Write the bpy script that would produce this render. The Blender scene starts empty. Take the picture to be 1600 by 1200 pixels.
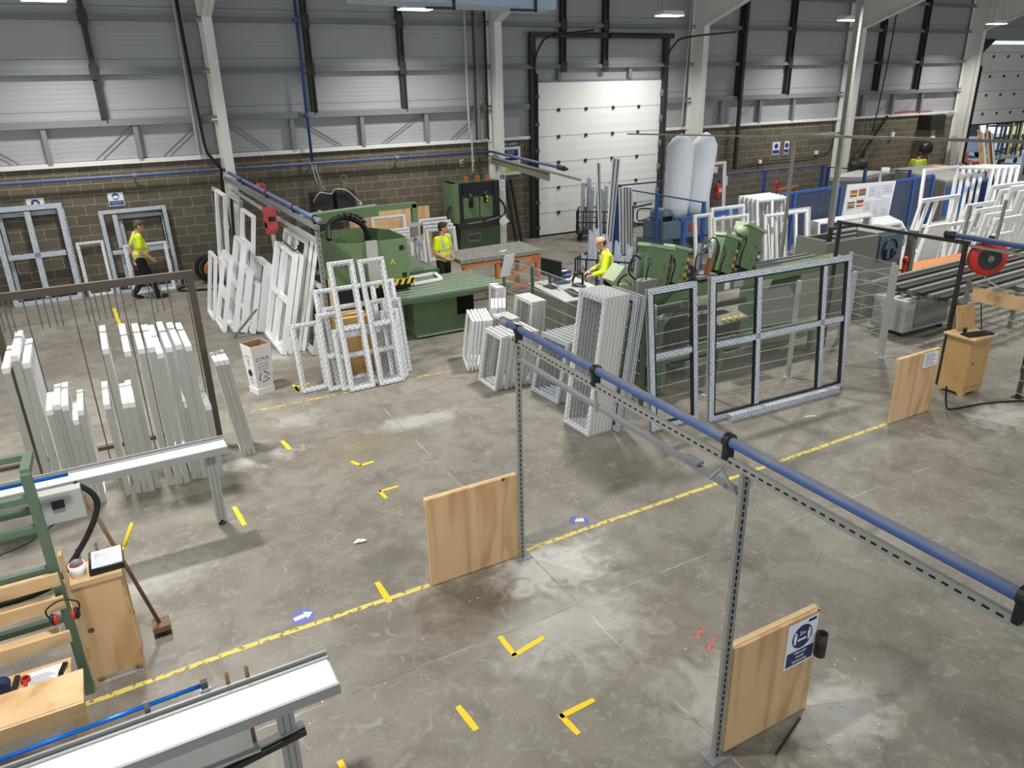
import bpy, bmesh, math, random
from mathutils import Matrix, Vector, Euler

random.seed(7)
C = bpy.context.scene
COL = C.collection
PI = math.pi
R = math.radians

# ------------------------------------------------------------------ camera
cam_data = bpy.data.cameras.new('camera')
cam_data.sensor_fit = 'HORIZONTAL'
cam_data.sensor_width = 36.0
cam_data.lens = 36.0 * 1167.0 / 1600.0
cam_data.clip_end = 300
cam = bpy.data.objects.new('camera', cam_data)
COL.objects.link(cam)
cam.matrix_world = Matrix((
    (0.87570126, 0.19766702, -0.4405395, 0.0),
    (-0.4823374, 0.31594153, -0.81702606, 0.0),
    (-0.02231438, 0.92795943, 0.37201259, 4.33),
    (0, 0, 0, 1)))
C.camera = cam

# ------------------------------------------------------------------ world, exposure
world = bpy.data.worlds.new('world'); C.world = world
world.use_nodes = True
wb = world.node_tree.nodes['Background']
wb.inputs[0].default_value = (0.86, 0.93, 1.0, 1)
wb.inputs[1].default_value = 1.25
vs = C.view_settings
vs.view_transform = 'Standard'; vs.look = 'None'; vs.gamma = 1.0; vs.use_curve_mapping = False
vs.exposure = -0.3
LAMP_POWER = 330.0
C.cycles.max_bounces = 8
C.cycles.use_denoising = True

# ceiling lamps of the hall, in rows (the farthest row is in view); each gets its own area light
LAMPS = [(x, y) for y in (17.6, 10.4, 4.2) for x in (-7.4, -0.1, 7.23, 14.6, 21.8, 29.6)]
for (lx, ly) in LAMPS:
    ld = bpy.data.lights.new('lamp_light', 'AREA')
    ld.shape = 'RECTANGLE'; ld.size = 0.62; ld.size_y = 0.3
    ld.energy = LAMP_POWER * (0.5 if ly > 15 else 1.0 if ly > 8 else 0.6 if lx < 5 else 0.38)
    ld.color = (1.0, 0.985, 0.95)
    ld.spread = R(136)
    lo = bpy.data.objects.new('lamp_light', ld); COL.objects.link(lo)
    lo.location = (lx, ly, 5.93)

# ------------------------------------------------------------------ materials
def sr(r, g, b):
    f = lambda c: (c / 255.0 / 12.92) if c <= 10.3 else ((c / 255.0 + 0.055) / 1.055) ** 2.4
    return (f(r), f(g), f(b), 1.0)

def newmat(name):
    m = bpy.data.materials.new(name); m.use_nodes = True
    nt = m.node_tree
    return m, nt, nt.nodes['Principled BSDF']

def N(nt, typ, **kw):
    n = nt.nodes.new(typ)
    for k, v in kw.items():
        if k in n.inputs.keys() if hasattr(n.inputs, 'keys') else False:
            n.inputs[k].default_value = v
        else:
            setattr(n, k, v)
    return n

def plain(name, col, rough=0.5, metal=0.0, var=0.12, scale=6.0, bump=0.0):
    """painted / plastic / metal surface with a little procedural unevenness"""
    m, nt, b = newmat(name)
    tc = nt.nodes.new('ShaderNodeTexCoord')
    nz = nt.nodes.new('ShaderNodeTexNoise'); nz.inputs['Scale'].default_value = scale; nz.inputs['Detail'].default_value = 3
    nt.links.new(tc.outputs['Object'], nz.inputs['Vector'])
    mx = nt.nodes.new('ShaderNodeMixRGB')
    mx.inputs[1].default_value = tuple(c * (1 - var) for c in col[:3]) + (1,)
    mx.inputs[2].default_value = tuple(min(1, c * (1 + var)) for c in col[:3]) + (1,)
    nt.links.new(nz.outputs['Fac'], mx.inputs[0])
    nt.links.new(mx.outputs[0], b.inputs['Base Color'])
    b.inputs['Roughness'].default_value = rough
    b.inputs['Metallic'].default_value = metal
    if bump:
        bp = nt.nodes.new('ShaderNodeBump'); bp.inputs['Strength'].default_value = bump
        nt.links.new(nz.outputs['Fac'], bp.inputs['Height']); nt.links.new(bp.outputs[0], b.inputs['Normal'])
    return m

def emit(name, col, s):
    m, nt, b = newmat(name)
    b.inputs['Base Color'].default_value = col
    b.inputs['Emission Color'].default_value = col
    b.inputs['Emission Strength'].default_value = s
    return m

def film(name, base, dash, bw=0.085, rh=0.034, mortar=0.011, var=0.5):
    """protective film printed with staggered rows of dashes along each bar (UV u runs along the bar)"""
    m, nt, b = newmat(name)
    uv = nt.nodes.new('ShaderNodeUVMap')
    br = nt.nodes.new('ShaderNodeTexBrick')
    br.inputs['Scale'].default_value = 1.0
    br.inputs['Brick Width'].default_value = bw
    br.inputs['Row Height'].default_value = rh
    br.inputs['Mortar Size'].default_value = mortar
    br.inputs['Mortar Smooth'].default_value = 0.2
    br.inputs['Color1'].default_value = dash
    br.inputs['Color2'].default_value = tuple(dash[i] * var + base[i] * (1 - var) for i in range(3)) + (1,)
    br.inputs['Mortar'].default_value = base
    nt.links.new(uv.outputs[0], br.inputs['Vector'])
    nt.links.new(br.outputs['Color'], b.inputs['Base Color'])
    b.inputs['Roughness'].default_value = 0.35
    return m

def wood(name, c1, c2, scale=3.0, axis='z', dist=6.0, rough=0.65):
    m, nt, b = newmat(name)
    tc = nt.nodes.new('ShaderNodeTexCoord')
    mp = nt.nodes.new('ShaderNodeMapping')
    s = {'x': (0.25, 1.6, 1.6), 'y': (1.6, 0.25, 1.6), 'z': (1.6, 1.6, 0.25)}[axis]
    mp.inputs['Scale'].default_value = s
    nt.links.new(tc.outputs['Object'], mp.inputs[0])
    n1 = nt.nodes.new('ShaderNodeTexNoise'); n1.inputs['Scale'].default_value = scale; n1.inputs['Distortion'].default_value = 0.6
    nt.links.new(mp.outputs[0], n1.inputs['Vector'])
    mul = nt.nodes.new('ShaderNodeMath'); mul.operation = 'MULTIPLY'; mul.inputs[1].default_value = dist * 6
    nt.links.new(n1.outputs['Fac'], mul.inputs[0])
    sn = nt.nodes.new('ShaderNodeMath'); sn.operation = 'SINE'
    nt.links.new(mul.outputs[0], sn.inputs[0])
    n2 = nt.nodes.new('ShaderNodeTexNoise'); n2.inputs['Scale'].default_value = scale * 1.3
    nt.links.new(tc.outputs['Object'], n2.inputs['Vector'])
    cr = nt.nodes.new('ShaderNodeMapRange'); cr.inputs[1].default_value = -1; cr.inputs[2].default_value = 1
    nt.links.new(sn.outputs[0], cr.inputs[0])
    mx = nt.nodes.new('ShaderNodeMixRGB'); mx.inputs[1].default_value = c1; mx.inputs[2].default_value = c2
    pw = nt.nodes.new('ShaderNodeMath'); pw.operation = 'POWER'; pw.inputs[1].default_value = 4.0
    nt.links.new(cr.outputs[0], pw.inputs[0]); 
    ad = nt.nodes.new('ShaderNodeMath'); ad.operation = 'MULTIPLY_ADD'; ad.inputs[1].default_value = 0.55
    nt.links.new(pw.outputs[0], ad.inputs[0])
    m3 = nt.nodes.new('ShaderNodeMath'); m3.operation = 'MULTIPLY'; m3.inputs[1].default_value = 0.45
    nt.links.new(n2.outputs['Fac'], m3.inputs[0]); nt.links.new(m3.outputs[0], ad.inputs[2])
    nt.links.new(ad.outputs[0], mx.inputs[0])
    # knots
    vo = nt.nodes.new('ShaderNodeTexVoronoi'); vo.inputs['Scale'].default_value = 3.1
    nt.links.new(tc.outputs['Object'], vo.inputs['Vector'])
    lt = nt.nodes.new('ShaderNodeMath'); lt.operation = 'LESS_THAN'; lt.inputs[1].default_value = 0.075
    nt.links.new(vo.outputs['Distance'], lt.inputs[0])
    mk = nt.nodes.new('ShaderNodeMixRGB'); mk.inputs[2].default_value = tuple(c * 0.25 for c in c2[:3]) + (1,)
    nt.links.new(lt.outputs[0], mk.inputs[0]); nt.links.new(mx.outputs[0], mk.inputs[1])
    nt.links.new(mk.outputs[0], b.inputs['Base Color'])
    b.inputs['Roughness'].default_value = rough
    return m

def paint_worn(name, col, wear=0.5, scale=14.0):
    """floor paint or tape worn through in patches"""
    m, nt, b = newmat(name)
    tc = nt.nodes.new('ShaderNodeTexCoord')
    nz = nt.nodes.new('ShaderNodeTexNoise'); nz.inputs['Scale'].default_value = scale; nz.inputs['Detail'].default_value = 5
    nt.links.new(tc.outputs['Object'], nz.inputs['Vector'])
    mr = nt.nodes.new('ShaderNodeMapRange'); mr.inputs[1].default_value = wear - 0.04; mr.inputs[2].default_value = wear + 0.04
    nt.links.new(nz.outputs['Fac'], mr.inputs[0])
    tr = nt.nodes.new('ShaderNodeBsdfTransparent')
    ms = nt.nodes.new('ShaderNodeMixShader')
    nt.links.new(mr.outputs[0], ms.inputs[0])
    b.inputs['Base Color'].default_value = col; b.inputs['Roughness'].default_value = 0.6
    nt.links.new(b.outputs[0], ms.inputs[1]); nt.links.new(tr.outputs[0], ms.inputs[2])
    nt.links.new(ms.outputs[0], nt.nodes['Material Output'].inputs['Surface'])
    return m

M = {}
M['white'] = plain('white_upvc', sr(243, 244, 244), 0.3, var=0.03)
M['white2'] = plain('white_cap', sr(240, 240, 240), 0.35, var=0.03)
M['greyside'] = plain('grey_and_shaded_profile', sr(178, 177, 168), 0.35, var=0.05)
M['sidegrey'] = plain('pale_grey_profile', sr(198, 197, 190), 0.35, var=0.05)
M['seal'] = plain('dark_seal', sr(30, 32, 36), 0.5)
M['filmw'] = film('printed_white_film', sr(240, 242, 244), sr(134, 140, 148), 0.078, 0.036, 0.0125)
M['filmg'] = film('printed_grey_film', sr(206, 214, 222), sr(96, 106, 120), 0.075, 0.0285, 0.0085)
M['colsteel'] = plain('cream_painted_steel', sr(234, 232, 225), 0.5, var=0.05)
M['galv'] = plain('galvanised_steel', sr(128, 131, 133), 0.5, 0.0, 0.12, 12)
M['slot'] = plain('slotted_angle_steel', sr(140, 140, 132), 0.5, 0.0, 0.1, 10)
M['hole'] = plain('dark_hole', sr(22, 22, 22), 0.9)
M['dark'] = plain('dark_steel', sr(54, 52, 50), 0.5, 0.2, 0.15)
M['black'] = plain('black_plastic', sr(22, 22, 24), 0.45)
M['rubber'] = plain('black_rubber', sr(26, 26, 27), 0.8)
M['rackbrown'] = plain('brown_steel_rack', sr(92, 80, 70), 0.5, 0.0, 0.2)
M['alu'] = plain('aluminium_profile', sr(160, 161, 157), 0.4, 0.0, 0.05)
M['alutop'] = plain('white_laminate_top', sr(218, 224, 230), 0.3, var=0.03)
M['green'] = plain('green_machine_paint', sr(106, 130, 92), 0.45, var=0.08)
M['greend'] = plain('dark_green_paint', sr(72, 94, 72), 0.5, var=0.1)
M['greenm'] = plain('teal_green_paint', sr(92, 112, 92), 0.5, var=0.12)
M['greenp'] = plain('pale_green_paint', sr(168, 184, 150), 0.5, var=0.06)
M['mgrey'] = plain('grey_machine_paint', sr(122, 124, 114), 0.5, var=0.08)
M['lgrey'] = plain('light_grey_paint', sr(176, 178, 174), 0.45, var=0.05)
M['bluepipe'] = plain('blue_air_pipe', sr(92, 122, 176), 0.45, var=0.06)
def dusty(name, col, dust):
    m, nt, b = newmat(name)
    g = nt.nodes.new('ShaderNodeNewGeometry'); sp = nt.nodes.new('ShaderNodeSeparateXYZ'); nt.links.new(g.outputs['Normal'], sp.inputs[0])
    tc = nt.nodes.new('ShaderNodeTexCoord'); nz = nt.nodes.new('ShaderNodeTexNoise'); nz.inputs['Scale'].default_value = 5; nz.inputs['Detail'].default_value = 5
    nt.links.new(tc.outputs['Object'], nz.inputs['Vector'])
    ad = nt.nodes.new('ShaderNodeMath'); ad.operation = 'MULTIPLY_ADD'; ad.inputs[1].default_value = 0.9
    nt.links.new(nz.outputs['Fac'], ad.inputs[0]); nt.links.new(sp.outputs[2], ad.inputs[2])
    mr = nt.nodes.new('ShaderNodeMapRange'); mr.inputs[1].default_value = 0.75; mr.inputs[2].default_value = 1.5; mr.inputs[4].default_value = 0.75
    nt.links.new(ad.outputs[0], mr.inputs[0])
    mx = nt.nodes.new('ShaderNodeMixRGB'); mx.inputs[1].default_value = col; mx.inputs[2].default_value = dust
    nt.links.new(mr.outputs[0], mx.inputs[0]); nt.links.new(mx.outputs[0], b.inputs['Base Color']); b.inputs['Roughness'].default_value = 0.55
    return m
M['bluepipe'] = dusty('dusty_blue_pipe', sr(72, 98, 152), sr(150, 150, 150))
M['blue'] = plain('blue_paint', sr(44, 76, 140), 0.45, var=0.08)
M['tube'] = plain('blue_anodised_tube', sr(24, 104, 200), 0.25, 0.5, 0.05)
M['red'] = plain('red_plastic', sr(200, 52, 40), 0.4, var=0.05)
M['redd'] = plain('dull_red_plastic', sr(170, 66, 66), 0.5, var=0.08)
M['yellow'] = plain('yellow_paint', sr(236, 200, 40), 0.5, var=0.05)
M['orange'] = plain('orange_brown_timber', sr(178, 112, 62), 0.6, var=0.15)
M['rod'] = plain('grey_rod', sr(112, 104, 96), 0.5, 0.2, 0.1)
M['wire'] = plain('pale_wire', sr(196, 198, 190), 0.4, 0.3, 0.04)
M['ply'] = wood('plywood', sr(228, 192, 146), sr(188, 146, 98), 2.2, 'z', 2.2)
M['plyedge'] = plain('ply_edge', sr(222, 190, 142), 0.7, var=0.12, scale=30)
M['pine'] = wood('pine_board', sr(224, 192, 146), sr(184, 142, 96), 4, 'x', 2)
M['broomwood'] = plain('brown_wood', sr(118, 88, 60), 0.6, var=0.15)
M['cabwood'] = wood('cabinet_wood', sr(206, 168, 112), sr(158, 116, 70), 3.4, 'x', 1.4)
M['paper'] = plain('paper', sr(238, 240, 244), 0.7, var=0.02)
M['card'] = plain('white_cardboard', sr(236, 234, 230), 0.7, var=0.02)
M['cardin'] = plain('brown_cardboard', sr(150, 112, 78), 0.8, var=0.06)
M['navy'] = plain('navy_print', sr(40, 48, 96), 0.6)
M['ink'] = plain('grey_ink', sr(110, 112, 124), 0.7)
M['signblue'] = plain('sign_blue', sr(30, 62, 140), 0.5)
M['signgreen'] = plain('sign_green', sr(24, 70, 58), 0.5)
M['signyellow'] = plain('sign_yellow', sr(238, 222, 30), 0.5)
M['chip'] = plain('carpet_worktop', sr(128, 130, 122), 0.95, var=0.9, scale=17, bump=0.3)
M['bag'] = plain('white_filter_cloth', sr(224, 230, 236), 0.8, var=0.05, scale=3, bump=0.25)
M['teal'] = plain('slate_blue_paint', sr(92, 112, 126), 0.5, var=0.08)
M['bpanel'] = plain('blue_panel', sr(44, 92, 170), 0.45, var=0.05)
M['skin'] = plain('skin', sr(206, 150, 122), 0.55, var=0.06, scale=20)
M['hairb'] = plain('brown_hair', sr(62, 44, 36), 0.8, var=0.2, scale=60)
M['hairg'] = plain('greying_hair', sr(92, 78, 68), 0.8, var=0.2, scale=60)
M['trouser'] = plain('black_trousers', sr(26, 27, 34), 0.85, var=0.15)
M['boot'] = plain('black_boots', sr(18, 18, 20), 0.6)
M['eye'] = plain('eye', sr(40, 30, 26), 0.3)
M['lip'] = plain('lip', sr(170, 100, 90), 0.5)
M['debris'] = plain('pale_scraps', sr(224, 222, 214), 0.7)
M['pvcbrown'] = plain('brown_pipe', sr(52, 42, 36), 0.45)
M['lamp'] = emit('lamp_diffuser', (1, 0.98, 0.94, 1), 7.0)
M['tapey'] = paint_worn('yellow_floor_tape', sr(216, 196, 104), 0.58, 16)
M['tapew'] = paint_worn('thin_worn_yellow_line', sr(214, 192, 84), 0.50, 9)
M['spray'] = plain('yellow_spray_mark', sr(240, 204, 40), 0.6, var=0.06)
M['sprayr'] = paint_worn('red_spray_mark', sr(222, 108, 100), 0.5, 25)
M['stick'] = paint_worn('blue_floor_sticker', sr(104, 112, 176), 0.66, 18)
M['stickw'] = paint_worn('white_arrow_print', sr(220, 220, 226), 0.68, 18)
M['curtain'] = plain('pale_blue_sheet', sr(170, 186, 206), 0.6)

def glassy(name, col, alpha, rough=0.15):
    m, nt, b = newmat(name)
    b.inputs['Base Color'].default_value = col
    b.inputs['Roughness'].default_value = rough
    b.inputs['Alpha'].default_value = alpha
    return m
M['screen'] = glassy('tinted_blue_screen', sr(62, 76, 104), 0.8)
M['clear'] = glassy('clear_sheet', sr(160, 176, 190), 0.14)

# ------------------------------------------------------------------ mesh building
class MB:
    def __init__(s):
        s.v = []; s.f = []; s.uv = []; s.mi = []; s.mats = []
    def slot(s, m):
        if m is None: return 0
        if m not in s.mats: s.mats.append(m)
        return s.mats.index(m) + 1
    def poly(s, pts, uvs=None, m=None):
        i = len(s.v); s.v += [tuple(p) for p in pts]
        s.f.append(tuple(range(i, i + len(pts))))
        s.uv.append(uvs or [(0, 0)] * len(pts)); s.mi.append(s.slot(m))
    def hexa(s, c, L=1, W=1, D=1, m=None):
        """c: 8 corners; 0-3 at the start end, 4-7 at the far end (same order)"""
        i = len(s.v); s.v += [tuple(p) for p in c]
        k = s.slot(m)
        for q, w in (((0, 1, 5, 4), W), ((1, 2, 6, 5), D), ((2, 3, 7, 6), W), ((3, 0, 4, 7), D)):
            s.f.append(tuple(i + j for j in q))
            s.uv.append([(0, 0), (0, w), (L, w), (L, 0)]); s.mi.append(k)
        for q in ((3, 2, 1, 0), (4, 5, 6, 7)):
            s.f.append(tuple(i + j for j in q)); s.uv.append([(0, 0), (W, 0), (W, D), (0, D)]); s.mi.append(k)
    def bar(s, p0, p1, w, d, up=(0, 0, 1), m=None, uv0=0.0):
        p0 = Vector(p0); p1 = Vector(p1); a = (p1 - p0); L = a.length
        if L < 1e-6: return
        a.normalize(); u = Vector(up)
        sd = a.cross(u)
        if sd.length < 1e-4: sd = a.cross(Vector((1, 0, 0)))
        sd.normalize(); u = sd.cross(a).normalized()
        sd *= w / 2; u *= d / 2
        o = [-sd - u, sd - u, sd + u, -sd + u]
        s.hexa([p0 + x for x in o] + [p1 + x for x in o], L, w, d, m)
    def box(s, x0, x1, y0, y1, z0, z1, m=None):
        c = [(x0, y0, z0), (x0, y1, z0), (x0, y1, z1), (x0, y0, z1)]
        s.hexa([(x0, y, z) for (_, y, z) in c] + [(x1, y, z) for (_, y, z) in c], abs(x1 - x0), abs(y1 - y0), abs(z1 - z0), m)
    def cyl(s, p0, p1, r, r1=None, n=12, caps=True, m=None):
        r1 = r if r1 is None else r1
        p0 = Vector(p0); p1 = Vector(p1); a = (p1 - p0)
        if a.length < 1e-7: return
        a.normalize()
        t = Vector((0, 0, 1)) if abs(a.z) < 0.95 else Vector((1, 0, 0))
        u = a.cross(t).normalized(); w = u.cross(a)
        i = len(s.v); k = s.slot(m)
        for p, rr in ((p0, r), (p1, r1)):
            for j in range(n):
                an = 2 * PI * j / n
                s.v.append(tuple(p + u * (math.cos(an) * rr) + w * (math.sin(an) * rr)))
        for j in range(n):
            s.f.append((i + j, i + n + j, i + n + (j + 1) % n, i + (j + 1) % n)); s.uv.append([(0, 0)] * 4); s.mi.append(k)
        if caps:
            s.f.append(tuple(i + j for j in range(n))); s.uv.append([(0, 0)] * n); s.mi.append(k)
            s.f.append(tuple(i + n + j for j in reversed(range(n)))); s.uv.append([(0, 0)] * n); s.mi.append(k)
    def tube(s, pts, r, n=8, m=None, sub=5):
        """smooth tube through the points"""
        P = [Vector(p) for p in pts]
        if len(P) > 2 and sub > 1:
            Q = []
            for i in range(len(P) - 1):
                a = P[max(i - 1, 0)]; b = P[i]; c = P[i + 1]; d = P[min(i + 2, len(P) - 1)]
                for t in range(sub):
                    t /= sub
                    Q.append(0.5 * ((2 * b) + (c - a) * t + (2 * a - 5 * b + 4 * c - d) * t * t + (3 * b - a - 3 * c + d) * t ** 3))
            Q.append(P[-1]); P = Q
        rings = []; k = s.slot(m); prev = None
        for i, p in enumerate(P):
            t = (P[min(i + 1, len(P) - 1)] - P[max(i - 1, 0)]).normalized()
            ref = prev if prev is not None else (Vector((0, 0, 1)) if abs(t.z) < 0.9 else Vector((1, 0, 0)))
            u = (ref - t * ref.dot(t))
            if u.length < 1e-5: u = t.orthogonal()
            u.normalize(); w = t.cross(u); prev = u
            rr = r[i * (len(r) - 1) // max(1, len(P) - 1)] if isinstance(r, (list, tuple)) else r
            ring = []
            for j in range(n):
                an = 2 * PI * j / n
                s.v.append(tuple(p + u * (math.cos(an) * rr) + w * (math.sin(an) * rr))); ring.append(len(s.v) - 1)
            rings.append(ring)
        for a, b in zip(rings, rings[1:]):
            for j in range(n):
                s.f.append((a[j], a[(j + 1) % n], b[(j + 1) % n], b[j])); s.uv.append([(0, 0)] * 4); s.mi.append(k)
        s.f.append(tuple(reversed(rings[0]))); s.uv.append([(0, 0)] * n); s.mi.append(k)
        s.f.append(tuple(rings[-1])); s.uv.append([(0, 0)] * n); s.mi.append(k)
    def lathe(s, c, prof, n=20, axis='z', m=None, sx=1.0, sy=1.0):
        """prof: list of (r, h) along the axis from point c"""
        c = Vector(c); k = s.slot(m); rings = []
        for r, h in prof:
            ring = []
            for j in range(n):
                an = 2 * PI * j / n; a = math.cos(an) * r * sx; b = math.sin(an) * r * sy
                v = {'z': Vector((a, b, h)), 'x': Vector((h, a, b)), 'y': Vector((a, h, b))}[axis]
                s.v.append(tuple(c + v)); ring.append(len(s.v) - 1)
            rings.append(ring)
        for a, b in zip(rings, rings[1:]):
            for j in range(n):
                s.f.append((a[j], a[(j + 1) % n], b[(j + 1) % n], b[j])); s.uv.append([(0, 0)] * 4); s.mi.append(k)
        s.f.append(tuple(reversed(rings[0]))); s.uv.append([(0, 0)] * n); s.mi.append(k)
        s.f.append(tuple(rings[-1])); s.uv.append([(0, 0)] * n); s.mi.append(k)
    def prism(s, pts, ext, m=None):
        """flat polygon pts (3-D) extruded by vector ext"""
        e = Vector(ext); P = [Vector(p) for p in pts]; n = len(P); i = len(s.v); k = s.slot(m)
        s.v += [tuple(p) for p in P] + [tuple(p + e) for p in P]
        s.f.append(tuple(reversed(range(i, i + n)))); s.uv.append([(0, 0)] * n); s.mi.append(k)
        s.f.append(tuple(range(i + n, i + 2 * n))); s.uv.append([(0, 0)] * n); s.mi.append(k)
        for j in range(n):
            q = (j + 1) % n
            s.f.append((i + j, i + q, i + n + q, i + n + j)); s.uv.append([(0, 0)] * 4); s.mi.append(k)
    def sphere(s, c, rx, ry=None, rz=None, n=14, m=None):
        ry = rx if ry is None else ry; rz = rx if rz is None else rz
        h = max(6, n // 2); prof = []
        for i in range(h + 1):
            t = -PI / 2 + PI * i / h
            prof.append((max(1e-4, math.cos(t)), math.sin(t)))
        k0 = len(s.v)
        s.lathe((0, 0, 0), prof, n, 'z', m)
        for i in range(k0, len(s.v)):
            x, y, z = s.v[i]; s.v[i] = (c[0] + x * rx, c[1] + y * ry, c[2] + z * rz)
    def shift(s, d):
        s.v = [(x - d[0], y - d[1], z - d[2]) for x, y, z in s.v]; return s
    def mesh(s, name, mat):
        me = bpy.data.meshes.new(name)
        me.from_pydata(s.v, [], s.f)
        me.materials.append(M[mat] if isinstance(mat, str) else mat)
        for x in s.mats: me.materials.append(M[x] if isinstance(x, str) else x)
        ul = me.uv_layers.new(name='UVMap')
        flat = [c for f in s.uv for p in f for c in p]
        ul.data.foreach_set('uv', flat)
        me.polygons.foreach_set('material_index', s.mi)
        bm = bmesh.new(); bm.from_mesh(me)
        bmesh.ops.recalc_face_normals(bm, faces=bm.faces[:])
        bm.to_mesh(me); bm.free()
        return me
    def build(s, name, mat, parent=None, smooth=False, bevel=0.0):
        """vertices are in world metres; a child takes them relative to its thing"""
        if parent is not None:
            root = parent
            while root.parent is not None: root = root.parent
            inv = root.matrix_basis.inverted()
            s.v = [tuple(inv @ Vector(p)) for p in s.v]
        return s.link(name, mat, parent, smooth, bevel)
    def link(s, name, mat, parent=None, smooth=False, bevel=0.0):
        """vertices already local to the parent"""
        me = s.mesh(name, mat)
        if smooth: me.polygons.foreach_set('use_smooth', [True] * len(me.polygons))
        o = bpy.data.objects.new(name, me); COL.objects.link(o)
        if parent is not None: o.parent = parent
        if bevel:
            b = o.modifiers.new('bevel', 'BEVEL'); b.width = bevel; b.segments = 2; b.limit_method = 'ANGLE'
        return o

def face_split(o, mat):
    """film is only on the faces that look to the front or back; the edges are bare profile"""
    me = o.data; me.materials.append(M[mat]); k = len(me.materials) - 1
    for p in me.polygons:
        if abs(p.normal.y) < 0.7: p.material_index = k
    return o

def tag(o, label, cat, group=None):
    o['label'] = label; o['category'] = cat
    if group: o['group'] = group
    return o

def thing(name, label, cat, loc=(0, 0, 0), rz=0.0, group=None, rx=0.0):
    o = bpy.data.objects.new(name, None); COL.objects.link(o)
    o.empty_display_size = 0.1
    o.location = loc; o.rotation_euler = (rx, 0, rz)
    o.matrix_basis = Matrix.Translation(Vector(loc)) @ Euler((rx, 0, rz)).to_matrix().to_4x4()
    return tag(o, label, cat, group)

def struct(name, mb, mat, smooth=False):
    """a piece of the setting, origin at the world origin"""
    o = mb.link(name, mat, None, smooth); o['kind'] = 'structure'
    return o

def single(name, mb, mat, label, cat, group=None, smooth=False, bevel=0.0):
    """a thing that is one mesh; origin moved to the middle of its foot"""
    xs = [p[0] for p in mb.v]; ys = [p[1] for p in mb.v]; zs = [p[2] for p in mb.v]
    d = ((min(xs) + max(xs)) / 2, (min(ys) + max(ys)) / 2, min(zs))
    mb.shift(d); o = mb.link(name, mat, None, smooth, bevel); o.location = d
    return tag(o, label, cat, group)

def lettering(txt, size, mat, parent, pos, rot=(PI / 2, 0, 0), name='lettering', align='CENTER', depth=0.0005, sx=1.0):
    """writing as a mesh; pos and rot are local to the parent"""
    cu = bpy.data.curves.new(name, 'FONT'); cu.body = txt; cu.size = size
    cu.align_x = align; cu.align_y = 'CENTER'; cu.extrude = depth; cu.resolution_u = 3
    to = bpy.data.objects.new(name, cu); COL.objects.link(to)
    dg = bpy.context.evaluated_depsgraph_get(); dg.update()
    me = bpy.data.meshes.new_from_object(to.evaluated_get(dg))
    bpy.data.objects.remove(to); bpy.data.curves.remove(cu)
    me.materials.clear(); me.materials.append(M[mat])
    me.transform(Matrix.Translation(Vector(pos)) @ Euler(rot).to_matrix().to_4x4() @ Matrix.Diagonal((sx, 1, 1, 1)))
    o = bpy.data.objects.new(name, me); COL.objects.link(o); o.parent = parent
    return o

ORD = ['first', 'second', 'third', 'fourth', 'fifth', 'sixth', 'seventh', 'eighth', 'ninth', 'tenth',
       'eleventh', 'twelfth', 'thirteenth', 'fourteenth', 'fifteenth', 'sixteenth', 'seventeenth', 'eighteenth',
       'nineteenth', 'twentieth', 'twenty-first', 'twenty-second', 'twenty-third', 'twenty-fourth', 'twenty-fifth',
       'twenty-sixth', 'twenty-seventh', 'twenty-eighth', 'twenty-ninth', 'thirtieth']

# ================================================================== the setting
WY = 19.64      # inner face of the back wall

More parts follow.
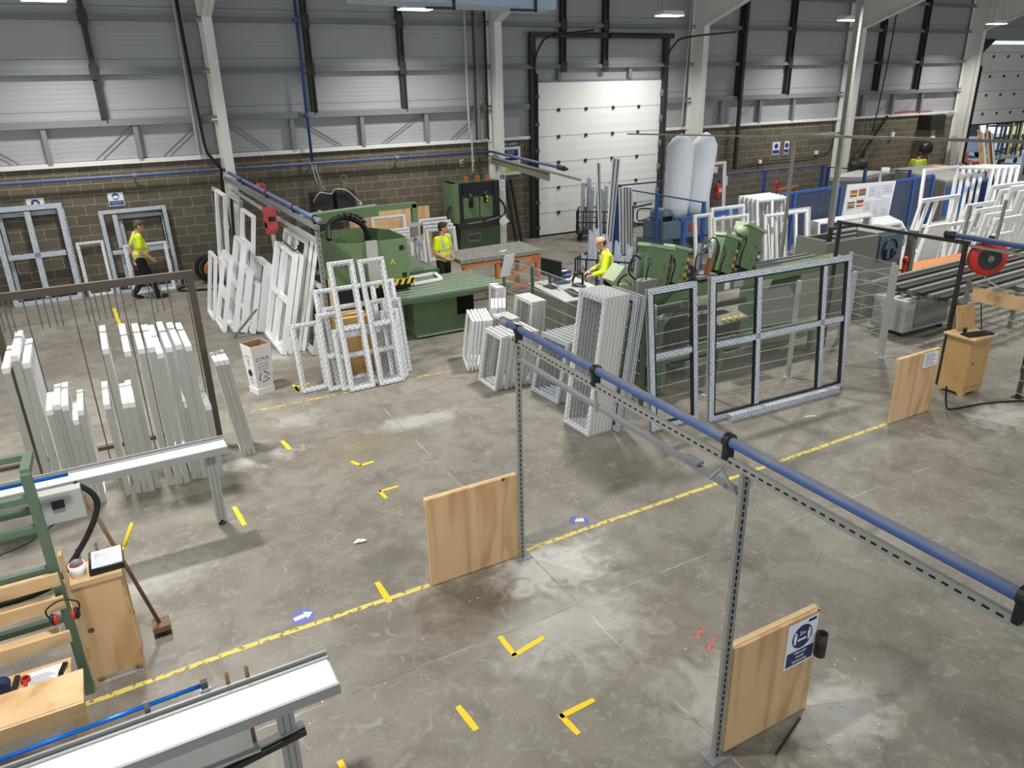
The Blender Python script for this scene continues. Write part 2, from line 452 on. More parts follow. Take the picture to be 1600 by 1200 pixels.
def floor_mat():
    m, nt, b = newmat('concrete_floor')
    L = nt.links.new
    tc = nt.nodes.new('ShaderNodeTexCoord')
    def noise(scale, detail=4, dist=0.0):
        n = nt.nodes.new('ShaderNodeTexNoise'); n.inputs['Scale'].default_value = scale
        n.inputs['Detail'].default_value = detail; n.inputs['Distortion'].default_value = dist
        L(tc.outputs['Object'], n.inputs['Vector']); return n.outputs['Fac']
    def mix(fac, a, c, mode='MIX', f=None):
        n = nt.nodes.new('ShaderNodeMixRGB'); n.blend_type = mode
        if fac is None: n.inputs[0].default_value = f
        else: L(fac, n.inputs[0])
        for i, x in ((1, a), (2, c)):
            if isinstance(x, tuple): n.inputs[i].default_value = x
            else: L(x, n.inputs[i])
        return n.outputs[0]
    def rng(x, a, c, lo=0.0, hi=1.0):
        n = nt.nodes.new('ShaderNodeMapRange'); n.inputs[1].default_value = a; n.inputs[2].default_value = c
        n.inputs[3].default_value = lo; n.inputs[4].default_value = hi; L(x, n.inputs[0]); return n.outputs[0]
    def mth(op, a, c=None):
        n = nt.nodes.new('ShaderNodeMath'); n.operation = op
        for i, x in enumerate((a, c)):
            if x is None: continue
            if isinstance(x, (int, float)): n.inputs[i].default_value = x
            else: L(x, n.inputs[i])
        return n.outputs[0]
    c = mix(rng(noise(0.55, 5, 0.4), 0.3, 0.7), sr(124, 117, 106), sr(146, 141, 130))
    c = mix(rng(noise(2.4, 6, 0.8), 0.42, 0.75), c, sr(110, 103, 93), 'MIX')
    c = mix(rng(noise(7.5, 6, 1.5), 0.55, 0.8, 0, 0.5), c, sr(176, 174, 168))
    c = mix(rng(noise(40, 3), 0.62, 0.75, 0, 0.45), c, sr(190, 188, 182))
    c = mix(rng(noise(28, 3, 2), 0.60, 0.72, 0, 0.35), c, sr(98, 94, 88))
    sp = nt.nodes.new('ShaderNodeSeparateXYZ'); L(tc.outputs['Object'], sp.inputs[0])
    X, Y = sp.outputs[0], sp.outputs[1]
    wob = mth('MULTIPLY', mth('SUBTRACT', noise(5, 6, 1.2), 0.5), 2.2)
    def patch(cx, cy, rx, ry, col, k, soft=0.5):
        dx = mth('DIVIDE', mth('SUBTRACT', X, cx), rx); dy = mth('DIVIDE', mth('SUBTRACT', Y, cy), ry)
        d = mth('ADD', mth('SQRT', mth('ADD', mth('MULTIPLY', dx, dx), mth('MULTIPLY', dy, dy))), wob)
        return rng(d, 1.0 - soft, 1.0 + soft, k, 0.0), col
    damp = sr(96, 84, 64); dust = sr(206, 204, 198)
    for p in ((2.45, 5.05, 0.55, 0.42, damp, 0.75), (1.75, 5.95, 0.35, 0.3, sr(100, 96, 90), 0.55),
              (3.35, 4.0, 0.5, 0.4, sr(128, 118, 98), 0.5), (2.4, 8.6, 0.5, 0.4, sr(134, 128, 98), 0.4),
              (3.15, 5.15, 0.5, 0.3, dust, 0.75), (2.9, 4.4, 0.6, 0.5, dust, 0.4), (3.5, 3.1, 0.5, 0.35, dust, 0.45),
              (3.95, 2.55, 0.4, 0.3, dust, 0.6), (10.2, 4.95, 0.5, 0.3, dust, 0.7), (1.0, 9.0, 0.5, 0.2, dust, 0.55),
              (1.9, 9.9, 0.3, 0.2, dust, 0.3), (3.4, 9.0, 0.5, 0.2, dust, 0.45), (2.2, 12.9, 0.35, 0.25, dust, 0.5),
              (-0.3, 7.0, 0.5, 0.3, dust, 0.35), (6.2, 6.9, 0.5, 0.3, sr(118, 110, 96), 0.5)):
        f, col = patch(*p); c = mix(f, c, col)
    # joints of the slabs: fine lines, pale with dust near the camera
    def line(coord, at, w, lo=None):
        d = mth('ABSOLUTE', mth('SUBTRACT', mth('ADD', coord, mth('MULTIPLY', wob, 0.012)), at))
        return rng(d, w * 0.4, w, 1.0, 0.0)
    jn = noise(1.3, 2)
    jcol = mix(rng(jn, 0.46, 0.6), sr(104, 98, 90), sr(206, 202, 194))
    for coord, at in ((X, 3.08), (Y, 4.55), (X, -2.9), (X, 9.1), (Y, 10.55), (Y, -1.4), (X, 15.1)):
        c = mix(mth('MULTIPLY', line(coord, at, 0.010), 0.5), c, jcol)
    L(c, b.inputs['Base Color'])
    L(rng(noise(3.2, 4), 0.3, 0.7, 0.38, 0.62), b.inputs['Roughness'])
    b.inputs['Specular IOR Level'].default_value = 0.35
    bp = nt.nodes.new('ShaderNodeBump'); bp.inputs['Strength'].default_value = 0.05
    L(noise(60, 2), bp.inputs['Height']); L(bp.outputs[0], b.inputs['Normal'])
    return m

def block_mat():
    m, nt, b = newmat('concrete_blocks')
    L = nt.links.new
    tc = nt.nodes.new('ShaderNodeTexCoord'); sp = nt.nodes.new('ShaderNodeSeparateXYZ')
    L(tc.outputs['Object'], sp.inputs[0])
    cb = nt.nodes.new('ShaderNodeCombineXYZ'); L(sp.outputs[0], cb.inputs[0]); L(sp.outputs[2], cb.inputs[1])
    br = nt.nodes.new('ShaderNodeTexBrick')
    for k, v in (('Scale', 1), ('Brick Width', 0.45), ('Row Height', 0.225), ('Mortar Size', 0.006), ('Mortar Smooth', 0.1), ('Bias', 0)):
        br.inputs[k].default_value = v
    br.inputs['Color1'].default_value = sr(100, 92, 78); br.inputs['Color2'].default_value = sr(114, 106, 91)
    br.inputs['Mortar'].default_value = sr(168, 158, 140)
    L(cb.outputs[0], br.inputs['Vector'])
    nz = nt.nodes.new('ShaderNodeTexNoise'); nz.inputs['Scale'].default_value = 30; nz.inputs['Detail'].default_value = 4
    L(tc.outputs['Object'], nz.inputs['Vector'])
    mx = nt.nodes.new('ShaderNodeMixRGB'); mx.blend_type = 'MULTIPLY'; mx.inputs[0].default_value = 0.55
    L(br.outputs['Color'], mx.inputs[1])
    mr = nt.nodes.new('ShaderNodeMapRange'); mr.inputs[3].default_value = 0.55; mr.inputs[4].default_value = 1.3
    L(nz.outputs['Fac'], mr.inputs[0]); L(mr.outputs[0], mx.inputs[2])
    L(mx.outputs[0], b.inputs['Base Color']); b.inputs['Roughness'].default_value = 0.95
    bp = nt.nodes.new('ShaderNodeBump'); bp.inputs['Strength'].default_value = 0.3; bp.inputs['Distance'].default_value = 0.01
    L(nz.outputs['Fac'], bp.inputs['Height']); L(bp.outputs[0], b.inputs['Normal'])
    return m

def ribbed_mat(name, col, pitch, seam, line_col, depth=0.25, pv=0.0):
    """sheet with fine horizontal ribs and a darker seam every `seam` metres (heights in object z)"""
    m, nt, b = newmat(name)
    L = nt.links.new
    tc = nt.nodes.new('ShaderNodeTexCoord'); sp = nt.nodes.new('ShaderNodeSeparateXYZ'); L(tc.outputs['Object'], sp.inputs[0])
    def mth(op, a, c=None):
        n = nt.nodes.new('ShaderNodeMath'); n.operation = op
        for i, x in enumerate((a, c)):
            if x is None: continue
            if isinstance(x, (int, float)): n.inputs[i].default_value = x
            else: L(x, n.inputs[i])
        return n.outputs[0]
    z = mth('SUBTRACT', sp.outputs[2], pv)
    fr = mth('FRACT', mth('DIVIDE', z, seam))
    ed = mth('LESS_THAN', fr, 0.016 / seam)
    nz = nt.nodes.new('ShaderNodeTexNoise'); nz.inputs['Scale'].default_value = 1.2; L(tc.outputs['Object'], nz.inputs['Vector'])
    mx0 = nt.nodes.new('ShaderNodeMixRGB'); mx0.inputs[1].default_value = tuple(k * 0.93 for k in col[:3]) + (1,); mx0.inputs[2].default_value = col
    L(nz.outputs['Fac'], mx0.inputs[0])
    mx = nt.nodes.new('ShaderNodeMixRGB'); L(ed, mx.inputs[0]); L(mx0.outputs[0], mx.inputs[1]); mx.inputs[2].default_value = line_col
    L(mx.outputs[0], b.inputs['Base Color']); b.inputs['Roughness'].default_value = 0.4
    sn = mth('SINE', mth('MULTIPLY', z, 2 * PI / pitch))
    bp = nt.nodes.new('ShaderNodeBump'); bp.inputs['Strength'].default_value = depth; bp.inputs['Distance'].default_value = 0.01
    L(sn, bp.inputs['Height']); L(bp.outputs[0], b.inputs['Normal'])
    return m

M['floor'] = floor_mat(); M['block'] = block_mat()
M['clad'] = ribbed_mat('white_liner_sheet', sr(168, 170, 171), 0.1, 1.04, sr(110, 112, 114), 0.12, 2.95)
M['door'] = ribbed_mat('white_door_sheet', sr(244, 245, 240), 0.245, 0.735, sr(150, 150, 146), 0.12, -0.05)
M['ceil'] = plain('roof_liner', sr(170, 172, 174), 0.6, var=0.04, scale=0.7)
M['yard'] = plain('yard_concrete', sr(176, 184, 196), 0.8, var=0.1, scale=0.8)

mb = MB(); mb.box(-14, 40, -8, WY + 0.25, -0.2, 0.0); struct('floor', mb, 'floor')
mb = MB(); mb.box(32, 62, WY + 0.25, 48, -0.2, -0.01); struct('yard_ground', mb, 'yard')

# block walls with a sill on top, cladding above, left of the closed door, between the doors
D1 = (11.42, 16.2); D2 = (32.2, 37.4)
for a, c in ((-14, D1[0]), (D1[1], D2[0])):
    mb = MB(); mb.box(a, c, WY, WY + 0.2, 0, 2.86); struct('wall_back', mb, 'block')
    mb = MB(); mb.box(a, c, WY - 0.07, WY + 0.2, 2.86, 2.95); struct('trim_1', mb, 'colsteel')
    mb = MB(); mb.box(a, c, WY + 0.06, WY + 0.2, 2.95, 7.6); struct('wall_back', mb, 'clad')
mb = MB(); mb.box(D1[0], D1[1], WY + 0.06, WY + 0.2, 4.4, 7.6); struct('wall_back', mb, 'clad')
mb = MB(); mb.box(D2[0], D2[1], WY + 0.06, WY + 0.2, 5.55, 7.6); mb.box(D2[1], 40, WY, WY + 0.2, 0, 7.6); struct('wall_back', mb, 'clad')
# girts: horizontal steel rails, and the short or tall posts between them
for z, d in ((3.75, 0.14), (4.78, 0.1), (5.85, 0.1), (6.75, 0.1)):
    for a, c in (((-14, D2[0]),) if z > 4.4 else ((-14, D1[0] - 0.1), (D1[1] + 0.1, D2[0]))):
        mb = MB(); mb.box(a, c, WY - 0.1, WY + 0.06, z - d / 2, z + d / 2)
        mb.box(a, c, WY - 0.13, WY - 0.1, z - d / 2, z - d / 2 + 0.03)
        struct('trim_2', mb, 'galv')
TALL = [-5.2, -2.4, 0.53, 5.2, 7.57, 12.45, 13.9, 19.27, 21.52, 26.13, 28.5]
for x in TALL:
    lo = 4.8 if D1[0] < x < D1[1] else 3.8
    mb = MB(); mb.box(x - 0.055, x + 0.055, WY - 0.1, WY + 0.06, lo, 7.5); mb.box(x + 0.03, x + 0.06, WY - 0.16, WY - 0.1, lo, 7.5)
    for zz in (4.78, 5.85):
        mb.box(x - 0.09, x + 0.09, WY - 0.15, WY - 0.1, zz - 0.15, zz + 0.15)
    struct('trim_3', mb, 'dark')
for x in (-4.2, -2.3, -0.68, 1.11, 4.6, 6.38, 8.15, 18.64, 20.36, 21.95, 25.55, 27.28, 28.98):
    mb = MB(); mb.box(x - 0.05, x + 0.05, WY - 0.1, WY + 0.06, 2.95, 3.68); struct('trim_4', mb, 'galv')
for x in (12.35, 14.85):
    mb = MB(); mb.box(x - 0.06, x + 0.06, WY - 0.08, WY + 0.06, 4.42, 4.73); struct('trim_4', mb, 'galv')
# thin tie rods crossing the cladding
for (x0, z0, x1, z1) in ((0.2, 2.98, 1.1, 3.7), (-1.4, 2.98, -2.3, 3.68), (1.6, 2.98, 2.5, 3.7), (3.9, 2.98, 2.95, 3.7), (6.9, 2.98, 8.1, 3.7), (5.7, 2.98, 4.65, 3.65), (8.9, 2.98, 9.6, 3.5), (19.2, 2.98, 20.3, 3.65), (27.4, 3.5, 26.4, 2.98), (28.0, 2.98, 29.0, 3.65)):
    mb = MB()
    for o in (0, 0.14):
        mb.bar((x0 + o, WY + 0.045, z0), (x1 + o, WY + 0.045, z1), 0.012, 0.012)
    struct('trim_5', mb, 'galv')
# portal columns with haunch and rafter
for x in (2.92, 10.1, 17.27, 24.42, 31.35):
    mb = MB()
    yf, yb = 19.03, 19.62
    mb.box(x - 0.105, x + 0.105, yf, yf + 0.02, 0, 5.85)
    mb.box(x - 0.105, x + 0.105, yb - 0.02, yb, 0, 7.0)
    mb.box(x - 0.008, x + 0.008, yf + 0.02, yb - 0.02, 0, 7.0)
    mb.hexa([(x - 0.105, yf, 5.85), (x + 0.105, yf, 5.85), (x + 0.105, yf + 0.02, 5.87), (x - 0.105, yf + 0.02, 5.87),
             (x - 0.105, 15.5, 7.05), (x + 0.105, 15.5, 7.05), (x + 0.105, 15.5, 7.08), (x - 0.105, 15.5, 7.08)])
    mb.prism([(x - 0.008, yf, 5.85), (x - 0.008, yf, 7.0), (x - 0.008, 15.5, 7.55), (x - 0.008, 15.5, 7.05)], (0.016, 0, 0))
    mb.hexa([(x - 0.105, 15.5, 7.05), (x + 0.105, 15.5, 7.05), (x + 0.105, 15.5, 7.08), (x - 0.105, 15.5, 7.08),
             (x - 0.105, -8, 8.7), (x + 0.105, -8, 8.7), (x + 0.105, -8, 8.73), (x - 0.105, -8, 8.73)])
    for zz in (3.75, 4.78, 5.85):
        mb.box(x - 0.16, x + 0.16, yb - 0.1, yb - 0.02, zz - 0.06, zz + 0.0)
    o = struct('trim_6', mb, 'colsteel')
# roof
mb = MB(); mb.poly([(-14, WY + 0.2, 7.5), (40, WY + 0.2, 7.5), (40, -8, 9.4), (-14, -8, 9.4)]); struct('ceiling', mb, 'ceil')
mb = MB(); mb.box(40, 40.2, -8, WY + 0.2, 0, 9.4); struct('wall_right', mb, 'clad')

# closed sectional door
mb = MB(); mb.box(D1[0] + 0.1, D1[1] - 0.1, WY - 0.04, WY + 0.02, 0.05, 4.36)
d = struct('door_1', mb, 'door')
mb = MB()
for zz in (0.68, 1.42, 2.15, 2.88, 3.62):
    for xx in (12.32, 13.28, 14.26, 15.22):
        mb.box(xx - 0.045, xx + 0.045, WY - 0.07, WY - 0.04, zz - 0.045, zz + 0.045)
mb.build('hinge', 'dark', d)
mb = MB(); mb.box(D1[0] + 0.1, D1[1] - 0.1, WY - 0.05, WY + 0.02, 0.0, 0.05); mb.build('bottom_seal', 'rubber', d)
mb = MB()
for s, x in ((1, D1[0] + 0.02), (-1, D1[1] - 0.02)):
    mb.box(x - 0.09, x + 0.09, WY - 0.12, WY, 0, 5.62)
    mb.box(x + s * 0.09 - 0.02, x + s * 0.09 + 0.02, WY - 0.2, WY, 0, 4.6)
struct('trim_7', mb, 'dark')
mb = MB()
for x in (D1[0] + 0.13, D1[1] - 0.13):
    for zz in (0.3, 1.05, 1.78, 2.52, 3.25, 4.0):
        mb.cyl((x - 0.05, WY - 0.14, zz), (x + 0.05, WY - 0.14, zz), 0.05, n=10); mb.box(x - 0.03, x + 0.03, WY - 0.16, WY - 0.03, zz - 0.1, zz + 0.1)
mb.build('roller', 'galv', d)
mb = MB(); mb.box(D1[0], D1[1], WY - 0.03, WY + 0.08, 4.36, 4.42); struct('trim_8', mb, 'galv')
mb = MB(); mb.box(D1[0] - 0.1, D1[1] + 0.15, WY - 0.22, WY - 0.1, 5.52, 5.66)
mb.cyl((D1[0] + 0.6, WY - 0.3, 5.56), (D1[0] + 2.2, WY - 0.3, 5.58), 0.06); mb.cyl((D1[0] + 2.5, WY - 0.3, 5.58), (D1[1] - 0.6, WY - 0.3, 5.56), 0.06)
mb.build('spring_shaft', 'dark', d)
mb = MB()
for x in (D1[0] + 0.06, D1[1] - 0.06):
    mb.tube([(x, WY - 0.15, 4.6), (x, WY - 0.18, 5.0), (x, WY - 0.5, 5.35), (x, WY - 1.0, 5.5), (x, WY - 3.0, 5.52)], 0.03, 6)
mb.build('track', 'dark', d)

# half-open sectional door at the right, daylight yard behind
mb = MB(); mb.box(D2[0] + 0.1, D2[1] - 0.1, WY - 0.04, WY + 0.02, 2.36, 5.4); d = struct('door_2', mb, 'door')
mb = MB()
for zz in (2.75, 3.48, 4.2, 4.95):
    for xx in (33.2, 34.2, 35.2, 36.2):
        mb.box(xx - 0.05, xx + 0.05, WY - 0.07, WY - 0.04, zz - 0.05, zz + 0.05)
mb.build('hinge', 'dark', d)
mb = MB(); mb.box(D2[0] + 0.1, D2[1] - 0.1, WY - 0.05, WY + 0.02, 2.3, 2.36); mb.build('bottom_seal', 'rubber', d)
mb = MB()
for s, x in ((1, D2[0] + 0.02), (-1, D2[1] - 0.02)):
    mb.box(x - 0.09, x + 0.09, WY - 0.12, WY, 0, 5.7)
    mb.box(x + s * 0.09 - 0.02, x + s * 0.09 + 0.02, WY - 0.2, WY, 0, 4.6)
mb.prism([(D2[0], WY - 0.1, 5.0), (D2[0], WY - 0.1, 5.6), (D2[0] + 0.9, WY - 0.1, 5.6)], (0, 0.08, 0))
struct('trim_7', mb, 'dark')

# ceiling lamps
for (lx, ly) in LAMPS:
    if ly < 15: continue
    where = {-7.4: 'high on the far left', -0.1: 'at the left above the leaning frames', 7.23: 'above the bay left of the shut door',
             14.6: 'in front of the shut white door', 21.8: 'above the bay right of the shut door', 29.6: 'beside the half-open door'}[lx]
    t = thing('ceiling_light', 'flat white hanging low-bay lamp ' + where, 'ceiling light', (lx, ly, 5.95), group='hanging lamps along the back wall')
    mb = MB()
    mb.hexa([(-0.39, -0.2, 0.02), (0.39, -0.2, 0.02), (0.39, 0.2, 0.02), (-0.39, 0.2, 0.02), (-0.33, -0.15, 0.13), (0.33, -0.15, 0.13), (0.33, 0.15, 0.13), (-0.33, 0.15, 0.13)])
    mb.link('housing', 'white', t)
    mb = MB(); mb.box(-0.36, 0.36, -0.17, 0.17, 0.0, 0.02); mb.link('diffuser', 'lamp', t)
    mb = MB()
    for x in (-0.28, 0.28): mb.bar((x, 0, 0.13), (x * 0.8, 0, 1.72), 0.008, 0.008)
    mb.link('suspension_wire', 'galv', t)

# ================================================================== window frames
def frame_parts(w, h, fw, fd, mulls, trans, style, sash=False):
    """mesh builders of a window frame in its own plane: x along the foot, y through the depth, z up"""
    o = MB(); ex = {}
    r = fw * 0.36
    def member(mb, p0, p1, sidew, up, k=None):
        mb.bar(p0, p1, sidew, fd, up)
    lo = fw - r
    def ring(mb, x0, x1, z0, z1, wd, y0, y1):
        ym = (y0 + y1) / 2; d = y1 - y0
        mb.bar((x0, ym, z0 + wd / 2), (x1, ym, z0 + wd / 2), d, wd, (0, 0, 1))
        mb.bar((x0, ym, z1 - wd / 2), (x1, ym, z1 - wd / 2), d, wd, (0, 0, 1))
        mb.bar((x0 + wd / 2, ym, z0 + wd), (x0 + wd / 2, ym, z1 - wd), d, wd, (1, 0, 0))
        mb.bar((x1 - wd / 2, ym, z0 + wd), (x1 - wd / 2, ym, z1 - wd), d, wd, (1, 0, 0))
    if style == 'film':
        # face with printed film in front, bare profile behind, dark seals
        ring(o, 0, w, 0, h, fw, 0, fd * 0.3)
    else:
        ring(o, 0, w, 0, h, lo, 0, fd)
        ring(o, lo, w - lo, lo, h - lo, r, fd * 0.25, fd)
    for i, m in enumerate(mulls):
        x, z0, z1 = m if isinstance(m, tuple) else (m, 0.0, 1.0)
        mb = MB(); mb.bar((w * x, fd * 0.45, max(fw, h * z0)), (w * x, fd * 0.45, min(h - fw, h * z1)), fd * 0.85, fw * 0.95, (1, 0, 0))
        ex.setdefault('mullion', []).append(mb)
    for i, m in enumerate(trans):
        z, x0, x1 = m if isinstance(m, tuple) else (m, 0.0, 1.0)
        mb = MB(); mb.bar((max(fw, w * x0), fd * 0.45, h * z), (min(w - fw, w * x1), fd * 0.45, h * z), fd * 0.85, fw * 0.95, (0, 0, 1))
        ex.setdefault('transom', []).append(mb)
    bk = None; se = None
    if style == 'film':
        bk = MB(); ring(bk, 0.002, w - 0.002, 0.002, h - 0.002, fw * 0.8, fd * 0.3, fd)
        se = MB(); ring(se, fw - 0.012, w - fw + 0.012, fw - 0.012, h - fw + 0.012, 0.02, -0.002, fd * 0.7)
        ring(se, -0.003, w + 0.003, -0.003 + 0.003, h + 0.003, 0.008, fd * 0.34, fd * 0.45)
    return o, ex, bk, se

def frame(name, label, cat, x, y, deg, w, h, lean, mat='white', fw=0.065, fd=0.06, mulls=(), trans=(),
          style='plain', group=None, z=0.0, back='greyside', sash=None, seal=True):
    """foot corner at (x, y) on the floor, foot running along deg; leans back by lean degrees"""
    a = R(lean)
    t = thing(name, label, cat, (x, y, z + fd * math.sin(a) * (1 if a > 0 else 0)), R(deg), group, -a)
    o, ex, bk, se = frame_parts(w, h, fw, fd, mulls, trans, style)
    fm = isinstance(mat, str) and mat.startswith('film'); sd = 'sidegrey'
    q = o.link('outer_frame', mat, t)
    if fm: face_split(q, sd)
    for k, l in ex.items():
        for mb in l:
            q = mb.link(k, mat, t)
            if fm: face_split(q, 'seal' if style == 'film' else sd)
    if bk: bk.link('frame_back', back, t)
    if se and seal: se.link('gasket', 'seal', t)
    if sash:
        for (x0, x1, z0, z1) in sash:
            mb = MB(); q = 0.05
            x0 *= w; x1 *= w; z0 *= h; z1 *= h
            mb.bar((x0, fd * .5, z0 + q / 2), (x1, fd * .5, z0 + q / 2), fd * .7, q); mb.bar((x0, fd * .5, z1 - q / 2), (x1, fd * .5, z1 - q / 2), fd * .7, q)
            mb.bar((x0 + q / 2, fd * .5, z0 + q), (x0 + q / 2, fd * .5, z1 - q), fd * .7, q, (1, 0, 0)); mb.bar((x1 - q / 2, fd * .5, z0 + q), (x1 - q / 2, fd * .5, z1 - q), fd * .7, q, (1, 0, 0))
            mb.link('sash', mat, t)
    return t

def copy_tree(o, parent=None):
    c = o.copy(); COL.objects.link(c)
    if parent is not None: c.parent = parent
    for ch in list(o.children): copy_tree(ch, c)
    return c

def stack(n, label, group, cat, x, y, deg, w, h, lean, step, jit=0.0, **kw):
    """n like frames leaning one behind the other; label(i) names each"""
    src = None; rnd = random.Random(int(x * 100) + n)
    a = R(deg); nx, ny = -math.sin(a), math.cos(a)
    for i in range(n):
        s = step * i + kw.get('gap0', 0)
        px = x + nx * s + rnd.uniform(-jit, jit) * math.cos(a); py = y + ny * s + rnd.uniform(-jit, jit) * math.sin(a)
        if src is None:
            src = frame('casement_frame', label(i), cat, px, py, deg, w, h, lean, group=group, **{k: v for k, v in kw.items() if k != 'gap0'})
            o = src
        else:
            o = copy_tree(src); o['label'] = label(i)
            o.location = (px, py, src.location.z)
    return src

WF = 'window frame'
# -- against the back wall at the left
frame('casement_frame', 'large grey-filmed window frame with a cross inside, leaning under the first blue sign', WF, -2.02, 19.28, 1.5, 1.36, 2.14, 5,
      'filmg', 0.12, 0.07, [0.5], [(0.5, 0, 1)], 'film', 'grey-filmed frames against the block wall')
frame('casement_frame', 'grey-filmed frame edge behind the large cross frame at the far left wall', WF, -1.92, 19.42, 0.5, 1.28, 2.0, 4,
      'filmg', 0.11, 0.06, [], [], 'film', 'grey-filmed frames against the block wall')
frame('casement_frame', 'grey-filmed window frame leaning behind the walking worker, bar at mid height', WF, 0.02, 19.26, 4, 1.42, 1.9, 5,
      'filmg', 0.1, 0.07, [(0.22, 0.55, 1)], [0.5], 'film', 'grey-filmed frames against the block wall')
frame('casement_frame', 'narrower grey-filmed frame inside the frame behind the walking worker', WF, 0.28, 19.4, 4, 1.1, 1.74, 5,
      'filmg', 0.09, 0.06, [0.14], [], 'film', 'grey-filmed frames against the block wall')
frame('casement_frame', 'small white-filmed frame leaning on the wall between the two large grey frames', WF, -0.57, 19.36, 2, 0.56, 1.24, 7,
      'filmw', 0.07, 0.06, [], [], 'plain', 'small white frames at the block wall')
frame('casement_frame', 'small white-filmed frame directly behind the walking worker, before the grey one', WF, 0.36, 19.0, 3, 0.92, 1.13, 9,
      'filmw', 0.075, 0.06, [], [], 'plain', 'small white frames at the block wall')
frame('casement_frame', 'white frame corner at the left edge beside the brown rack post', WF, -2.5, 17.6, -85, 0.7, 1.2, 6, 'white', 0.07, 0.06, [], [], 'plain')

# -- leaning on the left pipe rail (feet run towards the camera, tops lean right)
GL = 'white frames leaning on the left pipe rail'
def KL(label, x, yfar, w, h, lean, **kw):
    frame('casement_frame', label, WF, x, yfar, -90, w, h, lean, group=GL, **kw)
KL('leftmost white frame on the left pipe rail, two panes with a bar half way', 1.66, 15.68, 0.9, 1.46, 14, trans=[0.47], fd=0.07, sash=[(0.12, 0.88, 0.06, 0.45), (0.12, 0.88, 0.5, 0.95)])
KL('white frame tucked against the leftmost one on the pipe rail, its left edge showing', 1.62, 16.5, 0.75, 1.3, 10, fd=0.07)
KL('tall narrow white frame second from the left on the pipe rail', 1.83, 15.5, 0.84, 1.74, 14, fd=0.1, trans=[0.5])
KL('white frame with a small opening light, behind the tall narrow one on the rail', 1.95, 15.5, 0.95, 1.2, 14, fd=0.13, sash=[(0.1, 0.9, 0.5, 0.95)])
KL('highest white frame of the left rail, white panel in it, beside the column', 2.1, 17.95, 1.15, 2.35, 6, fd=0.08, trans=[0.35])
KL('short white frame standing in the middle of the left rail group', 2.11, 15.0, 0.62, 0.98, 14, fd=0.09)
KL('deep white frame block in the middle of the left rail group, no opening seen', 2.23, 15.35, 0.95, 1.3, 14, fd=0.16)
KL('tall white frame with a cross bar rising behind the middle of the left rail', 2.3, 16.62, 1.2, 2.08, 9, fd=0.08, trans=[0.7, 0.4], sash=[(0.45, 0.9, 0.42, 0.68)])
KL('short white frame low behind the deep white block on the left rail', 2.46, 15.45, 0.8, 1.0, 14, fd=0.1)
KL('big white two-light frame nearest the camera on the left rail', 2.33, 14.22, 1.4, 1.78, 14, fd=0.1, fw=0.075, mulls=[(0.5, 0, 1)], trans=[0.52])
KL('white frame directly behind the big two-light frame of the left rail', 2.45, 14.16, 1.36, 1.76, 14, fd=0.07, mulls=[0.36])
KL('taller white frame third in the near group of the left rail', 2.54, 14.5, 1.6, 1.98, 14, fd=0.06, mat='filmw', mulls=[0.4])
KL('taller white frame fourth in the near group of the left rail', 2.62, 14.5, 1.62, 2.0, 14, fd=0.06, mulls=[0.4])
KL('last tall white frame of the near group on the left rail', 2.7, 14.45, 1.6, 2.0, 14, fd=0.06)
KL('short grey-filmed frame low at the end post of the left rail', 2.8, 13.2, 0.7, 1.2, 14, fd=0.09, mat='filmg')
KL('grey-filmed tall frame standing behind the red hose reel on the left rail', 2.46, 18.0, 1.2, 2.2, 5, fd=0.07, mat='filmg', style='film', fw=0.08)
KL('grey-filmed tall frame near the column behind the left rail', 2.3, 18.9, 0.75, 2.3, 3, fd=0.07, mat='filmg', style='film', fw=0.09)
mb = MB(); mb.bar((1.8, 14.35, 0.02), (2.2, 13.9, 0.6), 0.05, 0.03); single('steel_bar', mb, 'mgrey', 'grey flat bar lying askew against the feet of the left white frames', 'bar')

# -- film-wrapped frames in front of the end post of the left rail (lean back)
GC = 'white-filmed frames propped beside the recycling box'
def KC(label, x, y, deg, w, h, lean, **kw):
    frame('casement_frame', label, WF, x, y, deg, w, h, lean, 'filmw', kw.pop('fw', 0.075), kw.pop('fd', 0.06), group=GC, **kw)
KC('front left tall narrow white-filmed frame with two openings, of the propped pair', 2.86, 10.5, 2, 0.4, 1.98, 13.5, trans=[0.49], fd=0.07)
KC('front right tall narrow white-filmed frame with two openings, of the propped pair', 3.33, 10.5, 3, 0.42, 1.96, 13.5, trans=[0.49], fd=0.07)
KC('low wide white-filmed frame at the left of the propped pair, nearest the recycling box', 2.2, 10.84, 2, 0.44, 1.06, 13)
KC('wide white-filmed frame behind the propped pair, reaching past both its sides', 2.66, 10.94, 1, 1.32, 1.5, 13, mulls=[0.72])
KC('white-filmed frame second behind the propped pair, lower top rail', 2.72, 10.77, 1, 1.0, 1.26, 13, mulls=[0.74], trans=[0.62])
KC('narrow white-filmed frame edge right of the propped pair', 3.58, 10.68, 1, 0.3, 1.1, 13)
KC('lower white-filmed frame at the right end of the propped group', 3.74, 10.85, 1, 0.26, 1.22, 13)
KC('white-filmed frame edge just left of the propped pair', 2.58, 10.69, 1, 0.36, 1.2, 13, trans=[0.45])
KC('short white-filmed frame with a low bar inside the propped group', 2.76, 10.6, 1, 1.06, 0.95, 13, trans=[0.55])
mb = MB(); mb.box(2.92, 3.5, 11.25, 11.7, 0, 0.95); o = single('wooden_crate', mb, 'cabwood', 'brown wooden crate seen through the propped white-filmed frames', 'crate')
mb = MB(); mb.box(3.02, 3.08, 11.72, 11.75, 0.0, 1.5); single('timber_batten', mb, 'pine', 'upright yellow timber batten behind the propped white-filmed frames', 'batten')

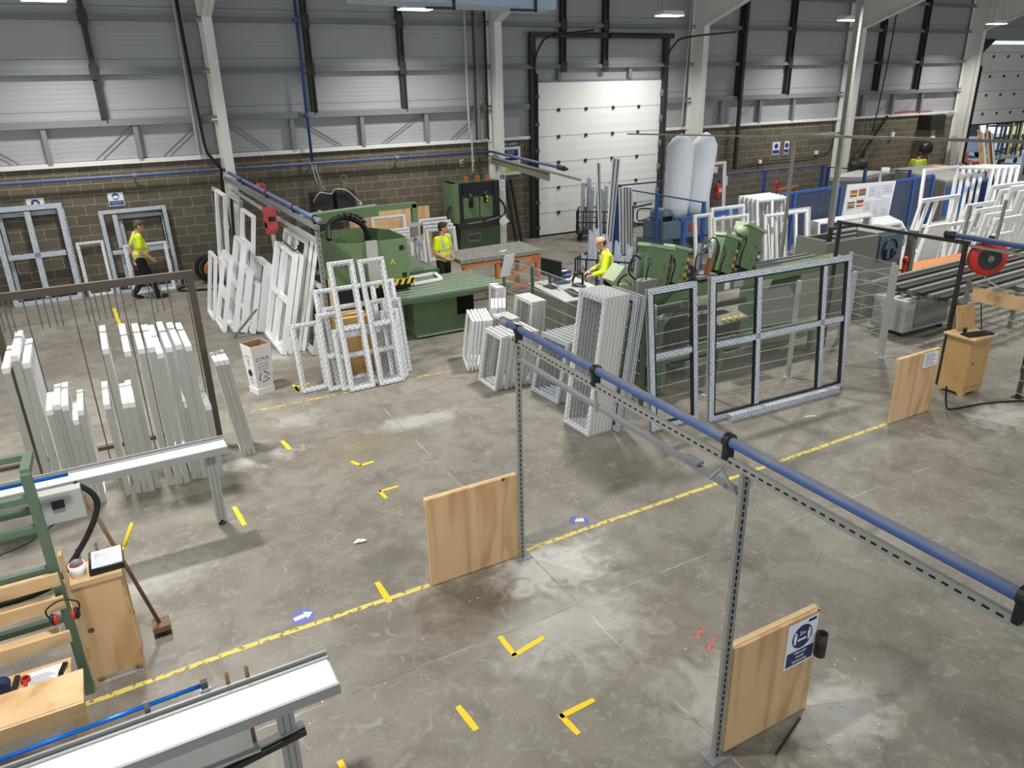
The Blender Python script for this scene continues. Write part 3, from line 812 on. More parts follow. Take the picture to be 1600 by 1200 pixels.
# -- low stacks in the middle, behind the grey pipe-rail post
GM = 'low white frames stacked before the wire fence'
stack(8, lambda i: ORD[i] + ' frame from the front in the low white stack by the near pipe-rail post', GM, WF, 4.75, 9.94, -90, 0.57, 0.85, 10, 0.085, 0.02, mat='filmw', fw=0.065, fd=0.055)
stack(6, lambda i: ORD[i] + ' frame from the left in the small white stack nearest the green roller table', GM, WF, 5.0, 11.06, -108, 0.7, 0.84, 8, 0.06, 0.02, mat='white', fw=0.05, fd=0.04)
stack(4, lambda i: ORD[i] + ' frame from the left in the stack just behind the near low stack', GM, WF, 5.2, 10.42, -90, 0.42, 0.88, 7, 0.07, 0.02, mat='filmw', fw=0.06, fd=0.055)
stack(4, lambda i: ORD[i] + ' frame from the left in the taller white stack beside the wire fence corner', GM, WF, 5.64, 10.46, -90, 0.56, 1.13, 5, 0.068, 0.01, mat='filmw', fw=0.06, fd=0.055)
stack(4, lambda i: ORD[i] + ' frame from the left in the zigzag-topped small white stack', GM, WF, 5.64, 11.42, -118, 0.6, 0.86, 8, 0.07, 0.02, mat='white', fw=0.05, fd=0.05)
stack(3, lambda i: ORD[i] + ' frame from the left in the rearmost small white stack, at the fence end', GM, WF, 5.9, 11.8, -92, 0.4, 1.0, 2, 0.05, 0.01, mat='white', fw=0.05, fd=0.045)
stack(8, lambda i: ORD[i] + ' frame from the front in the dark-edged filmed stack under the pipe rail', 'dark-edged filmed frames under the pipe rail', WF, 5.24, 9.12, -86, 0.68, 0.92, 13, 0.085, 0.01,
      mat='filmg', fw=0.07, fd=0.06, style='film', seal=False)
stack(7, lambda i: ORD[i] + ' frame from the front in the tall white stack leaning on the wire fence', 'tall white frames leaning on the wire fence', WF, 5.05, 7.9, -88, 0.57, 1.86, 7.5, 0.056, 0.006,
      mat='filmw', fw=0.085, fd=0.045)
frame('casement_frame', 'dark-edged grey-filmed frame leaning behind the tall white stack', WF, 5.45, 7.86, -88, 0.64, 1.84, 7.6, 'filmg', 0.09, 0.05, [], [], 'film', 'dark-edged frames beside the tall stack', back='lgrey')
frame('casement_frame', 'outermost dark-edged frame next to the tall white stack, thin edge to the camera', WF, 5.53, 7.84, -88, 0.64, 1.84, 7.6, 'filmg', 0.09, 0.05, [], [], 'film', 'dark-edged frames beside the tall stack', back='lgrey')

# -- two big filmed frames before the wire fence
frame('casement_frame', 'narrow grey-filmed frame with a mid bar, left of the biggest frame at the fence', WF, 5.87, 7.0, 0, 0.8, 1.9, 6.5, 'filmg', 0.085, 0.075, [], [0.53], 'film', 'big frames before the wire fence', back='lgrey')
frame('casement_frame', 'biggest grey-filmed frame, six openings, standing before the wire fence', WF, 6.73, 6.84, -2, 2.57, 1.97, 5.5, 'filmg', 0.085, 0.075, [0.325, 0.8], [0.54], 'film', 'big frames before the wire fence', back='lgrey')
mb = MB(); mb.bar((6.98, 6.74, 0.05), (9.05, 6.66, 0.05), 0.07, 0.09); single('profile_length', mb, 'filmg', 'loose filmed profile lying along the foot of the biggest frame', 'profile')

# ================================================================== left storage rack with frames on edge
t = rack = thing('frame_rack', 'brown steel storage rack with thin upright rods, holding frames on edge', 'rack', (-0.2, 9.64, 0))
mb = MB(); mb.bar((-2.6, 9.64, 2.3), (0.86, 9.64, 2.3), 0.05, 0.09); mb.build('top_rail', 'rackbrown', t)
for x in (-1.22, 0.82):
    mb = MB(); mb.bar((x, 9.64, 0), (x, 9.64, 2.26), 0.06, 0.08, (1, 0, 0)); mb.build('post', 'rackbrown', t)
mb = MB(); mb.box(-2.6, 0.86, 10.3, 10.36, 0.0, 0.05); mb.build('base_rail', 'rackbrown', t)

def edge_frame(i, x, w, h, d, yaw, label):
    """frame on edge in the rack: thin side to the camera, d deep"""
    yf = 8.84
    t = thing('casement_frame', label, WF, (x, yf, 0), R(yaw), 'white frames standing in the storage rack')
    s = 0.06
    mb = MB(); mb.box(-w / 2, w / 2, 0, s, 0, h - s); mb.box(-w / 2 + 0.02, w / 2 - 0.02, s, s + 0.012, 0.06, h - 0.06); mb.link('front_stile', 'greyside', t)  # shaded side of a white frame, its shade put into the grey
    mb = MB(); mb.box(-w / 2, w / 2, d - s, d, 0, h - s); mb.link('rear_stile', 'white', t)
    mb = MB(); mb.box(-w / 2, w / 2, 0.0, d, h - s, h)
    mb.box(-w / 2 + 0.006, -w / 2 + 0.012, 0.01, d - 0.01, h, h + 0.003); mb.box(w / 2 - 0.012, w / 2 - 0.006, 0.01, d - 0.01, h, h + 0.003); mb.link('top_rail', 'white2', t)
    mb = MB(); mb.box(-w / 2, w / 2, s, d - s, 0, s); mb.link('bottom_rail', 'white', t)
    mb = MB(); mb.box(-w / 2 - 0.001, w / 2 + 0.001, d * 0.62, d * 0.62 + 0.02, h - 0.03, h + 0.004); mb.link('tape_band', 'greyside', t)
    return t
RACKED = [(-0.015, 0.066, 1.71, 1.2), (0.125, 0.066, 1.72, 1.1), (0.225, 0.066, 1.72, 1.0), (0.3, 0.064, 1.64, 1.25), (0.4, 0.066, 1.68, 1.15), (0.5, 0.066, 1.7, 1.0), (0.6, 0.066, 1.67, 1.05),
          (-1.15, 0.066, 1.74, 0.85), (-1.045, 0.07, 1.86, 1.0), (-0.96, 0.066, 1.77, 0.95), (-0.22, 0.062, 1.78, 1.0),
          (-0.87, 0.06, 1.22, 0), (-0.795, 0.062, 1.25, 0), (-0.725, 0.062, 1.23, 0), (-0.655, 0.055, 1.05, 0), (-0.59, 0.062, 1.15, 0), (-0.33, 0.062, 1.15, 0), (-0.15, 0.062, 1.13, 0), (-0.085, 0.062, 1.13, 0), (0.45, 0.03, 0.99, 0), (0.69, 0.07, 0.9, 0)]
RACKED.sort()
placed = []; nt_, ns_ = 0, 0; edge_x = -1.19
for i, (x, w, h, d) in enumerate(RACKED):
    x = max(x, edge_x + w / 2 + 0.004); edge_x = x + w / 2
    if d:
        lab = ORD[nt_] + ' tall white frame from the left, on edge in the brown storage rack'; nt_ += 1
    else:
        lab = ORD[ns_] + ' short white frame from the left, on edge in the brown storage rack'; ns_ += 1; d = 0.6 + 0.1 * (i % 3)
    t = edge_frame(i, x, w, h, d, 0.0, lab); placed.append((t, w)); t.location.y = 8.84 - 0.014 * ((i * 5) % 4)
RODS = []
ends = sorted((t_.location.x - w_ / 2, t_.location.x + w_ / 2) for t_, w_ in placed)
for (a0, a1), (b0, b1) in zip(ends, ends[1:]):
    if b0 - a1 > 0.022:
        n_ = max(1, int((b0 - a1) / 0.1)); RODS += [a1 + (b0 - a1) * (q + 1) / (n_ + 1) for q in range(n_)]
for x in RODS + [ends[-1][1] + 0.03]:
    mb = MB(); mb.cyl((x, 9.6, 0.0), (x, 9.6, 2.26), 0.008, n=6); mb.build('rod', 'rod', rack)
for k_ in range(len(ends) - 1):
    x = ends[k_][0] + 0.033
    zt = max(p_.dimensions.z for p_ in ()) if False else 1.9
    if all(abs(x - r_) > 0.05 for r_ in RODS):
        mb = MB(); mb.cyl((x, 9.6, zt), (x, 9.6, 2.26), 0.008, n=6); mb.build('rod', 'rod', rack)
for i in range(3):
    t = edge_frame(i, 0.935 + 0.058 * i, 0.05, 1.32, 0.42, 0, ORD[i] + ' thin white frame of the three beyond the right post of the rack')
    t.location.y = 9.15; t.location.x += 0.1; t.rotation_euler = (0, R(-6), 0); t.location.z = 0.003

# ================================================================== frames in the row behind the green machine
GB = 'white-filmed frames in the row behind the green machine'
def KB(label, x, w, h, lean=8, y=12.2, deg=0, group=GB, **kw):
    frame('casement_frame', label, WF, x, y, deg, w, h, lean, kw.pop('mat', 'filmw'), kw.pop('fw', 0.075), 0.06, group=group, **kw)
KB('white-filmed frame at the left end of the row, before the dust bags', 11.28, 0.5, 1.64)
KB('rear of the two overlapping white frames right below the dust bags', 11.95, 1.0, 1.7, y=12.4)
KB('front of the two overlapping white frames right below the dust bags', 11.82, 1.06, 1.52, y=12.2)
KB('narrow white frame edge between the overlapping pair and the tall bundle', 12.95, 0.42, 1.6, y=12.85)
for i in range(5):
    KB(ORD[i] + ' white frame from the back in the tall bundle of the middle row', 13.05 + 0.045 * i, 0.98, 1.84 - 0.015 * i, y=12.66 - 0.085 * i, mulls=[0.5], deg=-1)
KB('large white frame with loose bars behind it, front of the tall bundle', 13.2, 1.42, 1.48, y=12.05, mulls=[0.72], fw=0.08)
for i in range(3):
    mb = MB(); mb.bar((13.5 + 0.24 * i, 12.17, 0.005), (13.42 + 0.24 * i, 12.34, 1.22 + 0.1 * (i % 2)), 0.06, 0.04); single('profile_length', mb, 'white', ORD[i] + ' loose white bar from the left standing inside the large white frame', 'profile', 'loose bars in the middle row')
KB('grey-filmed frame right of the large white frame with bars', 14.72, 0.9, 1.34, y=12.85, mat='filmg')
for i in range(4):
    KB(ORD[i] + ' frame from the front in the low four-deep stack left of the notice board', 15.14 + 0.03 * i, 1.98, 1.1, y=12.2 + 0.08 * i, mulls=[0.42] if i == 0 else [])
for i in range(4):
    KB(ORD[i] + ' frame from the front in the lowest white stack under the notice board', 15.3 + 0.05 * i, 1.1, 0.74, y=11.7 + 0.08 * i, mat='white')
for i in range(6):
    KB(ORD[i] + ' from the front of the strongly tilted white frames under the notice board', 17.35 + 0.1 * i, 1.2, 0.95, lean=40, y=11.9 + 0.14 * i, mat='white' if i % 2 else 'filmw', mulls=[0.5] if i % 3 == 0 else [])
GR = 'white frames on the wire trolleys at the right'
KB('tallest white frame with a mid bar, before the grey and blue cabinets', 16.98, 1.3, 2.3, lean=2, y=11.0, trans=[0.42], group=GR, mat='white')
KB('white frame leaning forward beyond the conveyor with a wide top rail', 16.1, 1.4, 1.78, lean=-10, y=10.75, group=GR, mat='white', mulls=[0.2, 0.42], fw=0.09)
KB('solid grooved white panel on the wire trolley behind the red hose reel', 15.95, 0.66, 1.25, lean=-10, y=10.3, group=GR, mat='white', mulls=[0.2, 0.36, 0.52, 0.68, 0.84], fw=0.11)
KB('short white frame right of the grooved panel', 16.75, 0.95, 1.2, lean=-10, y=10.4, group=GR, mat='white', trans=[0.7], fw=0.09)
for i in range(4):
    KB(ORD[i] + ' white frame from the back in the trolley group behind the hose reel', 18.34 + 0.1 * i, 1.1, 1.42 - 0.1 * i, lean=-9, y=10.95 - 0.2 * i, group=GR, mat='white', trans=[0.6] if i % 2 else [], fw=0.1)
for i in range(5):
    KB(ORD[i] + ' white frame from the back in the group at the right picture edge', 19.6 + 0.1 * i, 1.6, 1.75 - 0.1 * (i % 2), lean=-9, y=11.2 - 0.17 * i, group=GR, mat='white', mulls=[0.3, 0.65], fw=0.11)
for i in range(5):
    KB(ORD[i] + ' grey-white frame from the left standing near the half-open door', 21.6 + 0.22 * i, 0.95, 1.9, lean=6, y=13.2 - 0.05 * i, deg=-60, group='frames standing near the half-open door', mat='white', fw=0.09)
t = thing('frame_trolley', 'grey wire trolley rack in front of the white frames at the right', 'trolley', (17.8, 9.95, 0))
mb = MB(); mb.box(15.6, 20.6, 9.75, 9.95, 0.02, 0.1); mb.build('base', 'mgrey', t)
for x in (16.95, 18.3, 20.0):
    mb = MB(); mb.bar((x, 9.9, 0.1), (x, 9.86, 1.62), 0.07, 0.05, (0, 1, 0)); mb.build('upright', 'mgrey', t)
for z in (0.5, 0.8, 1.1, 1.4):
    mb = MB(); mb.bar((15.7, 9.84, z), (20.5, 9.84, z), 0.008, 0.008); mb.build('wire', 'wire', t)

# ================================================================== pipe rails on slotted-angle posts
def slotted_bar(mb, p0, p1, w=0.045, d=0.045, face=(1, 0, 0), pitch=0.06):
    """slotted channel: bar with a row of dark slots on the face turned to `face`"""
    p0 = Vector(p0); p1 = Vector(p1); a = (p1 - p0); L = a.length; a.normalize(); f = Vector(face).normalized()
    f = (f - a * f.dot(a)).normalized()
    mb.bar(p0, p1, w, d, f)
    k = int(L / pitch)
    for i in range(k):
        c = p0 + a * ((i + 0.5) * L / k) + f * (d / 2 + 0.0005)
        mb.bar(c - a * 0.016, c + a * 0.016, 0.011, 0.002, f, 'hole')

def pipe_clamp(mb, c, r, m=None):
    mb.lathe(c, [(r + 0.001, -0.025), (r + 0.012, -0.02), (r + 0.012, 0.02), (r + 0.001, 0.025)], 14, 'y', m)
    mb.box(c[0] - 0.03, c[0] + 0.03, c[1] - 0.02, c[1] + 0.02, c[2] - r - 0.085, c[2] - r * 0.6, m)

# foreground rail: X = 2.98, runs from the far post towards and past the camera
RX = 3.0
t = thing('pipe_rail', 'near service rail with blue air pipe on two slotted posts, above the boarded posts', 'pipe rail', (RX, 5.44, 0))
mb = MB(); slotted_bar(mb, (RX, 5.52, 2.24), (RX, -1.6, 2.2), 0.05, 0.045, (-0.9, 0, 0.25)); mb.build('slotted_channel', 'slot', t)
mb = MB(); slotted_bar(mb, (RX, 5.44, 2.08), (RX, 2.76, 2.06), 0.04, 0.03, (0, 0, 1), 5); mb.build('lower_conduit', 'galv', t)
mb = MB(); mb.box(RX - 0.03, RX + 0.03, 3.1, 3.24, 2.085, 2.105); mb.build('conduit_lid', 'galv', t)
mb = MB(); mb.cyl((RX, 5.62, 2.36), (RX, -1.6, 2.33), 0.032, n=16); mb.build('air_pipe', 'bluepipe', t, True)
mb = MB(); mb.cyl((RX, 5.72, 2.36), (RX, 5.6, 2.36), 0.042, n=16); mb.build('pipe_end_cap', 'galv', t, True)
for y in (5.42, 4.25, 2.88, 1.2):
    mb = MB(); pipe_clamp(mb, (RX, y, 2.352), 0.034); mb.build('pipe_clamp', 'black', t)
mb = MB(); mb.cyl((RX - 0.06, 2.86, 2.19), (RX - 0.11, 2.9, 2.12), 0.011, n=10); mb.cyl((RX - 0.06, 2.86, 2.19), (RX - 0.06, 2.78, 2.11), 0.011, n=10); mb.build('quick_coupling', 'slot', t)
mb = MB(); mb.cyl((RX - 0.02, 4.22, 2.2), (RX - 0.02, 4.2, 2.04), 0.012, n=8); mb.build('quick_coupling', 'slot', t)
for (y, nm) in ((5.44, 0), (2.73, 1)):
    mb = MB(); slotted_bar(mb, (RX, y, 0), (RX, y, 2.215), 0.05, 0.045, (-0.35, -1, 0), 0.05)
    mb.build('slotted_post', 'slot', t)
    mb = MB(); mb.box(RX - 0.09, RX + 0.09, y - 0.07, y + 0.07, 0, 0.008); mb.build('foot_plate', 'galv', t)

# left rail along the white frames
LX = 2.87
t = thing('pipe_rail', 'left service rail with blue air pipe, running out from the wall over the white frames', 'pipe rail', (LX, 11.42, 0))
mb = MB(); mb.cyl((LX, 19.4, 2.57), (LX, 11.3, 2.51), 0.035, n=14); mb.build('air_pipe', 'bluepipe', t, True)
mb = MB(); mb.cyl((LX, 11.34, 2.51), (LX, 11.22, 2.51), 0.046, n=14); mb.build('pipe_end_cap', 'galv', t, True)
mb = MB(); mb.bar((LX - 0.03, 19.3, 2.44), (LX - 0.03, 11.3, 2.4), 0.08, 0.05); mb.bar((LX - 0.1, 19.3, 2.42), (LX - 0.1, 13.5, 2.38), 0.03, 0.03)
mb.build('cable_tray', 'galv', t)
mb = MB(); mb.bar((LX, 19.0, 2.18), (LX, 11.42, 2.14), 0.04, 0.06); mb.build('lower_conduit', 'alu', t)
for y in (11.5, 12.8, 14.9, 17.3):
    mb = MB(); pipe_clamp(mb, (LX, y, 2.51 + (y - 11.3) * 0.0074), 0.038); mb.build('pipe_clamp', 'black', t)
mb = MB(); slotted_bar(mb, (LX, 11.45, 0), (LX, 11.45, 2.38), 0.06, 0.06, (0, -1, 0), 0.08); mb.build('slotted_post', 'slot', t)
mb = MB(); slotted_bar(mb, (LX, 14.85, 0), (LX, 14.85, 2.38), 0.09, 0.06, (-1, 0, 0), 5); mb.build('slotted_post', 'lgrey', t)

def hose_reel(x, y, z, r, label, mat, group, ax='y', tilt=0):
    t = thing('hose_reel', label, 'hose reel', (x, y, z), tilt, group)
    mb = MB(); mb.lathe((0, 0, 0), [(r * 0.85, -0.075), (r, -0.05), (r, 0.05), (r * 0.85, 0.075)], 22, 'y'); mb.link('case', mat, t, True)
    mb = MB(); mb.lathe((0, 0, 0), [(r * 0.62, -0.09), (r * 0.62, -0.07)], 22, 'y'); mb.link('side_disc', 'dark', t)
    mb = MB(); mb.lathe((0, 0, 0), [(r * 0.18, -0.11), (r * 0.18, -0.085)], 14, 'y'); mb.link('hub', 'galv', t)
    return t

t = thing('hose_reel', 'dull red hose reel box hanging from the left pipe rail, nearer one', 'hose reel', (2.62, 13.6, 2.1), 0, 'dull red hose reels')
mb = MB(); mb.lathe((0, 0, 0), [(0.11, -0.09), (0.125, -0.06), (0.125, 0.06), (0.11, 0.09)], 18, 'x'); mb.box(-0.09, 0.09, -0.12, 0.12, 0.0, 0.34); mb.link('case', 'redd', t)
mb = MB(); mb.box(-0.06, 0.06, -0.125, -0.115, 0.12, 0.2); mb.link('window', 'black', t)
mb = MB(); mb.tube([(0.05, -0.05, -0.1), (0.2, -0.5, -0.32), (0.2, -0.9, -0.25), (0.12, -1.3, -0.12)], 0.012, 6); mb.link('hose', 'rubber', t, True)
t = thing('hose_reel', 'dull red hose reel box on the left pipe rail, farther one near the wall', 'hose reel', (3.02, 16.2, 2.42), 0, 'dull red hose reels')
mb = MB(); mb.lathe((0, 0, 0), [(0.15, -0.08), (0.18, -0.05), (0.18, 0.05), (0.15, 0.08)], 18, 'x'); mb.link('case', 'redd', t, True)
mb = MB(); mb.box(-0.04, 0.04, -0.03, 0.03, 0.15, 0.24); mb.link('bracket', 'dark', t)

# air pipe along the wall and its branches
t = thing('air_pipe', 'blue compressed-air pipe running along the block wall below the sill', 'pipe', (-6, 19.45, 2.62))
mb = MB(); mb.cyl((-8, 19.45, 2.62), (9.95, 19.45, 2.6), 0.035, n=12); mb.build('pipe_run', 'bluepipe', t, True)
for x in (0.9, 4.9, 7.2):
    mb = MB(); mb.cyl((x - 0.05, 19.45, 2.61), (x + 0.05, 19.45, 2.61), 0.05, n=12); mb.bar((x, 19.45, 2.6), (x, WY - 0.012, 2.45), 0.03, 0.03); mb.build('pipe_bracket', 'galv', t)
t = thing('air_pipe', 'blue air pipe dropping straight down the cladding to the wall pipe', 'pipe', (4.95, 19.42, 2.65))
mb = MB(); mb.cyl((4.95, 19.42, 2.67), (4.98, 19.42, 7.4), 0.035, n=12); mb.build('pipe_drop', 'blue', t, True)
for z in (3.75, 5.85):
    mb = MB(); mb.cyl((4.95, 19.42, z - 0.04), (4.95, 19.42, z + 0.04), 0.05, n=12); mb.box(4.9, 5.0, 19.42, 19.55, z - 0.02, z + 0.02); mb.build('pipe_bracket', 'bluepipe', t)
mb = MB(); mb.tube([(4.93, 19.4, 2.58), (4.98, 19.35, 2.2), (5.1, 19.3, 1.95)], 0.014, 6); mb.tube([(5.0, 19.4, 2.58), (5.07, 19.35, 2.2), (5.16, 19.3, 1.95)], 0.014, 6); mb.build('hose', 'lgrey', t)
t = thing('service_arm', 'short service arm with air pipe and slotted channel beside the yard safety sign', 'pipe rail', (10.05, 19.3, 2.56))
mb = MB(); mb.cyl((10.0, 19.45, 2.6), (9.32, 14.75, 2.57), 0.034, n=12); mb.build('air_pipe', 'bluepipe', t, True)
mb = MB(); mb.cyl((9.33, 14.85, 2.57), (9.27, 14.5, 2.57), 0.055, n=12); mb.cyl((9.27, 14.5, 2.57), (9.25, 14.35, 2.57), 0.03, n=10); mb.build('end_valve', 'dark', t)
mb = MB(); slotted_bar(mb, (9.95, 19.5, 2.48), (9.1, 13.6, 2.42), 0.05, 0.04, (0, 0, 1), 0.07); mb.build('slotted_channel', 'slot', t)
mb = MB(); mb.prism([(9.93, 19.3, 2.46), (9.36, 15.3, 2.42), (9.36, 15.3, 2.22), (9.93, 19.3, 2.3)], (0.02, 0, 0)); mb.build('cable_tray_side', 'mgrey', t)
# cables and conduits on the wall
t = thing('cable_ladder', 'grey cable ladder with a thick black cable, left of the first column', 'cable tray', (2.42, 19.5, 3.0))
mb = MB(); mb.box(2.32, 2.36, 19.44, 19.52, 2.96, 7.4); mb.box(2.44, 2.48, 19.44, 19.52, 2.96, 7.4); mb.box(2.36, 2.44, 19.5, 19.52, 2.96, 7.4); mb.build('tray', 'lgrey', t)
mb = MB(); mb.tube([(2.4, 19.38, 7.4), (2.42, 19.38, 5.5), (2.46, 19.38, 3.9), (2.5, 19.38, 3.1), (2.62, 19.36, 2.85), (2.76, 19.36, 2.62), (2.74, 19.45, 2.3), (2.72, 19.52, 1.4)], 0.034, 8); mb.build('cable', 'rubber', t, True)
t = thing('conduit_run', 'grey and dark cable conduits dropping beside the second column', 'conduit', (9.5, 19.48, 2.0))
for x, mm, z0 in ((9.3, 'lgrey', 2.05), (9.53, 'dark', 2.95), (9.62, 'mgrey', 2.95), (9.88, 'rubber', 2.97)):
    mb = MB(); mb.tube([(x, 19.36, 7.4), (x, 19.36, 3.6), (x + (0.07 if x == 9.3 else 0.0), 19.36, 3.0), (x + (0.07 if x == 9.3 else 0.02), 19.36, z0)], 0.03, 8); mb.build('conduit', mm, t, True)
t = thing('conduit_run', 'thin grey conduits and a black duct right of the shut door', 'conduit', (19.3, 19.46, 1.4))
mb = MB(); mb.box(19.24, 19.34, 19.4, 19.5, 1.5, 7.4); mb.build('duct', 'dark', t)
mb = MB(); mb.tube([(17.0, 19.45, 7.4), (16.9, 19.45, 4.5), (16.85, 19.45, 3.0)], 0.025, 6); mb.build('conduit', 'lgrey', t)
t = thing('wall_cable', 'black cable hanging on the right block wall between the two right columns', 'cable', (26.4, 19.5, 2.5))
mb = MB(); mb.tube([(26.5, 19.4, 7.4), (26.4, 19.4, 5), (26.3, 19.45, 3.2), (26.25, 19.52, 2.4)], 0.02, 6); mb.build('cable_run', 'rubber', t)
t = thing('wall_conduit', 'thin horizontal conduit with white junction boxes right of the red call point', 'conduit', (21.5, 19.6, 1.6))
mb = MB(); mb.tube([(19.4, 19.6, 1.55), (21.0, 19.6, 1.62), (24.0, 19.6, 1.75), (24.1, 19.6, 2.9)], 0.014, 6); mb.build('conduit', 'dark', t)
for x in (20.6, 23.4):
    mb = MB(); mb.box(x - 0.06, x + 0.06, 19.55, 19.63, 1.58 + (x - 20.6) * 0.05, 1.7 + (x - 20.6) * 0.05); mb.build('junction_box', 'white', t)
t = thing('isolator_switch', 'small white switch box with red knob on the block wall beside the first column', 'switch', (2.7, 19.56, 1.2))
mb = MB(); mb.box(2.63, 2.77, 19.56, 19.63, 1.2, 1.4); mb.build('box', 'white', t)
mb = MB(); mb.cyl((2.7, 19.56, 1.3), (2.7, 19.52, 1.3), 0.045, n=12); mb.build('knob', 'red', t)
t = thing('vacuum_hose', 'coiled black hose lying on the floor by the block wall, brown band', 'hose', (2.05, 19.2, 0))
mb = MB()
mb.tube([(2.05 + 0.3 * math.cos(a) + 0.02 * a, 19.25 - 0.012 * a, 0.36 + 0.3 * math.sin(a)) for a in [i * 0.5 for i in range(30)]], 0.05, 8, sub=2); mb.build('coil', 'rubber', t, True)
mb = MB(); mb.tube([(2.2 + 0.2 * math.cos(a), 19.02, 0.36 + 0.2 * math.sin(a)) for a in [i * 0.5 for i in range(8)]], 0.04, 6); mb.build('strap', 'orange', t, True)
mb = MB(); mb.tube([(1.7, 19.2, 0.04), (1.3, 18.9, 0.03), (1.5, 18.6, 0.03), (1.9, 18.5, 0.03), (2.1, 18.3, 0.03)], 0.025, 6); mb.build('cable', 'rubber', t, True)

# ================================================================== signs
def sign(name, label, x0, x1, z0, z1, y=None, group=None):
    t = thing(name, label, 'sign', ((x0 + x1) / 2, y if y else WY - 0.012, z0), 0, group)
    w = (x1 - x0) / 2; h = z1 - z0
    mb = MB(); mb.box(-w, w, 0, 0.01, 0, h); mb.link('board', 'paper', t)
    return t, w, h
t, w, h = sign('safety_sign', 'white sign with a blue gloves symbol above the large cross frame', -1.32, -0.98, 1.98, 2.26)
mb = MB(); mb.cyl((-0.0, -0.001, 0.17), (0, 0.0, 0.17), 0.085, n=24); mb.link('blue_disc', 'signblue', t)
mb = MB(); mb.box(-0.035, 0.035, -0.002, -0.001, 0.1, 0.17)
for k in range(4): mb.box(-0.035 + 0.019 * k, -0.022 + 0.019 * k, -0.002, -0.001, 0.17, 0.215 - 0.012 * abs(k - 1.5))
mb.prism([(0.035, -0.002, 0.12), (0.056, -0.002, 0.15), (0.05, -0.002, 0.165), (0.035, -0.002, 0.15)], (0, 0.001, 0)); mb.link('glove_symbol', 'paper', t)
t, w, h = sign('safety_sign', 'blue and white ear protection sign above the frame behind the walking worker', 0.27, 0.59, 1.95, 2.25)
mb = MB(); mb.cyl((0, -0.001, 0.21), (0, 0, 0.21), 0.075, n=24); mb.link('blue_disc', 'signblue', t)
mb = MB(); mb.cyl((0, -0.002, 0.2), (0, -0.001, 0.2), 0.042, n=18); mb.box(-0.058, -0.036, -0.002, -0.001, 0.17, 0.22); mb.box(0.036, 0.058, -0.002, -0.001, 0.17, 0.22); mb.link('head_symbol', 'paper', t)
mb = MB(); mb.box(-0.145, 0.145, -0.001, 0, 0.015, 0.12); mb.link('blue_panel', 'signblue', t)
lettering('Ear protection', 0.038, 'paper', t, (0, -0.002, 0.09)); lettering('must be worn', 0.034, 'paper', t, (0, -0.002, 0.045))
t, w, h = sign('safety_sign', 'tall yard safety board with blue and yellow panels between the column and the shut door', 10.33, 11.04, 1.9, 2.82)
mb = MB(); mb.box(-w, w, -0.001, 0, h - 0.14, h); mb.link('heading_panel', 'signgreen', t)
lettering('YARD SAFETY', 0.1, 'paper', t, (0.0, -0.002, h - 0.07))
mb = MB(); mb.box(-0.2, 0.28, -0.001, 0, 0.52, 0.7); mb.box(-0.2, 0.28, -0.001, 0, 0.4, 0.48); mb.link('blue_panel', 'navy', t)
lettering('High visibility\nclothing must\nbe worn', 0.045, 'paper', t, (0.04, -0.002, 0.61))
mb = MB(); mb.cyl((-0.28, -0.001, 0.6), (-0.28, 0, 0.6), 0.06, n=16); mb.link('blue_disc', 'navy', t)
mb = MB(); mb.box(-0.2, 0.28, -0.001, 0, 0.26, 0.38); mb.box(-0.2, 0.28, -0.001, 0, 0.07, 0.2); mb.link('yellow_panel', 'signyellow', t)
lettering('Fork lift trucks', 0.055, 'black', t, (0.04, -0.002, 0.31)); lettering('Warning', 0.055, 'black', t, (0.04, -0.002, 0.14))
mb = MB()
for z in (0.31, 0.13): mb.prism([(-0.33, -0.001, z - 0.05), (-0.23, -0.001, z - 0.05), (-0.28, -0.001, z + 0.05)], (0, 0.001, 0))
mb.link('warning_triangle', 'black', t)
t, w, h = sign('safety_sign', 'narrow white sheet with green first aid heading on the second column', 10.03, 10.17, 1.55, 1.98, 19.018)
mb = MB(); mb.box(-w, w, -0.001, 0, h - 0.1, h); mb.link('heading_panel', 'signgreen', t)
mb = MB(); mb.box(-0.012, 0.012, -0.002, -0.001, h - 0.085, h - 0.015); mb.box(-0.035, 0.035, -0.002, -0.001, h - 0.062, h - 0.038); mb.link('white_cross', 'paper', t)
mb = MB()
for k in range(5): mb.box(-0.05, 0.05 - 0.01 * (k % 3), -0.001, 0, 0.08 + 0.045 * k, 0.09 + 0.045 * k)
mb.link('printed_lines', 'ink', t)
mb = MB(); mb.box(10.0, 10.19, 18.99, 19.02, 2.02, 2.35); single('cable_cover', mb, 'colsteel', 'white box with a coiled cable on the second column above the green-headed sheet', 'cover')
for (x0, x1, lb) in ((21.2, 21.55, 'small blue and white sign on the right block wall, left one of two'), (21.78, 22.0, 'narrow blue and white sign on the right block wall, right one of two')):
    t, w, h = sign('safety_sign', lb, x0, x1, 1.83, 2.25)
    mb = MB(); mb.box(-w * 0.9, w * 0.9, -0.001, 0, 0.03, 0.15); mb.link('blue_panel', 'signblue', t)
    mb = MB(); mb.cyl((0, -0.001, 0.28), (0, 0, 0.28), min(0.09, w * 0.8), n=18); mb.link('blue_disc', 'signblue', t)
t, w, h = sign('notice_sheet', 'white paper sheets on the right side of the fourth column', 24.72, 24.98, 1.85, 2.35)
mb = MB()
for k in range(6): mb.box(-0.09, 0.09 - 0.02 * (k % 2), -0.001, 0, 0.06 + 0.07 * k, 0.075 + 0.07 * k)
mb.link('printed_lines', 'ink', t)
t, w, h = sign('safety_sign', 'black and white sign beside the half-open door on the last column', 31.55, 31.95, 2.4, 3.0)
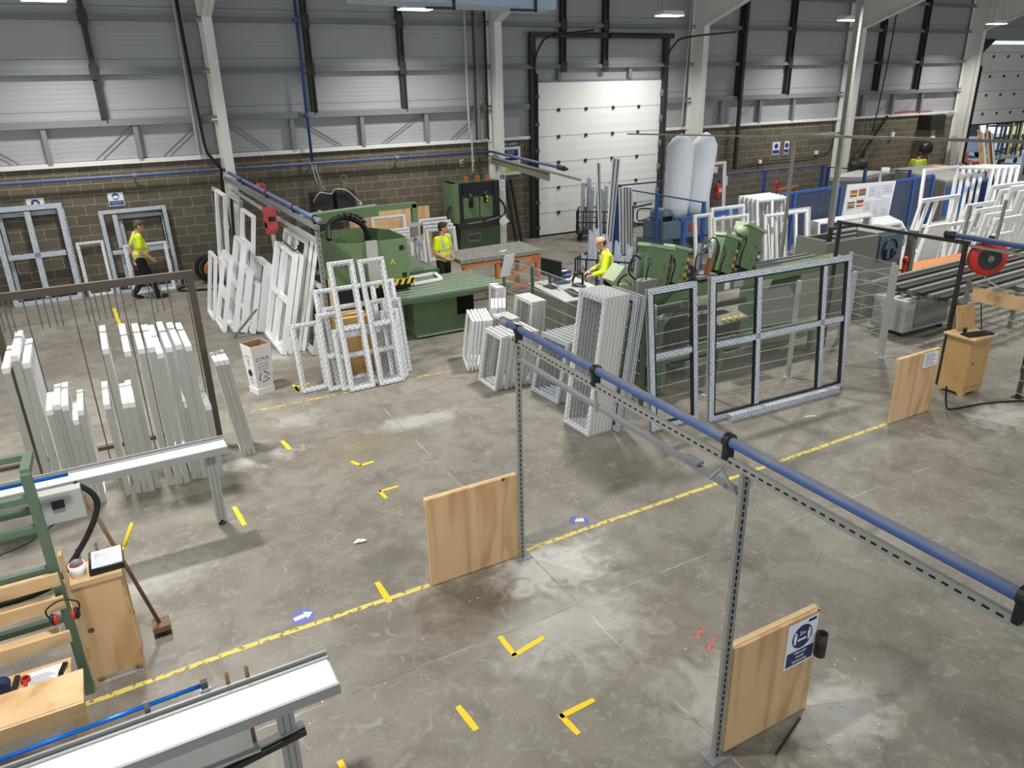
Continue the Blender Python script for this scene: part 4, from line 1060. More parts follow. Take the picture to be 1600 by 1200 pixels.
mb = MB(); mb.box(-0.13, 0.13, -0.001, 0, 0.34, 0.54); mb.box(-0.13, 0.13, -0.001, 0, 0.06, 0.26); mb.link('black_panel', 'black', t)
# fire point right of the dust bags
t = thing('fire_extinguisher', 'red fire extinguisher on the block wall behind the blue fence', 'fire extinguisher', (18.72, 19.53, 0.55))
mb = MB(); mb.lathe((0, 0, 0), [(0.085, 0), (0.09, 0.03), (0.09, 0.45), (0.03, 0.53)], 14); mb.link('cylinder', 'red', t, True)
mb = MB(); mb.box(-0.05, 0.05, 0.07, 0.108, 0.25, 0.4); mb.link('wall_bracket', 'dark', t)
mb = MB(); mb.box(-0.03, 0.03, -0.04, 0.02, 0.52, 0.6); mb.tube([(0.03, 0, 0.55), (0.12, -0.02, 0.45), (0.1, -0.02, 0.2)], 0.012, 6); mb.link('valve_and_hose', 'black', t)
mb = MB(); mb.box(-0.05, 0.05, -0.093, -0.085, 0.2, 0.35); mb.link('paper_label', 'paper', t)
mb = MB(); mb.box(18.5, 18.66, 19.58, 19.62, 1.4, 1.6); single('safety_sign', mb, 'card', 'small cream call-point plate above the fire extinguisher', 'sign')
mb = MB(); mb.box(19.02, 19.16, 19.58, 19.62, 0.95, 1.3); single('notice_sheet', mb, 'paper', 'small white notice right of the fire extinguisher on the wall', 'sign')

# ================================================================== boarded posts
def board(label, x, y, w, h, t_=0.025, lean=0):
    t = thing('plywood_board', label, 'plywood board', (x, y, 0))
    mb = MB(); mb.box(0, w, 0, t_, 0.01, h); mb.link('panel', 'ply', t)
    return t
t = board('plywood guard board standing on the yellow line at the far slotted post', 2.04, 5.455, 0.93, 0.92)
mb = MB(); mb.box(0, 0.93, 0.025, 0.06, 0.84, 0.92); mb.link('top_batten', 'plyedge', t)
tb = board('plywood guard board at the near slotted post, with the distancing sign on it', 3.055, 2.71, 0.805, 0.9)
mb = MB(); mb.box(0.0, 0.805, 0.025, 0.065, 0.85, 0.905); mb.link('top_batten', 'plyedge', tb)
tc_ = board('plywood guard board at the right with a paper notice, before the wooden cabinet', 8.7, 5.56, 0.87, 0.92)
mb = MB(); mb.box(0, 0.87, 0.025, 0.06, 0.86, 0.92); mb.link('top_batten', 'plyedge', tc_)
t = thing('distancing_sign', 'blue and white 2m maintain social distancing sign fixed to the near plywood board', 'sign', (3.545, 2.702, 0.5))
mb = MB(); mb.box(0, 0.29, 0, 0.006, 0, 0.38); mb.link('board', 'paper', t)
mb = MB(); mb.cyl((0.145, -0.001, 0.245), (0.145, 0, 0.245), 0.098, n=28); mb.box(0.19, 0.27, -0.001, 0, 0.345, 0.37); mb.link('blue_disc', 'navy', t)
mb = MB(); mb.box(0.015, 0.275, -0.001, 0, 0.015, 0.135); mb.link('blue_panel', 'navy', t)
lettering('2m', 0.05, 'paper', t, (0.145, -0.002, 0.275)); lettering('Maintain\nsocial\ndistancing', 0.036, 'paper', t, (0.145, -0.002, 0.078))
mb = MB()
for x in (0.078, 0.212):
    mb.cyl((x, -0.002, 0.287), (x, -0.001, 0.287), 0.011, n=12)
    mb.prism([(x - 0.018, -0.002, 0.272), (x + 0.018, -0.002, 0.272), (x + 0.013, -0.002, 0.235), (x + 0.009, -0.002, 0.195), (x - 0.009, -0.002, 0.195), (x - 0.013, -0.002, 0.235)], (0, 0.001, 0))
mb.prism([(0.1, -0.002, 0.222), (0.118, -0.002, 0.238), (0.118, -0.002, 0.23), (0.172, -0.002, 0.23), (0.172, -0.002, 0.238), (0.19, -0.002, 0.222), (0.172, -0.002, 0.206), (0.172, -0.002, 0.214), (0.118, -0.002, 0.214), (0.118, -0.002, 0.206)], (0, 0.001, 0))
mb.link('pictogram', 'paper', t)
mb = MB(); mb.lathe((3.86, 2.67, 0.53), [(0.036, 0), (0.04, 0.0), (0.04, 0.19), (0.034, 0.19), (0.034, 0.02)], 20); single('pipe_cup', mb, 'pvcbrown', 'short dark brown open tube fixed at the corner of the near plywood board', 'tube', smooth=True)
t = thing('paper_notice', 'printed white notice sheet at the upper right of the right plywood board', 'notice', (9.2, 5.552, 0.7))
mb = MB(); mb.box(0, 0.3, 0, 0.002, 0, 0.21); mb.link('sheet', 'paper', t)
mb = MB()
for k in range(9): mb.box(0.03, 0.27 - 0.03 * (k % 3), -0.0008, 0, 0.02 + 0.02 * k, 0.027 + 0.02 * k)
mb.link('printed_lines', 'ink', t)

# ================================================================== measuring benches
def bench(label, x0, x1, y0, y1, z, legs, extra=None):
    t = thing('profile_bench', label, 'bench', (x1, (y0 + y1) / 2, 0))
    mb = MB(); mb.box(x0, x1 - 0.01, y0 + 0.02, y1 - 0.055, z - 0.012, z); mb.build('top_plate', 'alutop', t)
    mb = MB(); mb.box(x0, x1, y0, y0 + 0.02, z - 0.07, z + 0.003); mb.box(x0, x1, y0 + 0.02, y1 - 0.05, z - 0.07, z - 0.013); mb.build('side_profile', 'alu', t)
    mb = MB(); mb.box(x0, x1, y1 - 0.055, y1 - 0.035, z - 0.03, z + 0.012); mb.box(x0, x1, y1 - 0.035, y1 - 0.015, z - 0.03, z - 0.005, 'mgrey'); mb.box(x0, x1, y1 - 0.015, y1, z - 0.07, z + 0.03); mb.build('back_fence', 'alu', t)
    for lx in legs:
        mb = MB(); yc = (y0 + y1) / 2
        mb.box(lx - 0.05, lx + 0.05, yc - 0.045, yc + 0.045, 0.07, z - 0.07)
        for o in (-0.02, 0.02): mb.box(lx + o - 0.004, lx + o + 0.004, yc - 0.047, yc - 0.045, 0.07, z - 0.07, 'mgrey')
        l = mb.build('leg', 'alu', t)
        mb = MB(); mb.cyl((lx, yc, 0.02), (lx, yc, 0.08), 0.014, n=10); mb.lathe((lx, yc, 0), [(0.04, 0), (0.04, 0.012), (0.02, 0.025)], 14); mb.build('levelling_foot', 'black', l)
    return t
bench('long measuring bench with pale top running under the storage rack, black feet', -3.2, 0.7, 7.5, 7.76, 0.93, (0.52, -2.4))
tf = bench('long measuring bench with blue tube in the lower left corner', -3.0, 0.73, 3.66, 3.97, 0.95, (0.4, -1.6))
mb = MB(); mb.cyl((-1.05, 4.0, 1.0), (-0.02, 4.02, 1.0), 0.014, n=12); mb.build('blue_tube', 'tube', tf, True)
mb = MB(); mb.lathe((-0.0, 4.02, 1.0), [(0.03, -0.02), (0.03, 0.02)], 12, 'x'); mb.box(-0.03, 0.03, 3.99, 4.0, 0.96, 0.99, 'paper'); mb.build('tube_end_stop', 'dark', tf)
mb = MB(); mb.bar((-0.32, 4.0, 0.96), (-0.32, 4.0, 1.04), 0.012, 0.03); mb.build('tube_clip', 'galv', tf)
for i, x in enumerate((0.13, 0.245)):
    mb = MB(); mb.cyl((x, 3.985, 0.9), (x, 3.985, 1.05), 0.013, n=10); mb.build('wooden_peg', 'broomwood', tf, True)
mb = MB(); mb.cyl((0.2, 3.76, 0.66), (0.2, 3.76, 0.9), 0.012, n=10); mb.build('wooden_peg', 'broomwood', tf, True)
mb = MB(); mb.bar((-0.3, 3.7, 0.62), (0.5, 3.8, 0.62), 0.05, 0.03); mb.bar((-0.3, 3.66, 0.6), (0.5, 3.76, 0.6), 0.03, 0.04, (0, 0, 1), 'dark'); mb.build('clamp_rail', 'alu', tf)
mb = MB(); mb.box(-1.2, 0.22, 3.68, 3.9, 0.66, 0.68); mb.build('lower_shelf', 'lgrey', tf)

# ================================================================== green tool rack, wooden desk, table, tools
t = thing('tool_rack', 'green steel tool rack with stepped wooden trays at the left edge', 'rack', (-0.8, 5.6, 0))
for x in (-0.79, -2.2):
    mb = MB(); mb.box(x - 0.03, x + 0.03, 5.57, 5.65, 0, 1.93); mb.bar((x, 5.61, 1.93), (x, 6.0, 1.9), 0.06, 0.05); mb.build('upright', 'greenm', t)
for z, dy in ((1.9, 0.38), (1.74, 0), (1.6, 0.1), (1.5, 0.0), (1.4, 0.12), (1.16, 0.0), (0.72, 0.0)):
    mb = MB(); mb.bar((-2.2, 5.6 + dy, z), (-0.82, 5.6 + dy, z), 0.05, 0.045); mb.build('cross_bar', 'greenm', t)
mb = MB(); mb.cyl((-2.4, 5.75, 1.8), (-0.56, 5.75, 1.79), 0.014, n=10); mb.build('blue_tube', 'tube', t, True)
for (y, z, h) in ((5.52, 1.06, 0.1), (5.46, 0.9, 0.1), (5.3, 0.72, 0.09)):
    mb = MB(); mb.box(-2.2, -0.76, y - 0.025, y, z, z + h); mb.box(-2.2, -0.83, y, y + 0.17, z, z + 0.02); mb.build('wooden_tray', 'pine', t)
mb = MB(); mb.box(-2.2, -0.8, 5.02, 5.3, 0.56, 0.58); mb.build('bottom_shelf', 'pine', t)
mb = MB(); mb.box(-2.2, -0.8, 5.0, 5.02, 0.5, 0.6); mb.build('shelf_edge', 'dark', t)
mb = MB(); mb.box(-0.8, -0.52, 5.84, 5.94, 1.38, 1.62); t2 = None
t2 = thing('control_box', 'grey electrical box with a black switch behind the green tool rack', 'control box', (-0.66, 5.9, 1.38))
mb.build('box', 'lgrey', t2)
mb = MB(); mb.box(-0.72, -0.64, 5.825, 5.84, 1.5, 1.56); mb.build('switch', 'black', t2)
mb = MB(); mb.tube([(-0.56, 5.95, 1.62), (-0.46, 5.95, 1.5), (-0.46, 5.95, 1.35), (-0.62, 5.9, 1.1), (-0.9, 5.85, 0.85), (-1.4, 5.9, 0.8)], 0.022, 8); mb.build('cable', 'rubber', t2, True)
mb = MB(); mb.tube([(-0.7, 5.9, 1.38), (-0.95, 5.95, 1.22), (-1.3, 5.95, 1.15)], 0.006, 5); mb.build('thin_wire', 'dark', t2)
# things on the rack
t = thing('ear_defenders', 'black and red ear defenders hanging on the green tool rack upright', 'ear defenders', (-0.78, 5.415, 0.8))
mb = MB(); mb.tube([(-0.09, 0, 0.06), (-0.1, 0, 0.14), (0, 0, 0.19), (0.1, 0, 0.14), (0.09, 0, 0.06)], 0.006, 6); mb.link('headband', 'black', t, True)
for x in (-0.075, 0.075):
    mb = MB(); mb.sphere((x, 0, 0.05), 0.024, 0.036, 0.048); mb.link('ear_cup', 'black', t, True)
    mb = MB(); mb.sphere((x * 0.75, -0.006, 0.05), 0.018, 0.034, 0.042); mb.link('cushion', 'red', t, True)
t = thing('paper_sheet', 'printed paper sheet lying on the lowest shelf of the green tool rack', 'paper', (-0.95, 5.14, 0.581))
mb = MB(); mb.box(-0.12, 0.12, -0.1, 0.12, 0, 0.002); mb.link('sheet', 'paper', t)
mb = MB()
for k in range(9): mb.box(-0.1, 0.06 - 0.02 * (k % 3), -0.085 + 0.018 * k, -0.079 + 0.018 * k, 0.002, 0.0026)
mb.link('printed_lines', 'ink', t)
mb = MB(); mb.bar((-0.86, 5.12, 0.595), (-0.83, 5.23, 0.595), 0.03, 0.02); mb.bar((-0.87, 5.11, 0.595), (-0.86, 5.08, 0.595), 0.02, 0.015); single('folding_knife', mb, 'black', 'black folding knife lying on the printed paper sheet', 'knife')
mb = MB(); mb.lathe((-1.2, 5.14, 0.633), [(0.05, -0.04), (0.05, 0.04)], 16, 'y'); single('tape_roll', mb, 'navy', 'dark blue tape roll on the lowest shelf of the green rack', 'tape')
mb = MB(); mb.bar((-1.14, 5.06, 0.6), (-1.12, 5.24, 0.6), 0.03, 0.025); single('chisel', mb, 'dark', 'grey-handled tool between the blue roll and the red shears', 'tool')
t = thing('shears', 'red-handled shears on the lowest shelf of the green rack', 'shears', (-1.07, 5.12, 0.592))
mb = MB(); mb.lathe((0.0, 0.06, 0.012), [(0.03, -0.01), (0.03, 0.01), (0.018, 0.01), (0.018, -0.01)], 14); mb.bar((0, 0.03, 0.01), (0.01, -0.06, 0.01), 0.025, 0.02); mb.link('handle', 'red', t)
mb = MB(); mb.bar((0.01, -0.06, 0.01), (0.015, -0.1, 0.01), 0.014, 0.006); mb.link('blade', 'galv', t)

t = thing('tool_desk', 'small wooden desk with side plank between the green rack and the broom', 'desk', (-0.57, 5.85, 0))
mb = MB(); mb.box(-0.73, -0.38, 5.66, 6.0, 0.9, 0.94); mb.build('top', 'pine', t)
mb = MB(); mb.box(-0.73, -0.4, 5.67, 5.69, 0.05, 0.9); mb.build('front_panel', 'ply', t)
mb = MB(); mb.box(-0.755, -0.73, 5.67, 5.75, 0.0, 1.2); mb.build('side_plank', 'pine', t)
for x, y in ((-0.705, 5.715), (-0.41, 5.715), (-0.705, 5.97), (-0.41, 5.97)):
    mb = MB(); mb.box(x - 0.025, x + 0.025, y - 0.02, y + 0.02, 0, 0.9); mb.build('leg', 'pine', t)
t = thing('clipboard', 'black clipboard with printed sheets on the small wooden desk', 'clipboard', (-0.474, 5.84, 0.941))
mb = MB(); mb.box(-0.12, 0.12, -0.14, 0.14, 0, 0.05); mb.link('ring_binder', 'black', t)
mb = MB(); mb.box(-0.1, 0.11, -0.12, 0.13, 0.05, 0.053); mb.link('sheet', 'paper', t)
mb = MB()
for k in range(10): mb.box(-0.08, 0.08 - 0.025 * (k % 3), -0.09 + 0.018 * k, -0.085 + 0.018 * k, 0.053, 0.0535)
mb.link('printed_lines', 'ink', t)
t = thing('tape_dispenser', 'white tub holding a metal tape cutter on the small wooden desk', 'tub', (-0.667, 5.77, 0.941))
mb = MB(); mb.lathe((0, 0, 0), [(0.054, 0), (0.06, 0.1), (0.054, 0.1), (0.05, 0.02)], 20); mb.link('tub', 'white', t, True)
mb = MB(); mb.sphere((0, 0, 0.11), 0.04, 0.035, 0.03); mb.link('steel_cap', 'galv', t, True)
mb = MB(); mb.lathe((0, 0, 0.09), [(0.052, 0), (0.05, 0.015)], 18); mb.link('filling', 'redd', t)
for x in (-0.66, -0.53):
    mb = MB(); mb.box(x - 0.012, x + 0.012, 5.985, 5.998, 0.94, 1.05); single('steel_ruler', mb, 'galv', ('left' if x < -0.6 else 'right') + ' of two upright steel strips behind the desk clipboard', 'ruler')
mb = MB(); mb.cyl((-0.34, 5.92, 1.0), (-0.25, 6.02, 1.13), 0.016, n=10); mb.cyl((-0.36, 5.9, 0.96), (-0.34, 5.92, 1.0), 0.01, n=8); single('yellow_handle_tool', mb, 'yellow', 'yellow-handled tool sticking up at the right side of the small desk', 'tool', smooth=True)
t = thing('broom', 'brown wooden broom leaning beside the small desk, head on the floor', 'broom', (-0.23, 6.05, 0))
mb = MB(); mb.cyl((-0.23, 6.06, 0.1), (-0.55, 6.2, 1.45), 0.016, n=10); mb.build('handle', 'broomwood', t, True)
mb = MB(); mb.box(-0.29, -0.15, 5.98, 6.13, 0.06, 0.11); mb.build('head', 'broomwood', t)
mb = MB()
for i in range(7):
    for j in range(7): mb.bar((-0.28 + 0.02 * i, 5.99 + 0.021 * j, 0), (-0.278 + 0.02 * i, 5.992 + 0.021 * j, 0.06), 0.006, 0.006)
mb.build('bristles', 'dark', t)
t = thing('wooden_table', 'low pale wooden table with a rough board top in the lower left corner', 'table', (-0.75, 4.7, 0))
mb = MB(); mb.box(-2.4, -0.69, 4.56, 4.88, 0.74, 0.76); mb.build('board_top', 'ply', t)
mb = MB(); mb.box(-2.4, -0.69, 4.54, 4.57, 0.65, 0.755); mb.build('front_rail', 'pine', t)
for x in (-0.74, -2.3):
    mb = MB(); mb.box(x - 0.045, x + 0.045, 4.58, 4.64, 0, 0.74); mb.build('leg', 'pine', t)
mb = MB(); mb.box(-2.3, -0.74, 4.585, 4.625, 0.12, 0.2); mb.build('stretcher', 'pine', t)

# ================================================================== recycling box
t = thing('recycling_box', 'tall white cardboard recycling box marked D.M.R standing on the open floor', 'recycling box', (1.7, 11.33, 0), R(17))
a, b_, hh = 0.13, 0.17, 0.78
mb = MB()
fr, tp = 0.12, 0.15
def quad_ring(z0, s0, z1, s1, th=0.006):
    c0 = [(-s0, -s0, z0), (s0, -s0, z0), (s0, s0, z0), (-s0, s0, z0)]; c1 = [(-s1, -s1, z1), (s1, -s1, z1), (s1, s1, z1), (-s1, s1, z1)]
    for i in range(4):
        j = (i + 1) % 4; mb.poly([c0[i], c0[j], c1[j], c1[i]])
        ii = lambda p: (p[0] * 0.965, p[1] * 0.965, p[2])
        mb.poly([ii(c0[j]), ii(c0[i]), ii(c1[i]), ii(c1[j])], None, 'cardin')
        mb.poly([c1[i], c1[j], ii(c1[j]), ii(c1[i])])
quad_ring(0.0, 0.125, hh, 0.165); mb.poly([(-0.12, -0.12, 0.01), (0.12, -0.12, 0.01), (0.12, 0.12, 0.01), (-0.12, 0.12, 0.01)], None, 'cardin'); mb.link('box', 'card', t)
mb = MB(); mb.box(-0.14, 0.14, -0.14, 0.14, 0.0, 0.09); mb.link('base_sleeve', 'card', t)
tl = math.atan2(0.04, hh)
def on_front(z): return -(0.125 + 0.04 * z / hh) - 0.001
for txt, s, z in (('D.M.R', 0.085, 0.56), ('NO FOOD', 0.036, 0.485), ('NO WASTE', 0.036, 0.44), ('NO GLASS', 0.036, 0.395)):
    lettering(txt, s, 'navy', t, (0, on_front(z), z), (PI / 2 + tl, 0, 0))
lettering('i', 0.1, 'signyellow', t, (-0.022, on_front(0.27) - 0.001, 0.275), (PI / 2 + tl, 0, 0)); lettering('A', 0.085, 'black', t, (0.018, on_front(0.27) - 0.001, 0.262), (PI / 2 + tl, 0, 0))
mb = MB()
for k in range(3):
    for q in range(6):
        a0 = 2 * PI * k / 3 + 0.27 * q; a1 = a0 + 0.27
        P = lambda a, r: (r * math.cos(a), on_front(0.27 + r * math.sin(a)) - 0.0005, 0.27 + r * math.sin(a))
        r0, r1 = 0.07, 0.085 + (0.01 if q == 5 else 0)
        mb.poly([P(a0, r0), P(a1, r0), P(a1, r1), P(a0, r1)])
mb.link('recycling_ring', 'navy', t)
for txt, s, z in (('PAPER WASTE', 0.026, 0.6), ('PAPER', 0.03, 0.54), ('CARD', 0.03, 0.5), ('TINS', 0.03, 0.46), ('RECYCLE', 0.03, 0.22), ('WITH US', 0.026, 0.17)):
    lettering(txt, s, 'navy', t, (on_front(z), 0, z), (PI / 2 + tl, 0, -PI / 2))
mb = MB(); mb.lathe((-0.151, 0, 0.34), [(0.055, 0), (0.055, 0.002), (0.043, 0.002), (0.043, 0)], 20, 'x'); mb.link('side_ring', 'navy', t)

# ================================================================== floor marks and litter
def flat(name, pts, mat, label, cat, group=None, h=0.002):
    mb = MB(); mb.prism([(x, y, 0.0006) for x, y in pts], (0, 0, h))
    return single(name, mb, mat, label, cat, group)
def strip(pts, w):
    a, c = Vector(pts[0]), Vector(pts[1]); d = (c - a).normalized(); n = Vector((-d.y, d.x)) * w / 2
    rnd = random.Random(int(a.x * 50)); k = max(2, int((c - a).length / 0.12)); L = []; Rr = []
    for i in range(k + 1):
        p = a + (c - a) * i / k
        L.append(tuple(p + n * rnd.uniform(0.75, 1.05))); Rr.append(tuple(p - n * rnd.uniform(0.75, 1.05)))
    return L + Rr[::-1]
for (a, c, lb) in (((-0.85, 5.47), (0.47, 5.5), 'worn yellow line from the wooden table to the blue arrow'), ((0.48, 5.5), (2.03, 5.49), 'yellow floor line from the blue arrow to the far plywood board'),
                   ((3.01, 5.52), (5.0, 5.54), 'yellow floor line starting right of the far plywood board'), ((5.03, 5.54), (8.68, 5.585), 'yellow floor line running up to the right plywood board'),
                   ):
    flat('floor_line', strip((a, c), 0.062), 'tapey', lb, 'floor line', 'lengths of the long yellow floor line')
flat('floor_line', strip(((1.38, 10.57), (4.55, 10.56)), 0.04), 'tapew', 'thin faded yellow line in front of the propped filmed frames', 'floor line')
flat('floor_line', strip(((-0.1, 18.0), (-0.03, 15.7)), 0.07), 'spray', 'yellow line on the floor seen through the rods of the storage rack', 'floor line')
flat('floor_line', strip(((9.7, 17.9), (13.2, 17.35)), 0.05), 'tapew', 'faint yellow line on the floor before the shut white door', 'floor line')
def mark(pts, w, lb, mat='spray', g='yellow spray marks on the floor'):
    mb = MB()
    for a, c in zip(pts, pts[1:]):
        a = Vector(a); c = Vector(c); d = (c - a).normalized(); n = Vector((-d.y, d.x)) * w / 2; a = a - d * w * 0.4; c = c + d * w * 0.2
        mb.prism([(p.x, p.y, 0.0008) for p in (a + n * 0.8, a - n * 0.8, (a + c) / 2 - n, c - n * 0.85, c + n * 0.85, (a + c) / 2 + n)], (0, 0, 0.0016))
    single('floor_mark', mb, mat, lb, 'floor mark', g)
mark([(1.55, 9.33), (1.58, 9.05)], 0.06, 'short yellow dash on the floor right of the storage rack')
mark([(0.69, 7.9), (0.72, 7.47)], 0.055, 'short yellow dash beside the measuring bench foot')
mark([(2.17, 8.28), (2.23, 8.13), (2.4, 8.15)], 0.05, 'yellow corner mark farthest up the open floor')
mark([(2.43, 7.4), (2.22, 7.4), (2.23, 7.22)], 0.045, 'yellow corner mark between the far corner mark and the far plywood board')
mark([(1.62, 5.76), (1.62, 5.45)], 0.06, 'yellow dash crossing the long yellow line left of the far plywood board')
mark([(2.27, 4.52), (2.27, 4.28), (2.58, 4.34)], 0.05, 'large yellow corner mark nearest below the far plywood board')
mark([(1.64, 4.0), (1.66, 3.76)], 0.055, 'lone yellow dash near the bottom of the picture')
mark([(2.54, 3.56), (2.26, 3.55), (2.28, 3.36)], 0.05, 'yellow corner mark nearest the near slotted post')
mark([(0.72, 3.97), (0.74, 3.6)], 0.05, 'yellow dash at the end of the near measuring bench')
mark([(2.17, 11.3), (2.18, 11.0), (2.18, 11.2), (2.4, 11.24)], 0.05, 'yellow corner mark beside the recycling box')
mark([(3.69, 3.68), (3.81, 3.76)], 0.03, 'upper of two red spray dashes behind the near slotted post', 'sprayr', 'red spray dashes')
mark([(3.66, 3.52), (3.82, 3.62)], 0.035, 'lower of two red spray dashes behind the near slotted post', 'sprayr', 'red spray dashes')
t = thing('floor_sticker', 'round blue floor sticker with a white arrow beside the yellow line', 'floor sticker', (0.89, 5.65, 0.0006), R(8))
mb = MB(); mb.prism([(0.105 * math.cos(a), 0.105 * math.sin(a), 0) for a in [2 * PI * i / 28 for i in range(28)]], (0, 0, 0.0012)); mb.link('disc', 'stick', t)
mb = MB(); mb.prism([(-0.085, -0.026, 0.0013), (0.02, -0.026, 0.0013), (0.02, -0.055, 0.0013), (0.09, 0.0, 0.0013), (0.02, 0.055, 0.0013), (0.02, 0.026, 0.0013), (-0.085, 0.026, 0.0013)], (0, 0, 0.0008)); mb.link('arrow', 'stickw', t)
t = thing('floor_sticker', 'worn blue floor sticker remnant right of the far plywood board', 'floor sticker', (3.85, 5.7, 0.0006), R(-35))
mb = MB()
for s in (-1, 1): mb.prism([(s * 0.1, -0.07, 0), (s * 0.1, 0.05, 0), (s * 0.04, 0.08, 0), (s * 0.05, -0.08, 0)][::s], (0, 0, 0.0012))
mb.link('disc', 'stick', t)
mb = MB(); mb.prism([(-0.05, -0.03, 0.0013), (0.05, -0.02, 0.0013), (0.04, 0.05, 0.0013), (-0.04, 0.03, 0.0013)], (0, 0, 0.0008)); mb.link('arrow', 'stickw', t)
t = thing('film_scrap', 'crumpled scrap of silvery film on the open floor', 'litter', (1.7, 6.5, 0))
mb = MB(); rnd = random.Random(3)
for i in range(6):
    x, y = rnd.uniform(-.04, .04), rnd.uniform(-.03, .03)
    mb.poly([(x - .04, y, 0.004), (x, y - .025, 0.012 + rnd.uniform(0, .015)), (x + .04, y + .005, 0.006), (x + .01, y + .03, 0.02)])
mb.link('film', 'white', t)
rnd = random.Random(11); mb = MB()
CL = [(3.1, 5.35, .3, 26), (3.7, 5.3, .5, 10), (3.9, 2.5, .35, 40), (4.3, 2.9, .5, 10), (3.4, 3.4, .9, 14), (10.1, 5.1, .7, 40), (1.2, 4.6, .7, 8), (2.6, 7.6, .8, 6), (4.6, 4.2, 1.0, 10), (6.8, 4.2, 1.2, 10), (7.5, 5.9, .6, 6), (2.7, 5.1, .5, 12)]
for cx, cy, s, n in CL:
    for i in range(n):
        x, y = rnd.gauss(cx, s * 0.5), rnd.gauss(cy, s * 0.4); a = rnd.uniform(0, PI); l = rnd.uniform(.005, .02)
        if (1.9 < x < 3.2 and 5.3 < y < 5.6) or (2.85 < x < 3.95 and 2.45 < y < 2.85): continue
        mb.bar((x, y, 0.004), (x + l * math.cos(a), y + l * math.sin(a), 0.004), rnd.uniform(.004, .009), 0.005)
o = mb.link('floor_scraps', 'debris'); tag(o, 'white plastic chips and sweepings scattered on the concrete', 'litter'); o['kind'] = 'stuff'
mb = MB(); mb.bar((7.95, 6.3, 0.006), (8.1, 6.25, 0.006), 0.02, 0.012); single('plastic_offcut', mb, 'debris', 'small white offcut on the floor before the biggest filmed frame', 'offcut')
mb = MB(); mb.bar((4.02, 3.23, 0.004), (4.06, 3.14, 0.004), 0.05, 0.006); single('plastic_offcut', mb, 'debris', 'pale curled offcut right of the brown tube on the near board', 'offcut')
mb = MB(); mb.bar((3.35, 2.52, 0.008), (3.75, 2.66, 0.008), 0.012, 0.014); single('thin_rod', mb, 'dark', 'thin dark rod on the floor at the foot of the near plywood board', 'rod')

t = thing('painted_letters', 'white painted letter E and figure 2 on the block wall above the green cabinet machine', 'marking', (9.35, WY - 0.002, 2.2))
lettering('E', 0.27, 'card', t, (-0.19, 0, 0.12)); lettering('2', 0.27, 'card', t, (0.17, 0, 0.12))

# ================================================================== wire guard fence round the green machine
def wire_panel(mb, p0, p1, z0, z1, dv=0.03, hs=(0, 0.2, 0.4, 0.6, 0.8, 1.0, 1.2, 1.36), r=0.0028):
    p0 = Vector((p0[0], p0[1], 0)); p1 = Vector((p1[0], p1[1], 0)); L = (p1 - p0).length; a = (p1 - p0) / L
    n = int(L / dv)
    for i in range(n + 1):
        p = p0 + a * (L * i / n); mb.bar((p.x, p.y, z0), (p.x, p.y, z1), r, r, a)
    for h in hs:
        z = min(z0 + h, z1); mb.bar((p0.x, p0.y, z), (p1.x, p1.y, z), r * 1.6, r * 3.4)

def fence(label, pts, z0, z1, postmat='lgrey', wiremat='wire', group=None, dv=0.03, post=0.05, hs=None, cat='fence', name='wire_fence', rail=None, skip=()):
    t = thing(name, label, cat, (pts[0][0], pts[0][1], 0), 0, group)
    hs = hs or [k * 0.2 for k in range(int((z1 - z0) / 0.2) + 1)] + [z1 - z0]
    for i, (a, c) in enumerate(zip(pts, pts[1:])):
        if i in skip: continue
        mb = MB(); wire_panel(mb, a, c, z0, z1, dv, hs); mb.build('wire_panel', wiremat, t)
        if rail:
            mb = MB(); mb.bar((a[0], a[1], z1), (c[0], c[1], z1), 0.03, 0.03); mb.build('top_rail', rail, t)
    for p in pts:
        mb = MB(); mb.box(p[0] - post / 2, p[0] + post / 2, p[1] - post / 2, p[1] + post / 2, 0, z1 + 0.02); mb.box(p[0] - 0.07, p[0] + 0.07, p[1] - 0.06, p[1] + 0.06, 0, 0.01)
        mb.build('post', postmat, t)
    return t
fence('wire guard fence with white top wires along the left side of the green machine', [(6.12, 11.55), (6.24, 10.75), (6.24, 9.2), (6.24, 7.72)], 0.1, 1.46, 'greend')
fence('wire guard fence in front of the green machine, behind the two big filmed frames', [(6.3, 7.6), (7.36, 7.6), (8.92, 7.48), (10.05, 7.4), (10.9, 7.3)], 0.12, 1.52)
fence('wire guard fence closing the right side of the green machine', [(11.03, 7.44), (11.16, 8.35)], 0.12, 1.52)
fence('wire guard fence to the right of the hose reel, running towards the camera', [(10.95, 6.16), (10.93, 4.9), (10.9, 3.6)], 0.1, 1.5, 'mgrey')
fence('low wire guard panel in front of the right fence, beside the wooden cabinet', [(11.05, 5.2), (11.5, 4.65), (11.95, 4.05)], 0.1, 0.72, 'dark')
mb = MB(); mb.box(10.9, 10.92, 5.02, 6.06, 1.26, 1.46); single('timber_plank', mb, 'pine', 'knotty pine plank fixed along the top of the right wire fence', 'plank')

